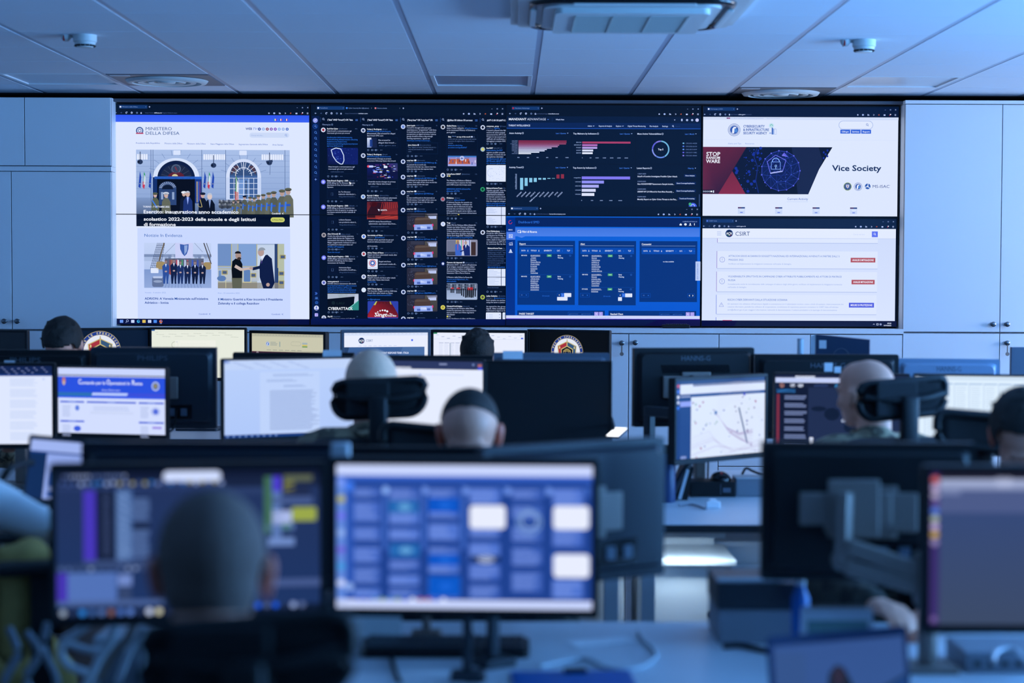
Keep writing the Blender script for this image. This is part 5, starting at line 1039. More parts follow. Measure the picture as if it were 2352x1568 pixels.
m = MB(); m.prism(rrect(-.345, .345, -.345, .345, .08), .045, .066, mt=Matrix.Rotation(R(-90), 4, 'X')); m.build('centre_shell', M['ac'], t, smooth=30)
m = MB(); m.prism(rrect(-.30, .30, -.30, .30, .03), .066, .088, mt=Matrix.Rotation(R(-90), 4, 'X')); m.build('intake_panel', M['ac'], t, smooth=30)
m = MB()
for k in range(34): m.box(-.225, .225, -.225 + k * .0136, -.220 + k * .0136, -.0915, -.0875)
for k in range(4): m.box(-.225 + k * .147, -.219 + k * .147, -.225, .230, -.0925, -.0875)
m.build('intake_grille', mat('grille_plastic', (.42, .46, .46), rough=.6), t)

# ------------------------------------------------------------------ storage wall
CF = 11.0; CB = 11.74; TOP = CEIL - .045
def X_(px, py=500): return at(px, py, CF).x
def Z_(py, px=1176): return at(px, py, CF).z
def knob(parent, x, z, key=False):
    m = MB(); m.lathe([(.001, 0), (.012, 0), (.012, .006), (.006, .012), (.006, .018), (.015, .024), (.016, .032), (.010, .036), (.001, .037)], n=20, mt=Matrix.Rotation(R(90), 4, 'X'))
    o = m.build('knob', M['knob'], parent, smooth=40, loc=(x, -.018, z))
    if key:
        k = MB(); k.box(-.004, .004, -.034, -.031, -.055, -.012, bev=.001); k.cyl((0, -.034, -.066), (0, -.031, -.066), .012, n=12); k.build('key', M['silver'], o)
def cabinet(name, x0, x1, z0, z1, doors, label, group=None, y0=CF, y1=CB, top=0):
    """doors: (x0, x1, z0, z1, (knob x, knob z, key) or None)"""
    t = thing(name, ((x0 + x1) / 2, y0, z0), label, 'cabinet', group); cx = (x0 + x1) / 2
    m = MB(); m.box(x0 - cx, x1 - cx, 0, y1 - y0, 0, z1 - z0, bev=.001, seg=1); m.build('carcass', M['white_lam'], t)
    for (a, b_, c, d, kn) in doors:
        m = MB(); m.box(a - cx + .0025, b_ - cx - .0025, -.018, -.0005, c - z0 + .0025, d - z0 - .0025, bev=.0012, seg=1); o = m.build('door', M['white_lam'], t)
        if kn: knob(o, kn[0] - cx, kn[1] - z0, kn[2])
    m = MB(); m.box(x0 - cx + .001, x1 - cx - .001, -.0006, -.0001, .001, z1 - z0 - .001); m.build('gap_strip', M['joint'], t)
    return t
zTop = TOP
xl = X_(257.5); zr1 = Z_(382, 100); zr0 = Z_(393, 100); zb = Z_(758, 100)
xj1 = X_(58, 300); xj2 = X_(28, 500)
cabinet('wall_cabinet', xj1, xl, zr1, zTop, [(xj1, xl, zr1 + .002, zTop, None)], 'upper cabinet beside the top left corner of the video wall', 'overhead cabinets')
cabinet('wall_cabinet', WALL_L + .4, xj1, zr1, zTop, [(xj1 - .55, xj1, zr1 + .002, zTop, None), (xj1 - 1.1, xj1 - .55, zr1 + .002, zTop, None)], 'upper cabinet cut by the left edge of the picture', 'overhead cabinets')
m = MB(); m.box(WALL_L + .4, xl, CF - .018, CB, zr0, zr1 - .001, bev=.001, seg=1); tag(m.build('cabinet_rail', M['white_lam']), 'thin white rail between the upper and tall left cabinets', 'rail')
k1, k2 = X_(44, 737), X_(14, 737); kz = Z_(737, 30)
cabinet('tall_cabinet', xj2, xl, zb + .002, zr0 - .002, [(xj2, xl, zb + .004, zr0 - .002, (k1, kz, False))], 'tall white cabinet door directly left of the video wall', 'tall cabinets')
cabinet('tall_cabinet', xj2 - 1.1, xj2, zb + .002, zr0 - .002, [(xj2 - .55, xj2, zb + .004, zr0 - .002, (k2, kz, False)), (xj2 - 1.1, xj2 - .55, zb + .004, zr0 - .002, None)], 'tall white cabinet at the left edge of the picture', 'tall cabinets')
cabinet('base_cabinet', xj2, xl, .08, zb - .001, [(xj2, xl, .08, zb - .002, None)], 'low cabinet under the tall left cabinets', 'base cabinets')
# under the video wall
zs1 = Z_(752.5); zs0 = Z_(764.5)
m = MB(); m.box(xl, X_(2074, 758), CF - .018, CB, zs0 + .002, zs1, bev=.001, seg=1); tag(m.build('shelf_board', M['white_lam']), 'long white top board running under the video wall', 'shelf')
js = [257.5, 560, 850, 1150, 1443.5, 1650.5, 1860, 2073.5]
descr = ['base cabinet under the far left of the video wall, behind the ministry monitors', 'base cabinet behind the beige web page monitor', 'base cabinet behind the spreadsheet monitor', 'base cabinet with a key knob right of the round emblem monitor', 'base cabinet with a bare lock left of the black monitor backs', 'base cabinet below the dashboard, behind the tall cylinder', 'base cabinet behind the upright dark box']
for i in range(7):
    a, b_ = (xl if i == 0 else X_(js[i], 800)), (X_(2075, 500) if i == 6 else X_(js[i + 1], 800)); z1 = zs0; zlow = Z_(1070, 1700)
    ds = [(a, b_, .08, z1 - .002, None)]
    if i == 3: ds = [(a, b_, .08, z1 - .002, (X_(1427, 787), Z_(787, 1427), True))]
    if i == 4: ds = [(a, b_, .08, z1 - .002, (X_(1458, 786), Z_(786, 1458), False))]
    if i >= 5: ds = [(a, b_, zlow, z1 - .002, None), (a, b_, .08, zlow, None)]
    cabinet('base_cabinet', a, b_, .08, z1, ds, descr[i], 'base cabinets')
# right side
xr = X_(2075, 500); xr2 = X_(2298, 500); zr = Z_(764, 2200); ztr = Z_(239.5, 2200)
m = MB(); m.box(xr, CABR, CF - .018, CB, ztr + .001, zTop, bev=.001, seg=1); tag(m.build('cabinet_cornice', M['white_lam']), 'thin white board along the top of the right cabinets', 'panel')
cabinet('tall_cabinet', xr, xr2, zr + .002, ztr - .001, [(xr, xr2, zr + .004, ztr - .001, (X_(2277, 744), Z_(744, 2277), False))], 'wide tall cabinet directly right of the video wall', 'tall cabinets')
cabinet('tall_cabinet', xr2, CABR, zr + .002, ztr - .001, [(xr2, xr2 + .6, zr + .004, ztr - .001, (X_(2309, 744), Z_(744, 2309), False)), (xr2 + .6, CABR, zr + .004, ztr - .001, None)], 'tall cabinet at the right edge of the picture', 'tall cabinets')
cabinet('base_cabinet', xr, xr2, .08, zr - .001, [(xr, xr2, .08, zr - .002, None)], 'low cabinet under the wide tall cabinet on the right', 'base cabinets')
cabinet('base_cabinet', xr2, CABR, .08, zr - .001, [(xr2, xr2 + .6, .08, zr - .002, (X_(2309, 787), Z_(787, 2309), True)), (xr2 + .6, CABR, .08, zr - .002, None)], 'low cabinet with a hanging key at the right edge', 'base cabinets')
# header board above the video wall and plinth
m = MB(); m.box(xl, xr, CF + .05, CB, WZ1 + .006, zTop, bev=.001, seg=1); tag(m.build('header_board', mat('header_laminate', (.09, .105, .14), rough=.6)), 'grey board between the video wall and the ceiling', 'panel')
m = MB(); m.box(xl, xr, VY + .115, CB, zs1, WZ1 + .006); tag(m.build('mounting_panel', M['darkgrey']), 'dark backing panel behind the video wall', 'panel')
m = MB(); m.box(WALL_L + .4, 4.3, CF + .05, CB, 0, .08); struct(m.build('baseboard_back', M['darkgrey']), 'dark plinth under the cabinets')
# small black bar under the video wall
a, b_ = at(1520, 752, 11.02), at(1585, 752, 11.02)
t = thing('sensor_bar', ((a.x + b_.x) / 2, 11.03, zs1), 'small black device on the ledge under the video wall', 'sensor')
m = MB(); m.box(-.085, .085, -.03, .03, .001, .022, bev=.006); m.build('body', M['black'], t)
m = MB(); [m.box(-.06 + k * .012, -.052 + k * .012, -.02, .02, .022, .026) for k in range(11)]; m.build('vent', M['darkgrey'], t)
# ------------------------------------------------------------------ monitors
DESK = 0.74
def vent_slats(x0, x1, z0, z1, y, n, slant=0):
    m = MB()
    for k in range(n):
        x = x0 + (x1 - x0) * k / (n - 1); m.box(-.0016, .0016, -.001, .001, -(z1 - z0) / 2, (z1 - z0) / 2, mt=Matrix.Translation((x, y, (z0 + z1) / 2)) @ Matrix.Rotation(slant, 4, 'Y'))
    return m
def back_text(t, s, z, h, y, col, wide):
    """raised lettering on a monitor's back (read from behind)"""
    P = Paint(); P.text(s, -wide / 2, 0, wide / 2, h, (col, col, col) if not isinstance(col, str) else col)
    V, F = [], []
    for pts, c, l, _ in P.items:
        n = len(V); V += [(-x, y, z - yy) for x, yy in pts]; F.append(tuple(range(n, n + len(pts))))
    me = bpy.data.meshes.new('maker_lettering'); me.from_pydata(V, [], F)
    me.materials.append(mat('lettering_grey', (.10, .13, .17), rough=.5)); o = bpy.data.objects.new('maker_lettering', me); COL.objects.link(o); o.parent = t
    return o
def monitor(label, px, py, Y, yaw, w=.531, h=.299, bez=.012, chin=.018, paint=None, pw_=1000, off='gloss', shell='black', front='black', stand='arm', base=DESK, group=None, name='monitor', tilt=0, roll=0,
            brand=None, vents=0, mount='silver', slim=False, lower=None, cable=False, post=None, ports=True, pwid=.105):
    """px, py = where the middle of the screen is seen; yaw 0 faces the camera, 180 faces away"""
    c = at(px, py, Y)
    t = thing(name, (c.x, c.y, base), label, 'monitor', group, yaw=R(yaw))
    zc = c.z - base; hw, hh = w / 2, h / 2
    pv = Matrix.Translation((0, 0, zc)) @ Matrix.Rotation(R(tilt), 4, 'X') @ Matrix.Rotation(R(roll), 4, 'Y')
    def place(o): o.matrix_local = pv; return o
    # shell
    d = .022 if slim else .03
    m = MB(); m.prism(rrect(-hw - bez, hw + bez, -hh - chin, hh + bez, .008), .001, d)
    place(m.build('shell', M[shell], t, smooth=30))
    m = MB(); q = .72
    bm = m.bm; A = [bm.verts.new((x * 1.0, d - .0005, z)) for x, z in rrect(-hw * .985, hw * .985, -hh * .97, hh * .97, .012)]; B = [bm.verts.new((x, d + .022, z)) for x, z in rrect(-hw * .93, hw * .93, -hh * .90, hh * .90, .02)]
    bm.faces.new(A[::-1]); bm.faces.new(B); [bm.faces.new((A[i], A[(i + 1) % len(A)], B[(i + 1) % len(A)], B[i])) for i in range(len(A))]
    bk = place(m.build('back_cover', M[shell], t, smooth=25))
    m = MB()
    for a, b_, c_, e in ((-hw - bez, hw + bez, -hh - chin, -hh), (-hw - bez, hw + bez, hh, hh + bez), (-hw - bez, -hw, -hh, hh), (hw, hw + bez, -hh, hh)): m.box(a, b_, -.005, .002, c_, e, bev=.0015, seg=1)
    place(m.build('bezel', M[front], t))
    if paint:
        P = Paint(); P.sc = 1; paint(P)
        ph_ = pw_ * h / w
        o = P.build('screen', t, lambda x, y, dd: (-hw + x / pw_ * w, -.0005 - dd, hh - y / pw_ * w), (0, 0, pw_, ph_), step=.00004)
    else:
        m = MB(); m.box(-hw, hw, -.0006, .0015, -hh, hh); o = m.build('screen', M[off], t)
    place(o)
    # back details
    if brand: place(back_text(t, brand, hh * .80, .02, d + .0226, .1, w * .26))
    if vents:
        place(vent_slats(-hw * .58, hw * .58, hh * .38, hh * .62, d + .0225, vents, R(14)).build('vent_slots', M['gloss'] if shell != 'bluegrey' else M['navy'], t))
    if ports:
        m = MB(); m.box(-.16, .06, d + .018, d + .0235, -hh * .86, -hh * .45, bev=.002); pb = place(m.build('port_bay', M['gloss'], t))
        for k in range(3): m = MB(); m.box(-.14 + k * .05, -.115 + k * .05, d + .0235, d + .03, -hh * .76, -hh * .56, bev=.001); m.build('connector', M['bluegrey'], pb)
    if mount:
        m = MB(); m.box(-.06, .06, d + .022, d + .034, -.06, .06, bev=.003); m.box(-pwid, pwid, d + .026, d + .038, -.045, .045, bev=.004); place(m.build('mount_plate', M[mount], t))
    yb = d + .035
    if stand == 'arm':
        cw = .010 if post == 'thin' else .022
        m = MB(); m.box(-.03, .03, yb, yb + .05, zc - .05, zc + .05, bev=.006); m.box(-cw, cw, yb + .07 - 2 * cw, yb + .07, .02, zc + .03, bev=.005); m.build('stand_column', M[mount or 'silver'], t)
        m = MB(); bw_ = .035 if post == 'thin' else .09; m.box(-bw_, bw_, yb + .05 - bw_ * .8, yb + .05 + bw_ * .7, 0, .02, bev=.004); m.build('stand_base', M[mount or 'silver'], t)
    elif stand == 'side':
        m = MB(); m.box(0, .27, yb, yb + .03, zc - .02, zc + .02, bev=.006); m.box(.25, .274, yb + .003, yb + .027, .02, zc + .02, bev=.005); m.build('stand_column', M['darkgrey'], t)
        m = MB(); m.box(.22, .30, yb - .03, yb + .05, 0, .02, bev=.004); m.build('stand_base', M['darkgrey'], t)
    elif stand == 'long':
        m = MB(); m.box(-.02, .02, yb, yb + .34, zc - .02, zc + .02, bev=.006); m.box(-.018, .018, yb + .31, yb + .346, .02, zc + .02, bev=.005); m.build('stand_column', M[mount or 'silver'], t)
        m = MB(); m.box(-.05, .05, yb + .28, yb + .38, 0, .02, bev=.004); m.build('stand_base', M[mount or 'silver'], t)
    elif stand == 'foot':
        m = MB(); m.box(-.028, .028, yb - .005, yb + .03, .01, zc + .03, bev=.005); m.build('stand_column', M['darkgrey'], t)
        m = MB(); m.prism(rrect(-.12, .12, -.09, .1, .03), 0, .012, mt=Matrix.Translation((0, yb - .02, .0)) @ Matrix.Rotation(R(90), 4, 'X')); m.build('stand_base', M['darkgrey'], t)
    if cable:
        m = MB(); m.tube([(-.1, yb - .01, zc - hh * .6), (-.09, yb + .03, zc - hh * 1.1), (-.04, yb + .06, zc * .5), (-.02, yb + .1, .01)], .004, n=6); m.build('cable', M['black'], t, smooth=60)
    return t, zc

# ---- pictures on the desk monitors
def toolbar(P, n=14, y=20, c='#8fa0c8'):
    for i in range(n): P.rect(30 + i * 46, y, 60 + i * 46, y + 5, c)
def doc_lines(P, x0, x1, y0, n, dy, c, h=3, seed=1):
    rr = random.Random(seed)
    for i in range(n): P.rect(x0, y0 + i * dy, x0 + (x1 - x0) * rr.uniform(.82, 1), y0 + i * dy + h, c)
def scr_white_doc(P):
    P.rect(0, 0, 1000, 570, '#dfe8ff'); P.up(); P.rect(0, 0, 1000, 70, '#122452'); P.up(); P.rect(0, 60, 1000, 72, '#1d3f8c')
    for i in range(18): P.rect(640 + (i * 71) % 340, 8 + (i * 13) % 50, 655 + (i * 71) % 340, 12 + (i * 13) % 50, '#8fa0d8')
    for j in range(6): doc_lines(P, 300, 560, 100 + j * 80, 4, 11, '#b9cbf2', 4, j); doc_lines(P, 700, 900, 90 + j * 78, 6, 10, '#c3d2f5', 4, j + 9)
    P.text('«'.replace('«', 'A'), 930, 95, 950, 12, '#8fa8e8')
def scr_comando(P):
    P.rect(0, 0, 1000, 570, '#d3deff'); P.up(); P.rect(0, 0, 1000, 60, '#c9d6ff'); P.rect(0, 60, 1000, 68, '#0a1230'); P.rect(0, 76, 1000, 260, '#2a52e0'); P.rect(0, 214, 320, 245, '#2f7a9c'); P.rect(640, 214, 1000, 250, '#5a4ac8'); P.rect(0, 245, 1000, 262, '#2f5ff0'); P.up()
    P.poly([(325, 214), (655, 214), (645, 238), (315, 238)], '#b9ccff')
    for t, x, x1, h in (('C', 190, 222, 42), ('omando per le ', 222, 455, 26), ('O', 455, 490, 42), ('perazioni in ', 490, 685, 26), ('R', 690, 720, 42), ('ete', 720, 790, 26)): P.text(t, x, 128 - (8 if len(t) == 1 else 0), x1, h, '#dfe8ff', b=1)
    P.text('Area Riservata', 405, 190, 580, 18, '#c3d4ff', it=.3); P.ell(910, 150, 36, 40, '#b9c8ec'); P.up(); P.ell(910, 150, 26, 30, '#3a5cc8'); P.up(); P.poly([(892, 130), (928, 130), (926, 160), (910, 175), (894, 160)], '#8f8a60')
    P.ell(55, 115, 16, 34, '#c07a7a'); P.up(); P.ell(55, 132, 12, 20, '#c9b0a0')
    for x0, x1, y in ((20, 245, 290), (270, 730, 290), (755, 985, 290), (20, 245, 460), (755, 985, 460)): P.rect(x0, y, x1, y + 14, '#2a52d8'); P.up(); P.rect((x0 + x1) / 2 - 35, y + 4, (x0 + x1) / 2 + 35, y + 10, '#9fb8f8')
    for j, (x, y) in enumerate(((40, 330), (40, 500), (770, 330), (770, 500))): doc_lines(P, x, x + 80, y, 8, 13, '#a9b8e4', 5, j)
    doc_lines(P, 330, 680, 335, 3, 14, '#b3c1ea', 5, 5); doc_lines(P, 300, 720, 380, 2, 14, '#c3cfee', 5, 6)
    P.ell(180, 350, 20, 24, '#5f80e0'); P.ell(180, 530, 34, 24, '#3c60e0'); P.ell(910, 370, 22, 22, '#2a4fd8')
    for k in range(12): P.line(910, 370, 910 + 46 * math.cos(R(k * 30)), 370 + 40 * math.sin(R(k * 30)), 6, '#6f88e0')
    P.rect(880, 500, 965, 520, '#9f8fe8')
def scr_doc(P):
    P.rect(0, 0, 1000, 570, '#b9cffa', '#b0c8f8'); P.up(); P.rect(0, 0, 1000, 70, '#c0d3f8'); P.rect(0, 0, 45, 22, '#2c5fc0'); P.up()
    for i in range(24): P.rect(60 + (i * 53) % 560, 12 + (i * 19) % 50, 95 + (i * 53) % 560, 17 + (i * 19) % 50, '#9fb4e4')
    P.rect(270, 90, 730, 548, '#bfd3fa'); P.up(); doc_lines(P, 370, 690, 108, 2, 10, '#8fa6d8', 4); doc_lines(P, 320, 560, 148, 2, 10, '#8fa6d8', 4); doc_lines(P, 450, 630, 190, 2, 9, '#8fa6d8', 4)
    doc_lines(P, 345, 760 - 30, 228, 26, 11.5, '#7f95c8', 4, 7); P.rect(0, 548, 1000, 570, '#14387c'); P.up()
    for i in range(9): P.ell(25 + i * 46, 559, 9, 7, '#6f90d0')
def scr_browser_white(P):
    P.rect(0, 0, 1000, 570, '#e6edff'); P.up(); P.rect(0, 0, 1000, 62, '#2c3862'); P.rect(0, 44, 440, 62, '#e6edff'); P.up(); P.rect(660, 18, 720, 28, '#8f9cc8'); P.ell(925, 24, 9, 9, '#6f84b8'); P.rect(960, 20, 990, 40, '#b06a6a'); P.rect(960, 42, 995, 62, '#3450e0')
    P.rect(30, 100, 850, 106, '#cfdbf8'); P.rect(500, 96, 520, 112, '#9fb4e8'); P.rect(300, 130, 560, 136, '#c9d6f8')
def scr_graph(P):
    P.rect(0, 0, 1000, 640, '#dde7fb'); P.up(); P.rect(0, 0, 1000, 30, '#22407c'); P.rect(40, 30, 1000, 105, '#dbe4fb'); P.rect(180, 30, 1000, 48, '#22407c'); P.rect(0, 105, 1000, 130, '#2a4c8c'); P.rect(0, 105, 160, 640, '#153a80'); P.rect(0, 0, 40, 640, '#173c80'); P.up(); P.rect(40, 160, 160, 200, '#8fa0f0')
    for i, c in enumerate(('#d05070', '#4a78f0', '#dfe8ff', '#c9d6f8', '#2f70f0')): P.ell(20, 40 + i * 42, 13, 13, c)
    for i in range(3): P.ell(60 + i * 20, 590, 12, 12, '#7f90c8')
    for i in range(4): P.rect(52 + i * 26, 118, 70 + i * 26, 128, '#b9c8f0')
    rr = random.Random(4)
    for i in range(26):
        a = rr.uniform(0, 1); pts = [(430 + a * 20, 265 + a * 10), (560 + a * 30, 380 + a * 50), (700 + a * 10, 430 + a * 60), (860, 400 + a * 160)]; P.pline(pts, 1.6, '#b0a6d0')
    for i in range(20): a = rr.uniform(0, 1); P.pline([(170, 420 + a * 180), (350 + a * 100, 380 + a * 160), (520 + a * 240, 600 - a * 40), (940, 480 + a * 120)], 1.3, '#c3c3e2')
    for i in range(12): P.ring(680, 330, 200 + i * 16, 1.6, '#cdd0ea', 190 + i * 5, 330 + i * 10, n=40, ry=150 + i * 14)
    for i in range(46): x, y = rr.uniform(180, 970), rr.uniform(150, 620); P.ell(x, y, rr.uniform(5, 10), rr.uniform(5, 10), rr.choice(['#3a4aa8', '#6f80b8', '#8fb0a8', '#5a3f80', '#9f4a70', '#a8b8d8']), n=8)
    for i in range(22): P.ell(700 + i * 4.5, 240 + i * 13, 9, 9, '#4a6494', n=8)
    P.ell(435, 262, 16, 16, '#4a78b8'); P.ell(760, 130, 13, 13, '#3030c0'); P.ell(890, 190, 9, 9, '#a03060')
def scr_dark_board(P):
    P.rect(0, 0, 1000, 570, '#1f2c4e'); P.up(); P.rect(0, 0, 1000, 24, '#1b2444'); P.rect(0, 22, 560, 60, '#c3d0f8'); P.rect(150, 8, 300, 30, '#dfe8ff'); P.up(); P.rect(0, 60, 1000, 98, '#141c38')
    P.ell(50, 82, 18, 20, '#c08a80'); P.ell(130, 82, 20, 14, '#dfe8ff'); P.ell(190, 82, 22, 14, '#dfe8ff'); P.rr(290, 72, 400, 92, 8, '#33487c'); P.ell(460, 82, 14, 14, '#3f9ae0'); P.rect(0, 98, 250, 570, '#0e1630'); P.rect(8, 110, 150, 138, '#2f78c0'); P.up(); P.rect(10, 150, 32, 570, '#7a2c40')
    for j in range(7): doc_lines(P, 70, 240, 160 + j * 60, 3, 12, '#7f90c0', 6, j)
    for cx, cy, rx, ry in ((430, 300, 60, 50), (540, 230, 46, 60), (660, 260, 110, 70), (560, 400, 40, 40), (760, 330, 60, 40), (330, 260, 60, 20)): P.ell(cx, cy, rx, ry, '#0e1a34', n=9)
    P.text('GENERATION', 500, 350, 660, 22, '#c3d0f0', b=1); P.text('EVENTS', 560, 378, 660, 20, '#c3d0f0', b=1); P.rect(262, 480, 290, 560, '#dfe8ff')
    P.text('REPORT', 800, 500, 880, 12, '#b9c050'); doc_lines(P, 800, 940, 520, 3, 12, '#7f90c0', 5)
def scr_sheet(P):
    P.rect(0, 0, 1000, 570, '#dff0ff'); P.up(); P.rect(0, 0, 1000, 30, '#cfe2f4'); P.up()
    for i in range(9): P.rect(70 + i * 105, 55, 165 + i * 105, 62, '#8fb0d8'); P.rect(70 + i * 105, 60, 73 + i * 105, 520, '#9fb8dc'); doc_lines(P, 85 + i * 105, 155 + i * 105, 80, 26, 16, '#b3c8e4', 3, i)
def scr_ide(P):
    P.rect(0, 0, 1000, 565, '#22325c', '#1d3464'); P.up(); P.rect(0, 0, 1000, 30, '#0e1630'); P.rect(0, 30, 1000, 70, '#16213f'); P.up(); P.rr(400, 6, 620, 46, 19, '#cfdcff'); P.rect(0, 62, 640, 74, '#2a3c6c')
    rr = random.Random(2)
    for i in range(26): P.ell(20 + i * 24, 48 + (i % 2) * 4, 9, 8, rr.choice(['#3c5490', '#6f84c0', '#8fa4d8', '#4a62a0', '#9a9a78', '#2f6fc0']), n=8)
    for i in range(16): P.ell(30 + i * 15, 22, 6, 6, rr.choice(['#5f74a8', '#8f9fc8', '#3c5490']), n=8)
    P.rect(100, 76, 146, 345, '#4636b8'); P.rect(146, 76, 220, 345, '#111c38'); doc_lines(P, 170, 205, 90, 24, 10, '#4a5a88', 4, 3)
    P.rect(222, 76, 282, 345, '#43639c'); doc_lines(P, 226, 280, 84, 26, 10, '#7fa0d4', 6, 4); doc_lines(P, 282, 350, 110, 9, 10, '#5f7cb4', 5, 5); doc_lines(P, 282, 350, 230, 11, 10, '#5f7cb4', 5, 6); P.rect(282, 205, 350, 228, '#14203f')
    P.rect(100, 345, 375, 360, '#3c507f'); P.rect(0, 360, 400, 385, '#2a3c64'); P.up()
    for i in range(14): P.ell(15 + i * 28, 378, 9, 8, rr.choice(['#4f68a0', '#7f94c4', '#3c5080']), n=8)
    P.rect(0, 392, 40, 500, '#4434b0'); P.rect(40, 392, 225, 500, '#4a6ab0'); P.up(); [P.rect(40 + i * 12, 392, 44 + i * 12, 500, '#5f80c4') for i in range(15)]; P.rect(228, 400, 280, 445, '#6f88c8'); P.rect(228, 450, 278, 500, '#33446c'); P.rect(0, 500, 400, 520, '#4a6298')
    P.rect(784, 30, 815, 250, '#3f6a54'); P.rect(815, 30, 850, 90, '#4a3cc8'); P.rect(815, 90, 850, 270, '#5a78b4'); P.rect(858, 26, 970, 50, '#5c6450'); P.rr(860, 50, 900, 92, 10, '#77783c'); P.rect(870, 60, 960, 110, '#1f2a4c'); P.rect(815, 110, 970, 140, '#44588c'); P.rect(815, 165, 890, 215, '#a9b8e8'); P.rr(890, 152, 985, 205, 8, '#9aa848'); P.ell(870, 225, 20, 14, '#3f7a54'); P.rect(800, 215, 900, 240, '#5a74b0'); P.rect(800, 270, 900, 300, '#6f8cc8'); P.rect(780, 430, 1000, 460, '#44588c'); P.rect(640, 70, 780, 100, '#2a3c68')
    P.rect(0, 528, 1000, 565, '#0d1730'); P.up()
    for i, c in enumerate(('#8fa0b8', '#24345c', '#2f80d8', '#3c60a0', '#5070b0', '#7a5a60', '#4a70c0', '#5a80d0', '#24345c', '#c3d0f0', '#c8c8b0', '#24345c', '#3a64b8')): P.ell(22 + i * 36, 546, 13, 13, c)
    for i, c in enumerate(('#1f5ae0', '#4a5c8c', '#1f5ae0', '#24345c', '#8fa4d8', '#5a6c9c')): P.ell(760 + i * 34, 532, 12, 12, c)
def scr_cards(P):
    P.rect(0, 0, 1000, 565, '#1f4190'); P.up(); P.rect(0, 0, 1000, 42, '#c9d6ff'); P.rect(0, 42, 1000, 68, '#3a66d0', '#2a52b0'); P.rect(0, 42, 36, 530, '#6088dc'); P.rect(36, 60, 66, 530, '#2c55b4'); P.rect(0, 530, 1000, 565, '#c9d6ff'); P.up()
    for i, c in enumerate(('#7fa0ff', '#b0b050', '#7070f0', '#8fb0f0', '#7060d8', '#3f9ae0', '#c9d6ff')): P.ell(18, 70 + i * 66, 15, 15, c)
    P.ell(50, 85, 18, 18, '#3f7af0'); P.ell(50, 480, 16, 16, '#8fb0f0')
    rr = random.Random(8)
    for i, x in enumerate((66, 205, 360, 520, 685, 845)):
        w = 105 if i == 0 else 120; P.rect(x + w + 8, 80, x + w + 26, 330 if i < 3 else 120, '#3a62bc')
        if i: P.ell(x - 12, 100, 14, 14, '#6f94e8' if i != 1 else '#8fb8ff')
        y = 88
        while y < 515:
            h = rr.uniform(30, 80); P.rr(x, y, x + w, min(y + h, 522), 8, rr.choice(['#4468c4', '#3d60b8', '#4f74d0'])); P.up()
            k = y + 10
            while k < min(y + h, 522) - 6: P.rect(x + 6, k, x + w * rr.uniform(.6, .95), k + 4, '#7f9ce8'); k += 11
            y += h + rr.uniform(12, 28)
    P.up()
    for x, y, x1, y1, c in ((205, 140, 320, 190, '#2468b4'), (210, 310, 325, 360, '#2468b4'), (360, 128, 480, 185, '#0b55c8'), (362, 350, 480, 392, '#0b55c8'), (362, 435, 485, 515, '#0b58c8')): P.rect(x, y, x1, y1, c); P.up(); P.ell((x + x1) / 2 + 5, (y + y1) / 2, 26, 14, '#5fa0d8' if c == '#2468b4' else '#1a64d8')
    for x, y in ((522, 156), (848, 156), (850, 345)): P.rr(x, y, x + 140, y + 92, 16, '#e9eeff')
    P.rect(525, 355, 640, 375, '#12203f'); P.ell(585, 368, 34, 14, '#b0bcd8'); P.ring(755, 220, 50, 8, '#6f94d0'); P.ring(755, 215, 35, 6, '#8fb0e0'); P.up()
    for i in range(12): P.ell(90 + i * 30, 527, 10, 7, rr.choice(['#4a90e0', '#b04a60', '#2f5ae0', '#dfe8ff', '#6a9a6a']), n=8)
def scr_ubuntu(P):
    P.rect(0, 0, 1000, 565, '#33487c', '#3c4a66'); P.up(); P.rect(0, 0, 1000, 26, '#1c1a2c'); P.rect(30, 26, 1000, 66, '#a9b4d8', '#7f8cb4'); P.rr(240, 18, 300, 56, 6, '#c3ccec'); P.rect(30, 66, 1000, 150, '#4c5a88'); P.rect(0, 0, 34, 565, '#382a68'); P.up(); P.rect(36, 66, 110, 84, '#6f7ca8')
    for i, c in enumerate(('#c05a50', '#b9a8d0', '#a8a0c0', '#5a4a8a', '#4f78d8', '#9fb0a0', '#b9a8d8', '#c0a040', '#8a7fb0')): P.ell(17, 28 + i * 29, 15, 13, c)
    P.ell(17, 545, 12, 12, '#6f5a98')
def scr_laptop(P):
    P.rect(0, 0, 1000, 640, '#32508c'); P.up(); P.poly([(0, 30), (0, 330), (230, 330), (240, 60)], '#324f86'); P.poly([(60, 600), (300, 520), (500, 480), (600, 380), (800, 330), (1000, 250), (1000, 640), (0, 640)], '#12294c'); P.up(); P.poly([(380, 330), (410, 200), (470, 150), (530, 180), (590, 300), (560, 460), (420, 470)], '#101828'); P.up(); P.ell(480, 230, 46, 60, '#2c2030'); P.poly([(560, 460), (1000, 270), (1000, 330), (620, 520)], '#1a3f80'); P.poly([(150, 470), (260, 430), (420, 480), (400, 640), (120, 640)], '#1c2230')
def scr_side(P):
    P.rect(0, 0, 1000, 640, '#0e2a58'); P.up(); P.rect(0, 10, 1000, 130, '#9fb4f0'); P.rect(0, 130, 1000, 152, '#1a3f88'); P.rect(190, 152, 1000, 640, '#93aaec'); P.up(); P.rect(230, 340, 1000, 500, '#2a58b0'); doc_lines(P, 230, 900, 170, 8, 22, '#7f98dc', 5); doc_lines(P, 250, 900, 355, 5, 26, '#4a7ad0', 6); P.rect(230, 560, 1000, 610, '#2a58b0')
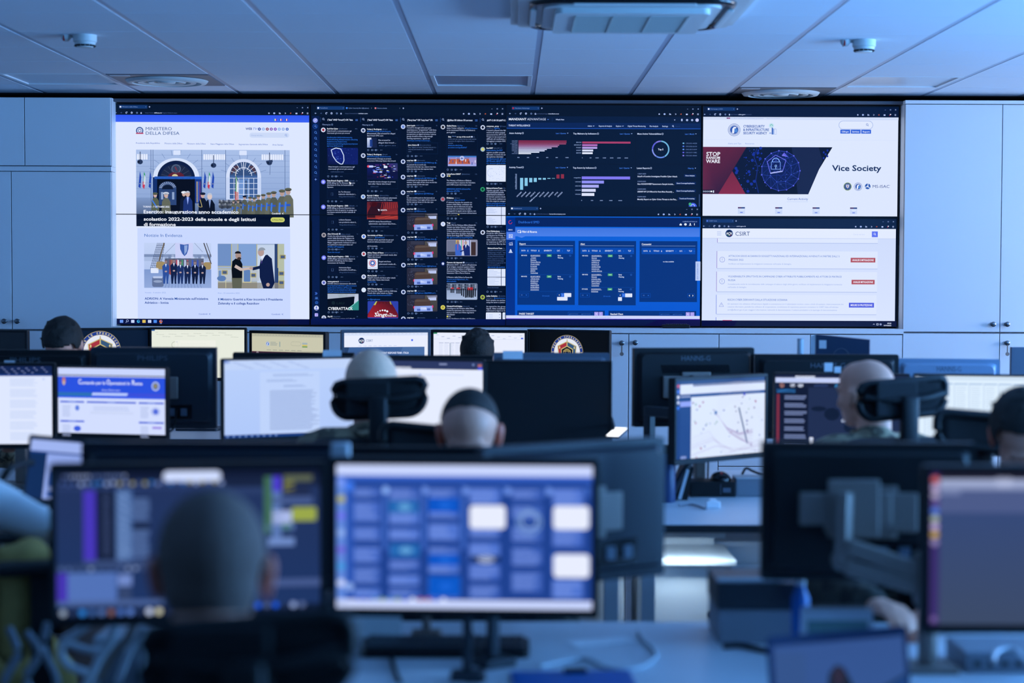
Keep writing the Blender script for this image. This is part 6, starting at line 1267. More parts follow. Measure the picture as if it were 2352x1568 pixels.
def scr_pale_doc(P):
    P.rect(0, 0, 1000, 570, '#e8ecdf'); P.up(); P.rect(0, 0, 34, 14, '#2c5fa8'); P.rect(0, 18, 1000, 20, '#d3d8cc')
    for i in range(40): P.rect(40 + (i * 67) % 900, 30 + (i * 23) % 50, 66 + (i * 67) % 900, 33 + (i * 23) % 50, '#b0b5aa')
    P.rect(250, 115, 690, 300, '#eff0e6'); P.ring(250, 165, 36, 4, '#a8a898'); P.rect(258, 128, 282, 136, '#3c78c0'); doc_lines(P, 310, 640, 150, 4, 16, '#c8ccc0', 4)
def scr_cisa_beige(P):
    P.rect(0, 0, 1000, 570, '#c9c7ae'); P.up(); P.rect(0, 0, 1000, 34, '#b8b7a2'); P.rect(0, 208, 1000, 570, '#4c1630'); P.up()
    for i in range(22): P.rect(40 + i * 42, 14, 64 + i * 42, 18, '#8f9488')
    seal(P, 225, 118, 28, '#5f7f98'); doc_lines(P, 262, 355, 96, 1, 14, '#8f9a98', 6); doc_lines(P, 262, 380, 112, 1, 14, '#8f9a98', 6); doc_lines(P, 262, 370, 128, 1, 14, '#8f9a98', 6)
    P.rect(390, 90, 400, 150, '#7f9aa0'); P.rr(552, 86, 690, 134, 22, '#a3a592'); P.up(); P.rr(555, 89, 687, 131, 19, '#c9c7ae'); P.rect(708, 96, 780, 116, '#9fb0b8'); P.rect(708, 120, 780, 132, '#d8c050'); P.rect(708, 136, 780, 150, '#6f9a50')
    for i in range(6): P.rect(210 + i * 86, 186, 270 + i * 86, 192, '#8f9488')
    P.ell(80, 232, 22, 22, '#b9a8b8'); P.text('CVE', 265, 250, 400, 22, '#d8ccd0', b=1)
def scr_csirt(P):
    P.rect(0, 0, 1000, 570, '#e8edff'); P.up(); P.rect(0, 0, 1000, 34, '#d8e2fa'); P.rect(0, 168, 960, 570, '#3c6098', '#2a4c84'); P.up(); acn(P, 206, 92, 36); P.text('CSIRT', 258, 92, 342, 26, '#4a6a9c'); P.rect(800, 78, 822, 100, '#4a6af0')
    for i in range(8): P.rect(170 + i * 60, 152, 205 + i * 60, 156, '#a9b8e0')
    for i in range(20): P.rect(40 + i * 46, 12, 62 + i * 46, 15, '#b0bcdc')
    P.poly([(0, 168), (60, 168), (20, 300), (0, 300)], '#24406c'); P.poly([(700, 168), (960, 168), (960, 300), (640, 300)], '#4a6ea4'); P.up(); P.text('COMPUTER SECURITY INCIDENT RESPONSE TEAM - ITALIA', 180, 238, 770, 22, '#dfe8ff', b=1)
def scr_excel(P):
    P.rect(0, 0, 1000, 570, '#e9eeff'); P.up(); P.rect(0, 0, 40, 14, '#2c8a60'); P.rect(0, 70, 1000, 72, '#c3cde8')
    for i in range(26): P.rect(30 + (i * 61) % 920, 24 + (i * 17) % 42, 60 + (i * 61) % 920, 28 + (i * 17) % 42, '#aab6d8')
    for i in range(5): P.rect(60 + i * 60, 110, 110 + i * 60, 114, '#7f90b8'); doc_lines(P, 60 + i * 60, 105 + i * 60, 124, 20, 14, '#c3cde8', 3, i)
    P.rect(176, 110, 192, 320, '#b9c4d8'); P.rect(960, 50, 985, 66, '#4a6ae0')
def emblem(P, cx, cy, r, bg):
    P.rect(0, 0, 1000, 570, bg); P.up(); P.ell(cx, cy, r, r, '#b9a878', n=60); P.up(); P.ell(cx, cy, r * .975, r * .975, '#1c3a90', n=60); P.up(); P.ell(cx, cy, r * .82, r * .82, '#b9a878', n=60); P.up(); P.ell(cx, cy, r * .80, r * .80, '#e4e8f4', n=60); P.up(2)
    s = 'COMANDO PER LE OPERAZIONI IN RETE'; n = len(s)
    for i, ch in enumerate(s):
        a = -90 + (i - n / 2 + .5) * (300 / n)
        if ch == ' ': continue
        x, y = cx + r * .895 * math.cos(R(a)), cy + r * .895 * math.sin(R(a)); w_ = r * .085; ang = a + 90
        P.text(ch, x - w_ / 2 * math.cos(R(ang)) , y - w_ / 2 * math.sin(R(ang)), x - w_ / 2 * math.cos(R(ang)) + w_, r * .10, '#d8cfa0', b=1, ang=ang)
    P.up(2); k = r / 100
    def q(pts, c): P.poly([(cx + a * k, cy + b * k) for a, b in pts], c)
    q([(-60, -36), (0, -64), (60, -36), (54, 30), (0, 72), (-54, 30)], '#c9b87a'); P.up(); q([(-55, -33), (-3, -58), (-3, -36), (-38, -18), (-38, 20), (-49, 26)], '#a8303c'); q([(55, -33), (3, -58), (3, -36), (38, -18), (38, 20), (49, 26)], '#34567c'); q([(-34, -14), (0, -32), (34, -14), (32, 20), (0, 46), (-32, 20)], '#0d1424'); q([(-49, 30), (0, 66), (0, 50), (-34, 24)], '#e4e8f4'); q([(49, 30), (0, 66), (0, 50), (34, 24)], '#2c7a5c'); P.up()
    P.ring(cx, cy + 2 * k, 22 * k, 3 * k, '#b9a460'); P.ring(cx, cy + 2 * k, 22 * k, 2.4 * k, '#b9a460', ry=9 * k); P.ring(cx, cy + 2 * k, 10 * k, 2.4 * k, '#b9a460', ry=22 * k); P.rect(cx - 24 * k, cy - 8 * k, cx + 24 * k, cy - 4 * k, '#b9a460'); q([(-2, -75), (2, -75), (3, -60), (-3, -60)], '#b9a878'); P.ell(cx - 46 * k, cy - 26 * k, 4 * k, 8 * k, '#d8c88a'); P.ell(cx + 46 * k, cy - 26 * k, 4 * k, 8 * k, '#d8c88a')

G = 'monitors of the %s'
gA, gA2, gB, gB2, gC = G % 'nearest desk row', 'monitor backs of the nearest desk row', G % 'middle desk row', 'monitor backs of the middle desk row', G % 'rear desk row'
# nearest row, facing the camera
monitor('monitor in front of the cropped-haired man, dark windows with a purple strip and yellow blocks', 436, 1245, 3.68, 8, paint=scr_ide, bez=.014, group=gA, mount='darkgrey', post='thin')
monitor('monitor with blue columns of cards and white squares at the front centre', 1066, 1233, 3.73, -2, paint=scr_cards, bez=.014, group=gA, mount='darkgrey', post='thin')
monitor('monitor with a grey window and purple dock at the right edge', 2447, 1260, 3.52, 0, w=.531, h=.300, paint=scr_ubuntu, bez=.013, group=gA)
# nearest row, backs
monitor('dark monitor back above the purple strip screen, left of the facing man', 500, 1176, 4.22, 180, w=.60, h=.31, shell='charcoal', group=gA2, post='thin')
monitor('monitor back with a blue sheen and white mount right of the card screen', 1308, 1172, 4.2, 213, w=.49, h=.300, shell='charcoal', group=gA2, mount='silver', stand='side')
monitor('black monitor back mostly hidden behind the card screen', 985, 1180, 4.40, 180, w=.52, h=.31, shell='black', group=gA2, post='thin')
big_back, _zc = monitor('large black monitor back with a silver arm at the right', 1990, 1168, 4.12, 178, w=.46, h=.285, shell='black', group=gA2, stand=None)
# middle row, facing the camera
monitor('white document monitor cut by the left edge', -42, 930, 6.9, 4, paint=scr_white_doc, group=gB)
monitor('monitor with the blue banner page Comando per le Operazioni in Rete', 256, 926, 6.75, -12, w=.43, h=.262, bez=.006, paint=scr_comando, group=gB)
monitor('monitor with a pale blue text document left of the white-haired man', 666, 918, 6.7, 24, w=.50, h=.300, bez=.007, chin=.02, paint=scr_doc, group=gB)
monitor('bright white browser monitor behind the right side of the headrest', 962, 908, 6.8, -14, w=.50, h=.262, bez=.007, paint=scr_browser_white, group=gB)
monitor('switched-off black monitor right of the bright white browser', 1260, 924, 6.75, 0, w=.462, h=.30, bez=.006, group=gB, off='black')
monitor('turned monitor showing a white node graph with curved links', 1657, 958, 6.9, 40, w=.49, h=.295, bez=.012, paint=scr_graph, group=gB, chin=.02, stand='long', mount='darkgrey')
monitor('dark dashboard monitor with a world map left of the bald man', 1932, 948, 6.9, -6, w=.50, h=.29, bez=.007, paint=scr_dark_board, group=gB)
monitor('pale spreadsheet monitor behind the right headrest', 2262, 950, 6.6, -10, w=.50, h=.275, bez=.007, paint=scr_sheet, group=gB)
# middle row, backs
monitor('black monitor back at the far left with a small white tag', 66, 888, 7.36, 180, w=.49, h=.28, shell='black', group=gB2, brand='PHILIPS')
monitor('blue-black monitor back with a white mount behind the blue banner page', 356, 888, 7.36, 180, w=.485, h=.30, shell='darkgrey', group=gB2, brand='PHILIPS', cable=True)
monitor('black monitor back showing above the pale blue document', 676, 900, 7.36, 178, w=.47, h=.30, shell='black', group=gB2, brand='PHILIPS')
monitor('black monitor back showing above the bright white browser', 975, 904, 7.35, 182, w=.53, h=.29, shell='black', group=gB2, brand='PHILIPS')
monitor('slate blue monitor back showing above the switched-off monitor', 1266, 898, 7.36, 180, w=.45, h=.29, shell='bluegrey', group=gB2, brand='PHILIPS')
monitor('black monitor back with vents and a white mount left of the node graph', 1590, 886, 7.38, 190, w=.483, h=.29, shell='black', group=gB2, brand='HANNS-G', vents=44, cable=True, pwid=.14)
monitor('black monitor back with vents behind the bald man', 1896, 908, 7.38, 180, w=.56, h=.315, shell='black', group=gB2, brand='HANNS-G', vents=44)
monitor('vented monitor back with a painted pale blue sheen right of the bald man', 2176, 908, 7.4, 172, w=.385, h=.28, shell='sheenblue', group=gB2, brand='HANNS-G', vents=40)
# rear row
monitor('switched-off monitor at the far left of the rear row', -2, 822, 9.8, -8, w=.30, h=.28, group=gC, stand='foot')
monitor('emblem monitor behind the dark-haired man at the left', 250, 828, 9.8, 20, w=.42, h=.33, bez=.013, paint=lambda P: emblem(P, 392, 272, 264, '#06152e'), group=gC, stand='foot')
monitor('cream document monitor right of the left emblem', 455, 812, 9.85, 0, w=.505, h=.262, bez=.012, paint=scr_pale_doc, group=gC, stand='foot')
monitor('beige and maroon web page monitor below the video wall', 660, 824, 9.8, -28, w=.47, h=.27, bez=.016, paint=scr_cisa_beige, group=gC, stand='foot')
monitor('monitor reading computer security incident response team', 887, 822, 9.8, 14, w=.46, h=.275, bez=.016, paint=scr_csirt, group=gC, stand='foot', front='bluegrey')
monitor('spreadsheet monitor behind the dark-haired person', 1100, 822, 9.85, -6, w=.50, h=.275, bez=.016, paint=scr_excel, group=gC, stand='foot')
monitor('round emblem monitor on black right of the spreadsheet', 1305, 826, 9.8, -22, w=.45, h=.30, bez=.013, paint=lambda P: emblem(P, 485, 240, 205, '#05080d'), group=gC, stand='foot')
# ------------------------------------------------------------------ desks
def desk(label, x0, x1, y0, y1, group='long office desks', screen=None):
    t = thing('desk', ((x0 + x1) / 2, (y0 + y1) / 2, 0), label, 'desk', group); w, d = (x1 - x0) / 2, (y1 - y0) / 2
    m = MB(); m.box(-w, w, -d, d, DESK - .026, DESK, bev=.002, seg=1); m.build('desktop', M['desk'], t)
    m = MB()
    for a, b_, c, e in ((-w - .0015, w + .0015, -d - .002, -d), (-w - .0015, w + .0015, d, d + .002), (-w - .002, -w, -d, d), (w, w + .002, -d, d)): m.box(a, b_, c, e, DESK - .028, DESK - .002)
    m.build('edge_band', M['desk_edge'], t)
    for sx in (-w + .06, w - .06):
        for sy in (-d + .08, d - .08):
            m = MB(); m.box(sx - .025, sx + .025, sy - .025, sy + .025, 0, DESK - .028, bev=.004); m.build('leg', M['palegrey'], t)
    return t
desk('front desk carrying the keyboard and the nearest monitors', -.70, 3.1, 3.30, 4.50)
desk('left section of the middle desk row under the blue banner page', -3.4, .42, 6.24, 7.95)
desk('right section of the middle desk row carrying the mouse and black docking box', .43, 3.4, 6.24, 7.95)
desk('rear desk under the row of monitors below the video wall', -3.5, .52, 9.35, 10.25)
desk('side desk at the left edge with the small tablet screen', -2.4, -1.0, 5.02, 5.62)

# ------------------------------------------------------------------ low white cabinet and light under the middle desk
a0 = at(1395, 1290, 6.42); a1 = at(1660, 1290, 6.42); a2 = at(1690, 1290, 6.42); zt = at(1500, 1287, 6.38).z
t = thing('drawer_cabinet', (a0.x, 6.42, 0), 'low white cabinet with a brightly lit top under the middle desk', 'cabinet')
m = MB(); m.box(.09, a2.x - a0.x, -.04, .36, zt - .02, zt, bev=.004); m.build('top_board', M['white_lam'], t)
m = MB(); m.box(.11, a1.x - a0.x, 0, .34, .03, zt - .021, bev=.002); m.build('carcass', M['white_lam'], t)
m = MB(); m.box(.115, a1.x - a0.x - .003, -.018, -.001, .06, zt - .025, bev=.002); o = m.build('door', M['white_lam'], t); knob(o, a1.x - a0.x - .045, .40, True)
m = MB(); m.box(.14, a1.x - a0.x - .03, .02, .3, 0, .03); m.build('plinth', M['darkgrey'], t)
m = MB(); m.box(.09, at(1640, 1240, 6.76).x - a0.x, .335, .355, zt + .0005, DESK - .03, bev=.002); m.build('back_panel', M['white_lam'], t)
b0 = at(1506, 1240, 6.9); b1 = at(1642, 1240, 6.9); b2 = at(1800, 1240, 6.9)
t = thing('side_cabinet', (b1.x, 6.9, 0), 'pale low cabinet seen under the middle desk, right of the bright top', 'cabinet')
m = MB(); m.box(.0, 1.1, 0, .35, .02, .56, bev=.003); m.build('carcass', M['white_lam'], t)
m = MB(); m.box(.06, 1.1, -.02, -.001, .02, .50, bev=.002); m.build('door', M['white_lam'], t)
m = MB(); m.box(-.01, 1.1, -.02, .35, .562, .585, bev=.003); m.build('top_board', M['white_lam'], t)
m = MB(); m.box(.05, 1.05, .03, .33, 0, .02); m.build('plinth', M['darkgrey'], t)
c0 = at(1378, 1380, 5.9); c1 = at(1440, 1380, 5.9); c2 = at(1478, 1380, 5.9)
t = thing('side_panel_cabinet', (c0.x - .3, 6.42, 0), 'white low cabinet half hidden behind the monitor back with a blue sheen', 'cabinet')
m = MB(); m.box(0, at(1438, 1380, 6.3).x - c0.x + .3, 0, .4, .02, .60, bev=.003); m.build('carcass', M['white_lam'], t)
m = MB(); m.box(.01, at(1436, 1380, 6.3).x - c0.x + .3, -.018, -.001, .26, .585, bev=.002); m.build('door', M['white_lam'], t)
m = MB(); m.box(.01, at(1436, 1380, 6.3).x - c0.x + .3, -.018, -.001, .02, .25, bev=.002); m.build('drawer', M['white_lam'], t)
m = MB(); m.box(.03, .4, .02, .38, 0, .02); m.build('plinth', M['darkgrey'], t)
# strip lamp on the underside of the desk
l0 = at(1560, 1225, 6.32)
t = thing('strip_lamp', (l0.x, 6.34, DESK - .034), 'small lit strip lamp under the middle desk above the low white cabinet', 'lamp')
m = MB(); m.box(-.16, .16, -.02, .02, -.012, 0, bev=.003); m.box(-.162, .162, -.026, -.0205, -.024, 0, bev=.001); m.build('housing', M['white_lam'], t)
m = MB(); m.box(-.15, .15, -.014, .014, -.0145, -.0125); m.build('light_strip', mat('strip_glow', (.8, .9, .9), emit=(.75, .92, 1.0), strength=14), t)
area('strip_lamp_light', (l0.x, 6.34, DESK - .055), Euler((0, 0, 0)), .30, .03, 1.3, (.66, .86, 1.0))
# lit reading lamp head beside the switched-off monitor
l = at(1417, 995, 6.6); e_ = at(1392, 992, 6.62)
t = thing('desk_lamp', (at(1403, 1000, 7.1).x, 7.1, DESK), 'small desk lamp with a lit flat head right of the switched-off monitor', 'lamp')
o_ = Vector(t.location)
m = MB(); m.cyl((0, 0, 0), (0, 0, .016), .06, n=24); m.build('base', M['black'], t)
m = MB(); m.tube([Vector((0, 0, .01)), Vector((0, 0, .2)), Vector((-.005, -.1, e_.z - DESK + .02)), e_ - o_ + Vector((.03, 0, .006))], .006, n=8); m.build('arm', M['black'], t, smooth=60)
lz = l - o_
m = MB(); m.box(-.026, .026, -.05, .05, -.001, .005, bev=.002, mt=Matrix.Translation(lz) @ Matrix.Rotation(R(-25), 4, 'Z') @ Matrix.Rotation(R(14), 4, 'X')); hd = m.build('lamp_head', M['black'], t)
m = MB(); m.box(-.023, .023, -.046, .046, .0052, .0062, mt=Matrix.Translation(lz) @ Matrix.Rotation(R(-25), 4, 'Z') @ Matrix.Rotation(R(14), 4, 'X')); m.build('light_panel', mat('lamp_glow', (.9, .9, .9), emit=(1, .97, .9), strength=2.2), hd)

# ------------------------------------------------------------------ desk objects
def keyboard(px, py, w, label, yaw=0):
    p_ = atz(px, py, DESK + .01); t = thing('keyboard', (p_.x, p_.y, DESK + .0005), label, 'keyboard', yaw=yaw)
    m = MB(); m.prism(rrect(-w / 2, w / 2, -.075, .075, .018), .0, .018, mt=Matrix.Rotation(R(-90), 4, 'X') @ Matrix.Scale(-1, 4, (0, 1, 0))); m.build('case', M['black'], t, smooth=40)
    m = MB()
    for r_ in range(6):
        n = 20
        for k in range(n):
            x = -w / 2 + .012 + (w - .024) * (k + .5) / n; y = -.058 + r_ * .0225
            m.box(x - .0082, x + .0082, y - .0085, y + .0085, .018, .026, bev=.002, seg=1)
    m.build('key_block', M['darkgrey'], t)
    return t
keyboard(1024, 1486, .385, 'black keyboard on the front desk below the card monitor')
p_ = atz(850, 1462, DESK)
t = thing('desk_phone', (p_.x - .02, p_.y - .02, DESK + .001), 'pale desk phone left of the black keyboard', 'telephone', yaw=R(20))
m = MB(); m.prism([(-.07, 0), (.07, 0), (.07, .02), (-.05, .075), (-.07, .07)], -.08, .08, mt=Matrix.Rotation(R(90), 4, 'Z')); m.build('body', M['palegrey'], t)
m = MB(); m.tube([(-.055, -.07, .075), (-.06, -.05, .098), (-.06, .05, .098), (-.055, .07, .075)], .016, n=10); m.build('handset', M['grey'], t, smooth=60)
m = MB(); [m.box(-.02 + i * .022, -.006 + i * .022, .01 + 0 * j, .02, .0, .0) for i in range(0) for j in range(0)]; [m.box(.0 + i * .024, .016 + i * .024, -.05, -.0, .048 + j * .0, .056) for i in range(3) for j in range(1)]; m.build('key_pad', M['darkgrey'], t)
def paper(px, py, w, d, label, yaw=0, z=None, name='paper', m_='paper', group=None):
    z = DESK if z is None else z; p_ = atz(px, py, z); m = MB(); m.box(-w / 2, w / 2, -d / 2, d / 2, 0, .0016, bev=.0006, seg=1)
    return tag(m.build(name, M[m_], loc=(p_.x, p_.y, z + .0008), rot=(0, 0, yaw)), label, 'paper' if name == 'paper' else name, group)
paper(1380, 1475, .16, .07, 'small white slip under the curved pale cable on the front desk', .4)
paper(900, 1560, .3, .12, 'white sheet at the bottom of the front desk', .15)
p_ = atz(1320, 1556, DESK)
t = thing('folder', (p_.x, p_.y - .04, DESK + .001), 'blue plastic folder at the bottom of the front desk', 'folder', yaw=.05)
m = MB(); m.box(-.135, .125, -.1, .08, 0, .006, bev=.002); m.build('cover', M['blue'], t); m = MB(); m.box(-.02, .03, .05, .075, .006, .014, bev=.002); m.build('clip', M['black'], t)
def cable(name, pts, r, m_, label, group=None):
    P = [Vector(p) for p in pts]; o = P[0].copy(); m = MB(); m.tube([q - o for q in P], r, n=8)
    return tag(m.build(name, M[m_], loc=o, smooth=60), label, 'cable', group)
def deskpts(L, z=DESK + .006): return [atz(a, b_, z) for a, b_ in L]
cable('cable', deskpts([(1466, 1448), (1478, 1470), (1500, 1490), (1505, 1510), (1470, 1532), (1400, 1535), (1340, 1512), (1240, 1530)]), .005, 'palegrey', 'pale cable curving across the front desk right of the keyboard')
cable('cable', [atz(1068, 1400, .85), atz(1078, 1440, .79)] + deskpts([(1090, 1470)], DESK + .038) + deskpts([(1105, 1520), (1112, 1560)]), .004, 'black', 'thin dark cable crossing over the black keyboard')
cable('cable', deskpts([(895, 1490), (905, 1530), (918, 1566)]), .005, 'black', 'dark cable beside the left end of the keyboard')
# dark-lidded grey box
a, b_ = at(1650, 1480, 4.22), at(1828, 1480, 4.22); zt1 = at(1740, 1340, 4.22).z; zt2 = at(1740, 1402, 4.22).z; w = b_.x - a.x
t = thing('file_tray', ((a.x + b_.x) / 2, 4.24, DESK), 'grey document box with a dark upper half on the front desk', 'box')
m = MB(); m.box(-w / 2, w / 2, -.01, .2, 0, zt2 - DESK, bev=.004); m.build('lower_box', M['grey'], t)
m = MB(); m.box(-w / 2 - .003, w / 2 + .003, -.013, .2, zt2 - DESK + .0005, zt1 - DESK, bev=.004); m.build('upper_box', M['darkgrey'], t)
m = MB(); m.tube([(w / 2 - .05, -.0, zt1 - DESK + .004), (w / 2 + .01, -.02, zt1 - DESK + .01), (w / 2 + .005, -.02, zt1 - DESK - .035)], .006, n=8); m.tube([(-w / 2, 0, zt1 - DESK + .004), (w / 2 - .04, 0, zt1 - DESK + .004)], .006, n=8, sub=1); m.build('rim', M['palegrey'], t, smooth=60)
cable('cable', deskpts([(1662, 1484), (1700, 1482), (1740, 1490), (1775, 1498)]), .007, 'black', 'short black cable in front of the grey document box')
# calendar
a, b_ = at(1840, 1440, 4.0), at(2003, 1440, 4.0); zc1 = at(1920, 1392, 4.0).z; w = b_.x - a.x
t = thing('desk_calendar', ((a.x + b_.x) / 2, 4.0, DESK), 'spiral bound desk calendar standing before the hand', 'calendar')
H_ = zc1 - DESK
m = MB(); m.box(-w / 2, w / 2, -.001, .001, 0, H_, mt=Matrix.Rotation(R(-14), 4, 'X')); o = m.build('page', mat('dimmed_calendar_paper', (.42, .46, .52), rough=.8), t, loc=(0, -.035, 0))  # page coloured darker than white paper to carry the dimmer light here
m = MB(); m.box(-w / 2 + .012, w / 2 - .012, -.0018, -.0011, .01, H_ * .80, mt=Matrix.Rotation(R(-14), 4, 'X')); m.build('picture', mat('green_print', (.10, .2, .2), rough=.7), o)
m = MB(); m.box(-w / 2, w / 2, -.001, .001, 0, H_, mt=Matrix.Rotation(R(14), 4, 'X')); m.build('back_board', M['paper'], t, loc=(0, .035, 0))
m = MB(); zz = H_ * .97
for k in range(18): m.tube([((-w / 2 + .006 + k * (w - .012) / 17), .0 + .007 * math.cos(q), zz + .007 * math.sin(q)) for q in [i * PI / 4 for i in range(8)]], .0011, n=5, sub=1, closed=True)
m.build('spiral', M['silver'], t)
# blue bottle
p_ = at(1838, 1400, 4.15); t = thing('bottle', (p_.x, 4.15, DESK), 'slim blue bottle between the grey box and the calendar', 'bottle')
zz = at(1838, 1325, 4.15).z - DESK
m = MB(); m.lathe([(.001, 0), (.02, 0), (.021, .01), (.021, zz * .72), (.012, zz * .84), (.011, zz * .9)], n=24); m.build('body', M['blue'], t, smooth=40)
m = MB(); m.lathe([(.001, zz * .9), (.012, zz * .9), (.012, zz), (.001, zz)], n=20); m.build('cap', M['palegrey'], t, smooth=40)
# open laptop at the bottom right
a, b_ = at(1772, 1466, 3.50), at(2098, 1438, 3.62)
t = thing('laptop', ((a.x + b_.x) / 2, 3.56, DESK), 'open laptop with a blue picture at the bottom right', 'laptop', yaw=math.atan2(.12, b_.x - a.x))
hl = (a.z + b_.z) / 2 - DESK - .012; wl = (b_.x - a.x) / 2 + .008
m = MB(); m.prism(rrect(-wl, wl, 0, hl, .008), -.003, .004, mt=Matrix.Translation((0, 0, .012))); lid = m.build('lid', M['navy'], t, rot=(R(-8), 0, 0))
P = Paint(); scr_laptop(P); k_ = (2 * wl - .02) / 1000
P.build('screen', lid, lambda x, y, dd: (-wl + .01 + x * k_, -.0032 - dd, .012 + hl - .02 - y * k_), (0, 0, 1000, (hl - .03) / k_), step=.00004)
m = MB(); m.prism(rrect(-wl, wl, -.22, 0, .008), 0, .012, mt=Matrix.Rotation(R(-90), 4, 'X') @ Matrix.Scale(-1, 4, (0, 1, 0))); m.build('base', M['navy'], t)
m = MB(); [m.box(-wl + .02 + (2 * wl - .04) * k / 14 + .001, -wl + .02 + (2 * wl - .04) * (k + 1) / 14 - .001, -.03 - r_ * .02 - .017, -.03 - r_ * .02, .012, .0135) for k in range(14) for r_ in range(5)]; m.build('key_block', M['black'], t)
# grey docking plate at the bottom right, cable loop
p_ = atz(2270, 1530, DESK); t = thing('docking_station', (p_.x + .05, p_.y + .02, DESK + .001), 'flat grey device under the purple dock monitor', 'docking station')
m = MB(); m.box(-.12, .16, -.09, .09, 0, .045, bev=.006); m.build('case', M['grey'], t); m = MB(); [m.box(-.1 + k * .03, -.085 + k * .03, -.092, -.088, .015, .025) for k in range(5)]; m.build('port', M['black'], t)
cable('cable', deskpts([(2282, 1520), (2290, 1496), (2330, 1490), (2350, 1510), (2372, 1530)], DESK + .052), .005, 'palegrey', 'pale cable loop on the flat grey device at the right edge')

# objects on the middle desk
def box_px(name, px0, px1, pyb, pyt, Y, d, label, cat, m_, group=None, extra=None, yaw=0):
    Y = atz((px0 + px1) / 2, pyb, DESK).y; a, b_ = at(px0, pyb, Y), at(px1, pyb, Y); h = at((px0 + px1) / 2, pyt, Y).z - DESK; w = b_.x - a.x
    t = thing(name, ((a.x + b_.x) / 2, Y, DESK), label, cat, group, yaw=yaw); m = MB(); m.box(-w / 2, w / 2, 0, d, 0, h, bev=.004); m.build('body', M[m_], t)
    return t, w, h
t, w, h = box_px('docking_box', 1585, 1690, 1141, 1106, 6.45, .12, 'black docking box on the middle desk under the node graph', 'docking station', 'black')
m = MB(); m.box(w / 2 - .05, w / 2 - .02, -.002, 0, h * .3, h * .6); m.box(-.0 + w / 2 - .06, w / 2 - .058, -.002, 0, h * .15, h * .85); m.build('marking', M['bluegrey'], t)
zt_ = DESK + h
p_ = at(1655, 1096, 7.06); t = thing('computer_mouse', (p_.x, 7.06, zt_ + .001), 'black mouse lying on the docking box', 'mouse')
m = MB(); m.ball((0, 0, .0), (.042, .055, .034), 20); bmesh.ops.bisect_plane(m.bm, geom=m.bm.verts[:] + m.bm.edges[:] + m.bm.faces[:], plane_co=(0, 0, .0), plane_no=(0, 0, -1), clear_outer=True); m.build('shell', M['gloss'], t, smooth=60)
m = MB(); m.cyl((-.004, -.03, .028), (.004, -.03, .028), .007, n=12); m.build('wheel', M['red'], t)
p_ = atz(1565, 1146, DESK); t = thing('telephone_handset', (p_.x, p_.y, DESK), 'black telephone leaning beside the docking box', 'telephone')
m = MB(); m.prism([(-.045, 0), (.02, 0), (.045, .125), (.02, .14), (-.0, .12)], -.03, .1); m.build('base', M['black'], t)
m = MB(); m.tube([(-.05, -.05, .02), (-.03, -.06, .05), (.0, -.06, .11), (.03, -.05, .15)], .013, n=10); m.build('handset', M['darkgrey'], t, smooth=60)
m = MB(); m.prism([(-.020, .01), (-.008, .008), (.022, .12), (.012, .125)], -.078, -.072); m.build('edge_strip', M['palegrey'], t)
t, w, h = box_px('tissue_pack', 1622, 1655, 1168, 1152, 6.33, .03, 'small white pack near the edge of the middle desk', 'pack', 'paper'); m = MB(); m.box(-.012, .012, .01, .05, h, h + .006, bev=.002); m.build('flap', M['paper'], t)
t, w, h = box_px('document_holder', 1690, 1800, 1140, 1100, 6.6, .12, 'low grey box right of the black docking box', 'box', 'grey'); m = MB(); m.box(-w / 2, w / 2, -.002, .12, h, h + .004, bev=.001); m.build('lid', M['palegrey'], t)
cable('cable', [at(1700, 1104, 7.2), at(1712, 1076, 7.2), at(1730, 1082, 7.2), at(1770, 1098, 7.2)], .005, 'black', 'black cable rising behind the docking box')
cable('cable', deskpts([(1560, 1160), (1590, 1158), (1615, 1166), (1622, 1168)]), .004, 'grey', 'thin grey cable leading to the small white pack')
p_ = atz(1530, 1152, DESK); hb = at(1530, 1022, p_.y).z - DESK
t = thing('flask', (p_.x, p_.y, DESK), 'dark blue flask beside the black telephone', 'bottle')
m = MB(); m.lathe([(.001, 0), (.034, 0), (.036, .01), (.036, hb * .78), (.022, hb * .86)], n=28); m.build('body', M['navy'], t, smooth=40)
m = MB(); m.lathe([(.001, hb * .86), (.024, hb * .86), (.024, hb), (.001, hb)], n=24); m.build('cap', M['black'], t, smooth=40)
# upright dark box and cylinder on the ledge between the rows (right)
pz = at(1941, 812, 7.6)
t = thing('computer_stand', (at(1935, 800, 7.6).x, 7.6, DESK), 'upright dark navy computer back with a round badge behind the bald man', 'computer', yaw=R(-18))
a = at(1880, 768, 7.6); b_ = at(2003, 773, 7.6); w = (b_.x - a.x) / 2; h = a.z - DESK
m = MB(); m.prism([(-w, 0), (w, 0), (w, h - .02), (-w, h)], 0, .02); m.build('back_panel', mat('steel_blue_plastic', (.03, .055, .11), rough=.4), t)
m = MB(); m.prism([(-w - .03, h - .26), (-w - .005, h - .27), (-w - .002, h), (-w - .02, h - .01)], -.005, .05); m.build('side_cover', M['palegrey'], t)
m = MB(); m.tube([(.0 - .005 + .038 * math.cos(q), -.001, h - .11 + .052 * math.sin(q)) for q in [i * PI / 8 for i in range(16)]], .0016, n=6, sub=1, closed=True); bd = m.build('badge_ring', M['bluegrey'], t)
P = Paint(); P.text('DELL', -.026, 0, .026, .014, (.1, .1, .1)); V, F = [], []
for pts, c, l_, _ in P.items: n = len(V); V += [(x - .005, -.0008, h - .11 - y) for x, y in pts]; F.append(tuple(range(n, n + len(pts))))
me = bpy.data.meshes.new('badge_lettering'); me.from_pydata(V, [], F); me.materials.append(M['bluegrey']); o = bpy.data.objects.new('badge_lettering', me); COL.objects.link(o); o.parent = bd
m = MB(); m.box(-w + .015, -w + .045, -.0015, 0, h - .06, h - .025); m.build('sticker', M['paper'], t)
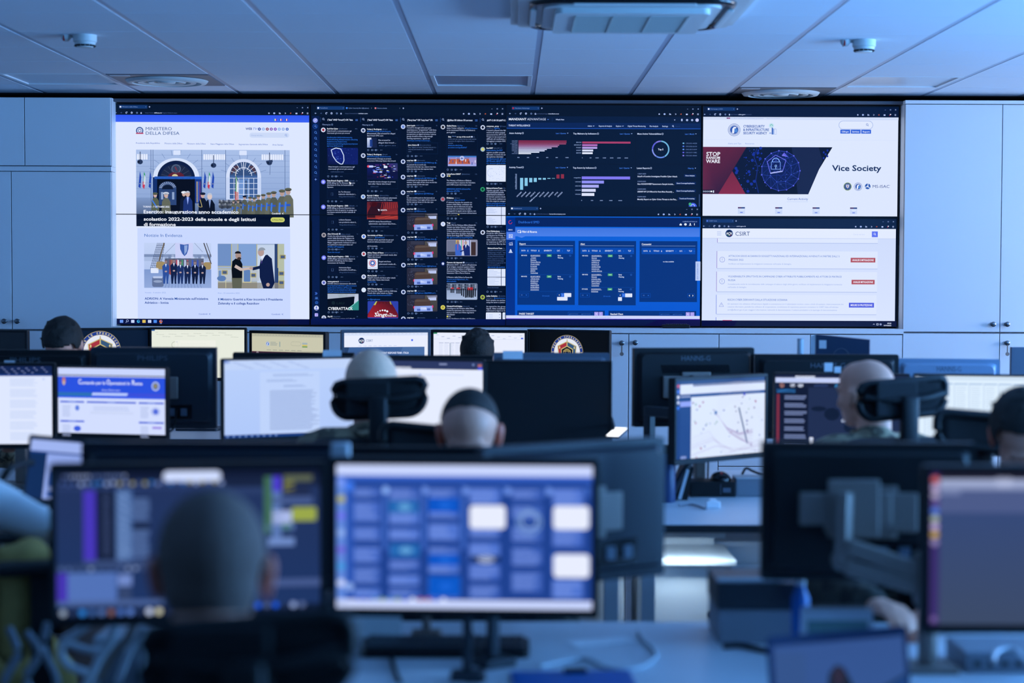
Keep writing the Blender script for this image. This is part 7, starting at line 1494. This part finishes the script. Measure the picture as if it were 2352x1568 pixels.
c_ = at(1840, 800, 7.6); hc = at(1840, 779, 7.6).z - DESK; t = thing('paper_tube', (c_.x, 7.62, DESK), 'tall pale grey cylinder left of the upright dark computer', 'tube')
m = MB(); m.cyl((0, 0, 0), (0, 0, hc), .0135, n=24); m.build('body', M['palegrey'], t, smooth=50); m = MB(); m.cyl((0, 0, hc), (0, 0, hc + .002), .0142, n=24); m.build('end_cap', M['grey'], t)
# dark notice panel at the right edge
a = at(2323, 797, 8.6); b_ = at(2323, 870, 8.6); t = thing('partition_screen', (a.x, 8.6, 0), 'dark grey upright panel at the right edge', 'screen'); m = MB(); m.box(0, .7, 0, .03, .0, a.z, bev=.003); m.build('panel', M['bluegrey'], t); m = MB(); m.box(0, .7, -.15, .18, 0, .02, bev=.004); m.build('foot', M['darkgrey'], t)
# small things on top of monitors: webcams, notes
def webcam(px, py, Y, label, w=.045, h=.03, m_='palegrey', group='small devices on monitor tops'):
    c = at(px, py, Y); t = thing('webcam', c, label, 'webcam', group); m = MB(); m.box(-w / 2, w / 2, -.012, .014, -h / 2, h / 2, bev=.006); m.build('body', M[m_], t); m = MB(); m.cyl((0, .014, 0), (0, .018, 0), .007, n=16); m.build('lens', M['gloss'], t)
def note(px, py, Y, w, h, label, yaw=0, m_='paper'):
    c = at(px, py, Y); m = MB(); m.box(-w / 2, w / 2, -.0006, .0006, -h / 2, h / 2); tag(m.build('sticky_note', M[m_], loc=c, rot=(0, 0, yaw)), label, 'note', 'notes stuck on monitor backs')
note(763, 814, 7.238, .075, .035, 'grey note on the monitor back above the text document'); note(1178, 815, 7.238, .08, .033, 'pale note at the left end of the slate blue monitor back'); note(22, 831, 7.238, .042, .012, 'tiny white tag on the far left monitor back')
note(1903, 843, 6.986, .032, .034, 'left of two small white stickers on the vented monitor back'); note(1924, 849, 6.985, .026, .024, 'right of two small white stickers on the vented monitor back')
webcam(782, 1040, 3.85, 'pale webcam between the purple strip screen and the card screen', .04, .045, group=None)
t = thing('tablet_stand', (at(120, 1150, 5.1).x, 5.1, DESK), 'small tilted tablet with a pale blue page at the left', 'tablet', yaw=R(-4))
c = at(170, 1085, 5.1); zc = c.z - DESK; w = .28; h = .196
pv = Matrix.Translation((c.x - t.location.x, 0, zc)) @ Matrix.Rotation(R(4), 4, 'Y') @ Matrix.Rotation(R(-10), 4, 'X')
m = MB(); m.prism(rrect(-w / 2, w / 2, -h / 2, h / 2, .008), 0, .012); o = m.build('housing', M['darkgrey'], t); o.matrix_local = pv
P = Paint(); scr_side(P); o = P.build('screen', t, lambda x, y, dd: (-w / 2 + .009 + x / 1000 * (w - .018), -.0008 - dd, h / 2 - .01 - y / 1000 * (w - .018)), (0, 0, 1000, 640), step=.00004); o.matrix_local = pv
m = MB(); m.box(-.05, .05, .02, .14, 0, .012, bev=.003); m.box(-.02, .02, .03, .05, .01, zc, bev=.003); m.build('stand', M['black'], t)
cable('cable', [at(0, 1108, 4.9), at(20, 1078, 4.9), at(45, 1066, 4.95), at(75, 1062, 5.0)], .010, 'black', 'thick black cable arching behind the white-shirted arm')
# arm of the large right monitor
t = bpy.data.objects.new('support_arm', None); COL.objects.link(t); t.location = (at(2170, 1350, 4.0).x + .15, 3.98, DESK); t.parent = big_back; t.matrix_parent_inverse = big_back.matrix_basis.inverted()
o_ = Vector(t.location); a = at(1985, 1150, 4.02) - o_; q1 = at(1925, 1275, 3.99) - o_; q2 = at(2105, 1320, 3.97) - o_
def beam(m, a, b_, w, d, bev=.006):
    v = b_ - a; L = v.length; m.box(-L / 2, L / 2, -d / 2, d / 2, -w / 2, w / 2, bev=bev, mt=Matrix.Translation((a + b_) / 2) @ v.to_track_quat('X', 'Z').to_matrix().to_4x4())
u = 1 / FPX * 4.02
m = MB(); m.box(-110 * u, 105 * u, -.004, .004, -38 * u, 38 * u, bev=.004, mt=Matrix.Translation(at(1945, 1168, 4.03) - o_)); m.box(-60 * u, 60 * u, -.008, .0, -75 * u, 60 * u, bev=.004, mt=Matrix.Translation(at(1960, 1160, 4.025) - o_)); m.build('mount_plate', M['silver'], t)
m = MB(); beam(m, at(1940, 1130, 4.0) - o_, at(1935, 1285, 3.99) - o_, .045, .03); m.ball(at(1935, 1285, 3.99) - o_, .026, 14); m.build('upright_link', M['silver'], t, smooth=30)
m = MB(); beam(m, at(1945, 1255, 3.975) - o_, at(2110, 1310, 3.96) - o_, .038, .03); mm_ = m.build('upper_rail', M['silver'], t)
m = MB(); beam(m, at(1940, 1300, 3.975) - o_, at(2110, 1348, 3.96) - o_, .034, .03); m.build('lower_rail', M['silver'], t)
m = MB(); e1 = at(2112, 1330, 3.96) - o_; m.box(-.03, .03, -.03, .03, e1.z - .06, e1.z + .06, bev=.01, mt=Matrix.Translation((e1.x + .02, e1.y, 0))); m.cyl((e1.x + .02, e1.y, 0), (e1.x + .02, e1.y, e1.z), .022, n=20); m.box(e1.x - .04, e1.x + .08, e1.y - .05, e1.y + .05, 0, .015, bev=.004); m.build('post', M['silver'], t)
# bag, box and cable tangle at the bottom left
a = at(205, 1500, 3.6)
t = thing('computer_case', (at(270, 1500, 4.0).x, 4.0, 0), 'pale computer case on the floor left of the black chair', 'computer')
zt_ = at(270, 1462, 4.0).z
m = MB(); m.box(-.055, .06, 0, .4, .0, zt_, bev=.008); m.build('case', M['palegrey'], t); m = MB(); m.box(-.04, .045, -.004, 0, zt_ - .12, zt_ - .03, bev=.002); m.build('front_bay', M['grey'], t)
for i, (L, mm) in enumerate((([(205, 1430), (180, 1450), (150, 1470), (140, 1500), (160, 1530), (200, 1545)], 'palegrey'), ([(265, 1425), (255, 1470), (230, 1510), (200, 1568), (180, 1610)], 'palegrey'), ([(310, 1428), (290, 1470), (262, 1500), (230, 1560)], 'silver'), ([(140, 1470), (190, 1490), (240, 1498)], 'palegrey'), ([(60, 1450), (90, 1500), (60, 1560), (100, 1620)], 'grey'), ([(20, 1440), (40, 1500), (10, 1568), (30, 1620)], 'grey'), ([(110, 1430), (100, 1490), (130, 1560), (120, 1620)], 'grey'), ([(330, 1440), (300, 1490), (270, 1568)], 'palegrey'))):
    cable('cable', [at(x, y, 3.75 + .03 * i) for x, y in L], .009, mm, 'pale cable in the tangle hanging at the bottom left', 'cables hanging at the bottom left')

# ------------------------------------------------------------------ chairs
def office_chair(label, hx, hy, Y, yaw, wpx, hpx, mesh_back=True, arm_z=.66, group='black mesh office chairs', head=True, tall=False, roll=0):
    """hx, hy = where the middle of the headrest is seen"""
    c = at(hx, hy, Y); t = thing('office_chair', (c.x, c.y, 0), label, 'chair', group, yaw=yaw)
    w = wpx / FPX * Y / 2; h = hpx / FPX * Y / 2; zc = c.z
    rm = Matrix.Translation((0, 0, zc)) @ Matrix.Rotation(roll, 4, 'Y')
    if head:
        def curve(x): return -.10 * (x / w) ** 2 * w * 1.2
        a_, b1 = w - .012, h - .012; rb = h * .75; out = [(a_ - rb + rb * math.sin(R(q)), -b1 + rb - rb * math.cos(R(q))) for q in range(0, 91, 15)] + [(a_, b1 - .02), (a_ - .008, b1 - .005), (a_ - .025, b1)] + [(-a_ + .025, b1), (-a_ + .008, b1 - .005), (-a_, b1 - .02)] + [(-a_ + rb - rb * math.sin(R(q)), -b1 + rb - rb * math.cos(R(q))) for q in range(90, -1, -15)]
        # frame: a closed tube, bowed
        m = MB(); m.tube([rm @ Vector((x, -curve(x), z + (.012 * (x / w)))) for x, z in out], .013, n=8, sub=1, closed=True); m.build('headrest_frame', M['black'], t, smooth=60)
        m = MB(); m.box(-w * .66, w * .22, -.022, -.006, zc - h + .01, zc + h - .01, bev=.006); m.build('headrest_pad', M['mesh'], t)
        m = MB()
        for k in range(15):
            z = -h + .02 + (2 * h - .04) * k / 14; m.tube([rm @ Vector((x, -curve(x) + .0, z + .012 * (x / w))) for x in [(-w + .018) + (2 * w - .036) * q / 8 for q in range(9)]], .0042 if mesh_back else .007, n=4, sub=1)
        for k in range(5):
            x = -w * .8 + 1.6 * w * k / 4; m.box(x - .003, x + .003, -curve(x) - .001, -curve(x) + .001, zc - h + .015, zc + h - .015)
        tag(m.build('headrest_mesh', M['mesh'], t), kind='stuff')
        m = MB(); m.tube([rm @ Vector((-w * .85, -curve(w * .85) - .012, .004)), rm @ Vector((-w * .3, -.025, -.004)), rm @ Vector((w * .3, -.025, .0)), rm @ Vector((w * .85, -curve(w * .85) - .012, .016))], .011, n=8); m.box(-.028, .028, -.05, -.015, zc - h - .14, zc + .01, bev=.01); m.build('headrest_bracket', M['black'], t, smooth=60)
    zb1 = zc - h - .07; zb0 = .52; bw = .235
    m = MB(); m.tube([(x, -.02 + .35 * (x * x), z) for x, z in rrect(-bw, bw, zb0, zb1, .08, 5)], .016, n=8, sub=1, closed=True); m.build('back_frame', M['black'], t, smooth=60)
    m = MB(); 
    V = []; n1, n2 = 12, 10
    for j in range(n2 + 1):
        for i in range(n1 + 1):
            x = -bw + 2 * bw * i / n1; z = zb0 + (zb1 - zb0) * j / n2; V.append(m.bm.verts.new((x * .99, -.02 + .35 * x * x, z)))
    for j in range(n2):
        for i in range(n1): m.bm.faces.new((V[j * (n1 + 1) + i], V[j * (n1 + 1) + i + 1], V[(j + 1) * (n1 + 1) + i + 1], V[(j + 1) * (n1 + 1) + i]))
    o = m.build('backrest', M['cloth_black'], t, smooth=60); md = o.modifiers.new('thick', 'SOLIDIFY'); md.thickness = .012
    m = MB(); m.box(-.03, .03, -.09, -.03, .45, zb1 - .02, bev=.012); m.build('spine', M['black'], t)
    m = MB(); m.prism(rrect(-.24, .24, .02, .48, .09), -.48, -.41, mt=Matrix.Rotation(R(-90), 4, 'X')); o = m.build('seat', M['cloth_black'], t, smooth=40)
    for s_ in (-1, 1):
        m = MB(); m.box(s_ * .27 - .02, s_ * .27 + .02, .1, .15, .42, arm_z, bev=.008); m.box(s_ * .27 - .04, s_ * .27 + .04, .02, .27, arm_z, arm_z + .03, bev=.012); m.box(s_ * .13, s_ * .28, .1, .15, .39, .42, bev=.006); m.build('armrest', M['black'], t)
    m = MB(); m.cyl((0, .2, .1), (0, .2, .41), .028, n=16); m.build('gas_column', M['knob'], t)
    m = MB()
    for k in range(5): a = 2 * PI * k / 5 + .3; beam(m, Vector((0, .2, .11)), Vector((.3 * math.cos(a), .2 + .3 * math.sin(a), .075)), .03, .035)
    m.build('star_base', M['black'], t)
    for k in range(5):
        a = 2 * PI * k / 5 + .3; m = MB(); cx_, cy_ = .3 * math.cos(a), .2 + .3 * math.sin(a); m.cyl((cx_ - .02, cy_, .03), (cx_ + .02, cy_, .03), .03, n=16); m.build('caster', M['black'], t)
    return t
# ------------------------------------------------------------------ people
def remesh(mb, name, voxel, m_, parent, smooth_it=6, loc=None):
    bmesh.ops.recalc_face_normals(mb.bm, faces=mb.bm.faces)
    me = bpy.data.meshes.new('shape'); mb.bm.to_mesh(me); mb.bm.free()
    o = bpy.data.objects.new('shape', me); COL.objects.link(o)
    r_ = o.modifiers.new('r', 'REMESH'); r_.mode = 'VOXEL'; r_.voxel_size = voxel
    if smooth_it: s_ = o.modifiers.new('s', 'SMOOTH'); s_.iterations = smooth_it; s_.factor = .5
    dg = bpy.context.evaluated_depsgraph_get(); dg.update()
    me2 = bpy.data.meshes.new_from_object(o.evaluated_get(dg)); me2.name = name
    bpy.data.objects.remove(o); bpy.data.meshes.remove(me)
    me2.materials.clear(); me2.materials.append(m_)
    me2.polygons.foreach_set('use_smooth', [True] * len(me2.polygons))
    o = bpy.data.objects.new(name, me2); COL.objects.link(o); o.parent = parent
    return o
def V3(*a): return Vector(a)

def head_shape(m, c, q, s=1.0, grow=0.0, face=True, ears=True):
    """c = centre of the cranium, q = rotation matrix (4x4); +y is where the face looks"""
    T = Matrix.Translation(c) @ q
    def E(p, r): m.ball((0, 0, 0), tuple(x * s + grow for x in r), 22, mt=None) if 0 else _e(m, T, p, r, s, grow)
    E((0, -.012, .012), (.077, .095, .088))        # cranium
    E((0, .030, .028), (.066, .066, .066))         # forehead
    E((0, -.030, -.030), (.068, .066, .070))       # back of the head
    if face:
        E((0, .034, -.045), (.060, .058, .070))    # face
        E((0, .050, -.098), (.038, .040, .030))    # chin
        E((0, .020, -.080), (.056, .050, .040))    # jaw
        E((0, .088, .002), (.050, .014, .011))     # brow ridge
        E((0, .104, -.036), (.011, .016, .026)); E((0, .113, -.052), (.015, .012, .011))   # nose
        for k in (-1, 1): E((k * .040, .070, -.042), (.020, .018, .020)); E((k * .030, .080, -.016), (.014, .012, .009)); E((k * .011, .108, -.056), (.007, .008, .006))
        E((0, .090, -.078), (.024, .010, .006)); E((0, .088, -.087), (.020, .010, .007))
    if ears:
        for k in (-1, 1):
            E((k * .080, -.004, -.022), (.012, .020, .032)); E((k * .085, -.010, -.012), (.009, .020, .020)); E((k * .079, .002, -.048), (.008, .010, .012))
def _e(m, T, p, r, s, grow):
    m4 = T @ Matrix.Translation(Vector(p) * s) @ Matrix.Diagonal((r[0] * s + grow, r[1] * s + grow, r[2] * s + grow, 1))
    q = bmesh.ops.create_uvsphere(m.bm, u_segments=22, v_segments=14, radius=1); bmesh.ops.transform(m.bm, matrix=m4, verts=q['verts'])

def hand(m, wrist, direction, up, side=1, curl=.5, s=1.0):
    """palm, four fingers of different length and a thumb from the side of the palm"""
    d = direction.normalized(); u = (up - up.dot(d) * d).normalized(); r = d.cross(u) * side
    def P(a, b_, c): return wrist + (d * a + r * b_ + u * c) * s
    m.cap(P(0, -.010, 0), .019 * s, P(.075, -.022, 0), .013 * s, 12); m.cap(P(0, .010, 0), .019 * s, P(.078, .022, 0), .012 * s, 12); m.cap(P(.01, 0, 0), .018 * s, P(.082, 0, .002), .014 * s, 12)
    for b_, L, rr in ((-.030, .070, .0082), (-.010, .080, .0088), (.011, .076, .0086), (.030, .062, .0075)):
        a0 = P(.078, b_, .002); a = curl * .5; p1 = a0 + (d * math.cos(a) - u * math.sin(a)) * L * .45 * s; a = curl * 1.3; p2 = p1 + (d * math.cos(a) - u * math.sin(a)) * L * .33 * s; a = curl * 1.9; p3 = p2 + (d * math.cos(a) - u * math.sin(a)) * L * .24 * s
        m.cap(a0, rr * 1.12 * s, p1, rr * 1.02 * s, 10); m.cap(p1, rr * s, p2, rr * .92 * s, 10); m.cap(p2, rr * .92 * s, p3, rr * .8 * s, 10)
    t0 = P(.022, -.030, -.004); t1 = P(.052, -.052, -.014); t2 = P(.078, -.058, -.024)
    m.cap(t0, .013 * s, t1, .0105 * s, 10); m.cap(t1, .0105 * s, t2, .0085 * s, 10)

def person(label, head_c, Y, yaw, nod=0, turn=0, lean=.10, top='camo', trousers='camo_dark', hair=None, arms=None, voxel=.010, s=1.0, collar=True, hairy=1.0, seat_z=.47, ears='skin', tilt=0, drop=.22, wpts=None, elb=None):
    """head_c = world position of the cranium's centre; yaw = where the body looks (0 = away from the camera); arms = wrist targets in body space"""
    base = Vector((head_c.x, head_c.y, 0)); Rz = Matrix.Rotation(yaw, 3, 'Z')
    base -= Rz @ Vector((0, lean + .02, 0))
    t = thing('person', base, label, 'person', yaw=yaw)
    hz = head_c.z; hc = V3(0, lean + .02, hz)
    q = Matrix.Rotation(turn, 4, 'Z') @ Matrix.Rotation(-nod, 4, 'X') @ Matrix.Rotation(tilt, 4, 'Y')
    neck_t = hc + (q @ V3(0, -.035, -.075)); sh = hz - drop; neck_b = V3(0, lean - .03, sh + .045)
    pel = V3(0, -.05, seat_z + .10); chest = V3(0, lean - .04, sh - .10)
    S = {k: V3(k * .175, lean - .04, sh) for k in (-1, 1)}
    arms = arms or {-1: V3(-.20, .42, .78), 1: V3(.20, .42, .78)}
    W = dict(arms); Eb = {}; loc_ = lambda v: Rz.transposed() @ (v - base)
    for k_, v_ in (wpts or {}).items(): W[k_] = loc_(v_)
    for k in (-1, 1):
        mid = (S[k] + W[k]) / 2; L = (W[k] - S[k]).length; dp = math.sqrt(max(0, .29 ** 2 - (L / 2) ** 2)) if L < .58 else 0
        Eb[k] = mid + V3(k * dp * .35, -dp * .1, -dp * .93)
        if elb and k in elb: Eb[k] = loc_(elb[k])
    kn = {k: V3(k * .13, .40, seat_z + .10) for k in (-1, 1)}; an = {k: V3(k * .13, .42, .09) for k in (-1, 1)}; hp = {k: V3(k * .10, -.02, seat_z + .09) for k in (-1, 1)}
    m = MB()
    near = voxel < .0085
    head_shape(m, hc, q, s, ears=not near)
    m.cap(neck_t, .054, neck_b, .058, 16)
    m.ball(chest, (.15, .10, .16), 18); m.ball((chest + pel) / 2, (.14, .10, .20), 18); m.ball(pel, (.16, .12, .12), 18); m.cap(S[-1] * .75 + neck_b * .25, .055, S[1] * .75 + neck_b * .25, .055)
    for k in (-1, 1):
        m.cap(S[k], .050, Eb[k], .038); m.cap(Eb[k], .037, W[k], .025)
        d = (W[k] - Eb[k]).normalized(); hand(m, W[k], d, V3(0, 0, 1), side=k, curl=.55)
        m.cap(hp[k], .075, kn[k], .052); m.cap(kn[k], .050, an[k], .035); m.cap(an[k] + V3(0, -.03, -.04), .035, an[k] + V3(0, .14, -.055), .028)
    remesh(m, 'body', voxel * .8, M['skin'], t)
    if near:
        for k in (-1, 1):
            e = MB(); T = Matrix.Translation(hc) @ q
            for p_, r_ in (((k * .080, -.004, -.022), (.012, .020, .032)), ((k * .085, -.010, -.012), (.009, .020, .020)), ((k * .079, .002, -.048), (.008, .010, .012))): _e(e, T, p_, r_, s, 0)
            remesh(e, 'ear', .0045, M['skin_red'], t)
    # clothes
    m = MB(); g = .016
    m.ball(chest, (.165 + g, .11 + g, .17), 18); m.ball((chest + pel) / 2, (.155 + g, .115 + g, .20), 18); m.cap(S[-1] * .8 + neck_b * .2, .060 + g, S[1] * .8 + neck_b * .2, .060 + g, 18); m.cap(neck_b + V3(0, 0, -.02), .075, neck_b + V3(0, -.004, .015), .066)
    for k in (-1, 1):
        m.cap(S[k], .058 + g, Eb[k], .046 + g * .8); m.cap(Eb[k], .044 + g * .8, Eb[k] + (W[k] - Eb[k]) * .93, .032 + g * .5)
    remesh(m, 'jacket' if 'camo' in top else 'shirt', voxel, M[top], t)
    if collar:
        m = MB(); m.tube([neck_b + V3(.066 * math.cos(a), .066 * math.sin(a) * 1.05 - .0, .028 + .010 * math.sin(a)) for a in [i * PI / 8 for i in range(16)]], .013, n=8, sub=1, closed=True); m.build('collar', M[top], t, smooth=60)
    m = MB(); m.ball(pel, (.18, .14, .12), 18)
    for k in (-1, 1): m.cap(hp[k], .088, kn[k], .066); m.cap(kn[k], .064, an[k] + V3(0, 0, .04), .050)
    remesh(m, 'trousers', voxel * 1.3, M[trousers], t)
    for k in (-1, 1):
        m = MB(); m.cap(an[k] + V3(0, -.03, -.04), .044, an[k] + V3(0, .15, -.050), .036); m.cap(an[k] + V3(0, 0, .03), .046, an[k] + V3(0, -.02, -.03), .044); remesh(m, 'boot', .012, M['cloth_black'], t)
    if hair:
        m = MB(); gr = {'crop': .003, 'crop2': .003, 'short': .009, 'full': .016}[hair[1]]
        T = Matrix.Translation(hc) @ q
        for p_, r_ in (((0, -.012, .012), (.077, .095, .088)), ((0, -.030, -.030), (.068, .066, .070)), ((0, .018, .030), (.066, .066, .066))): _e(m, T, p_, r_, s, gr)
        if hair[1] == 'full':
            rr = random.Random(5)
            for i in range(70):
                a = rr.uniform(0, 2 * PI); b_ = rr.uniform(.25, 1.45); v = V3(math.cos(a) * math.cos(b_) * .080, math.sin(a) * math.cos(b_) * .097 - .012, math.sin(b_) * .092 + .014); w_ = v + v.normalized() * rr.uniform(.006, .016) + V3(rr.uniform(-.012, .012), rr.uniform(-.012, .012), .004)
                m.cap(T @ v, .012, T @ w_, .004, 6)
        # hairline: cut away the face and below the nape
        Ti = T.inverted()
        o = remesh(m, 'hair', voxel * .7, M[hair[0]], t, 3)
        bm = bmesh.new(); bm.from_mesh(o.data); kill = []
        for f in bm.faces:
            c = Ti @ f.calc_center_median(); c /= s
            low = -.075 if hair[1] != 'crop' else -.070
            line = .048 - (.0 if abs(c.x) < .045 else .05)          # forehead line
            if hair[1] == 'crop' and c.z < .10 - (.055 - c.y) * (1.25 if c.y > -.06 else 3) and c.y > -.10: kill.append(f); continue
            if c.z < low or (c.y > .040 and c.z < .055 + (c.y - .05) * .6) or (abs(c.x) > .052 and -.03 < c.y < .055 and c.z < -.002) or (c.y > .0 and c.z < -.03): kill.append(f)
        bmesh.ops.delete(bm, geom=kill, context='FACES'); bm.to_mesh(o.data); bm.free()
        md = o.modifiers.new('thick', 'SOLIDIFY'); md.thickness = .004; md.offset = -1
    m = MB()
    for k in (-1, 1):
        T = Matrix.Translation(hc) @ q
        eye = T @ (V3(k * .030, .086, -.012) * s); m.ball(eye, (.0125, .007, .004), 10)
    m.build('eyelid', mat('eyelid_skin', (.12, .07, .06), rough=.6), t, smooth=60)
    return t
def jacket_on_chair():
    c = at(62, 1312, 4.30); t = thing('draped_jacket', (c.x, c.y, c.z - .12), 'olive khaki jacket draped below the white sleeve at the left edge', 'jacket')
    m = MB()
    for a, b_, r_ in (((0, 0, .14), (.02, 0, .02), .05), ((-.05, 0, .14), (-.08, .01, -.02), .045), ((.04, 0, .13), (.09, 0, .04), .04), ((-.02, -.02, .10), (-.03, -.02, -.06), .05), ((.0, .03, .15), (.03, .04, .05), .05)): m.cap(a, r_, b_, r_ * .85)
    remesh(m, 'cloth', .010, M['khaki'], t)
    m = MB(); m.cap((-.09, -.05, .02), .035, (-.09, -.05, -.04), .04); remesh(m, 'sleeve', .010, M['khaki'], t)
hd = lambda px, ptop, Y, s=1: at(px, ptop, Y) - Vector((0, 0, .100 * s))
person('grey cropped-haired man seen from behind at the front, before the purple strip screen', hd(487, 1128, 2.62), 2.62, R(4), nod=R(6), top='cloth_black', trousers='cloth_black', hair=('hair_grey', 'crop2'), voxel=.008, drop=.28, arms={-1: V3(-.24, .40, .72), 1: V3(.24, .42, .72)})
person('man with short dark hair facing the camera, looking down over the nearest monitors', hd(1078, 897, 4.85), 4.85, R(176), nod=R(24), top='camo_dark', hair=('hair_dark', 'crop'), voxel=.008, s=1.0, arms={-1: V3(-.16, .36, .775), 1: V3(.16, .34, .775)}, lean=.12)
person('white-haired man in camouflage seen from behind a black headrest', hd(852, 806, 5.72), 5.72, R(6), nod=R(4), top='camo', hair=('hair_white', 'short'), voxel=.009, arms={-1: V3(-.40, .50, .80), 1: V3(.22, .48, .79)}, s=.97)
person('bald man in camouflage seen from behind, turned left, at the right', hd(1990, 824, 5.86), 5.86, R(18), nod=R(2), turn=R(22), top='camo', voxel=.009, arms={-1: V3(.0, .46, .79), 1: V3(.2, .48, .79)}, s=.97)
person('person with tousled dark hair seen from behind, before the rear spreadsheet', hd(1096, 762, 9.0), 9.0, R(0), nod=R(8), top='camo_dark', hair=('hair_dark', 'full'), voxel=.011, s=.93)
person('dark-haired man bent forward facing the camera at the left, before the emblem', hd(143, 737, 8.35), 8.35, R(172), nod=R(52), top='camo', hair=('hair_dark', 'full'), voxel=.011, arms={-1: V3(-.52, .32, .79), 1: V3(.2, .34, .79)}, lean=.16)
person('person in a white shirt cut by the left edge, arm reaching right', at(-155, 860, 4.66), 4.66, R(-68), top='shirt', trousers='khaki', voxel=.010, hair=('hair_dark', 'short'), arms={-1: V3(-.05, .42, .78), 1: V3(.18, .40, .77)}, collar=False, wpts={1: at(118, 1212, 4.45)}, elb={1: at(10, 1168, 4.5)})
person('dark-haired person leaning in at the right edge, hand on the front desk', at(2352, 990, 4.86), 4.86, R(172), nod=R(42), top='camo_dark', voxel=.0075, hair=('hair_dark', 'full'), wpts={1: at(2010, 1388, 4.32), -1: at(2150, 1400, 4.35)}, elb={1: at(1900, 1350, 4.55)}, lean=.14)

jacket_on_chair()
office_chair('black mesh office chair with a wide headrest behind the white-haired man', 870, 915, 5.5, R(0), 226, 96, roll=R(1.5))
office_chair('black mesh office chair with a wide headrest behind the bald man', 2078, 915, 5.62, R(14), 232, 96)
office_chair('black chair of the cropped-haired man at the front, headrest below his neck', 567, 1520, 2.42, R(2), 515, 215, mesh_back=False)
office_chair('black office chair at the right edge with its mesh back against the spreadsheet screen', 2265, 992, 5.1, R(178), 250, 96, mesh_back=True)
office_chair('black office chair behind the man facing the camera', 985, 1018, 5.1, R(176), 230, 90)
office_chair('black office chair holding the white-shirted person at the left', -60, 1120, 4.45, R(-68), 200, 80, head=False, arm_z=.90)
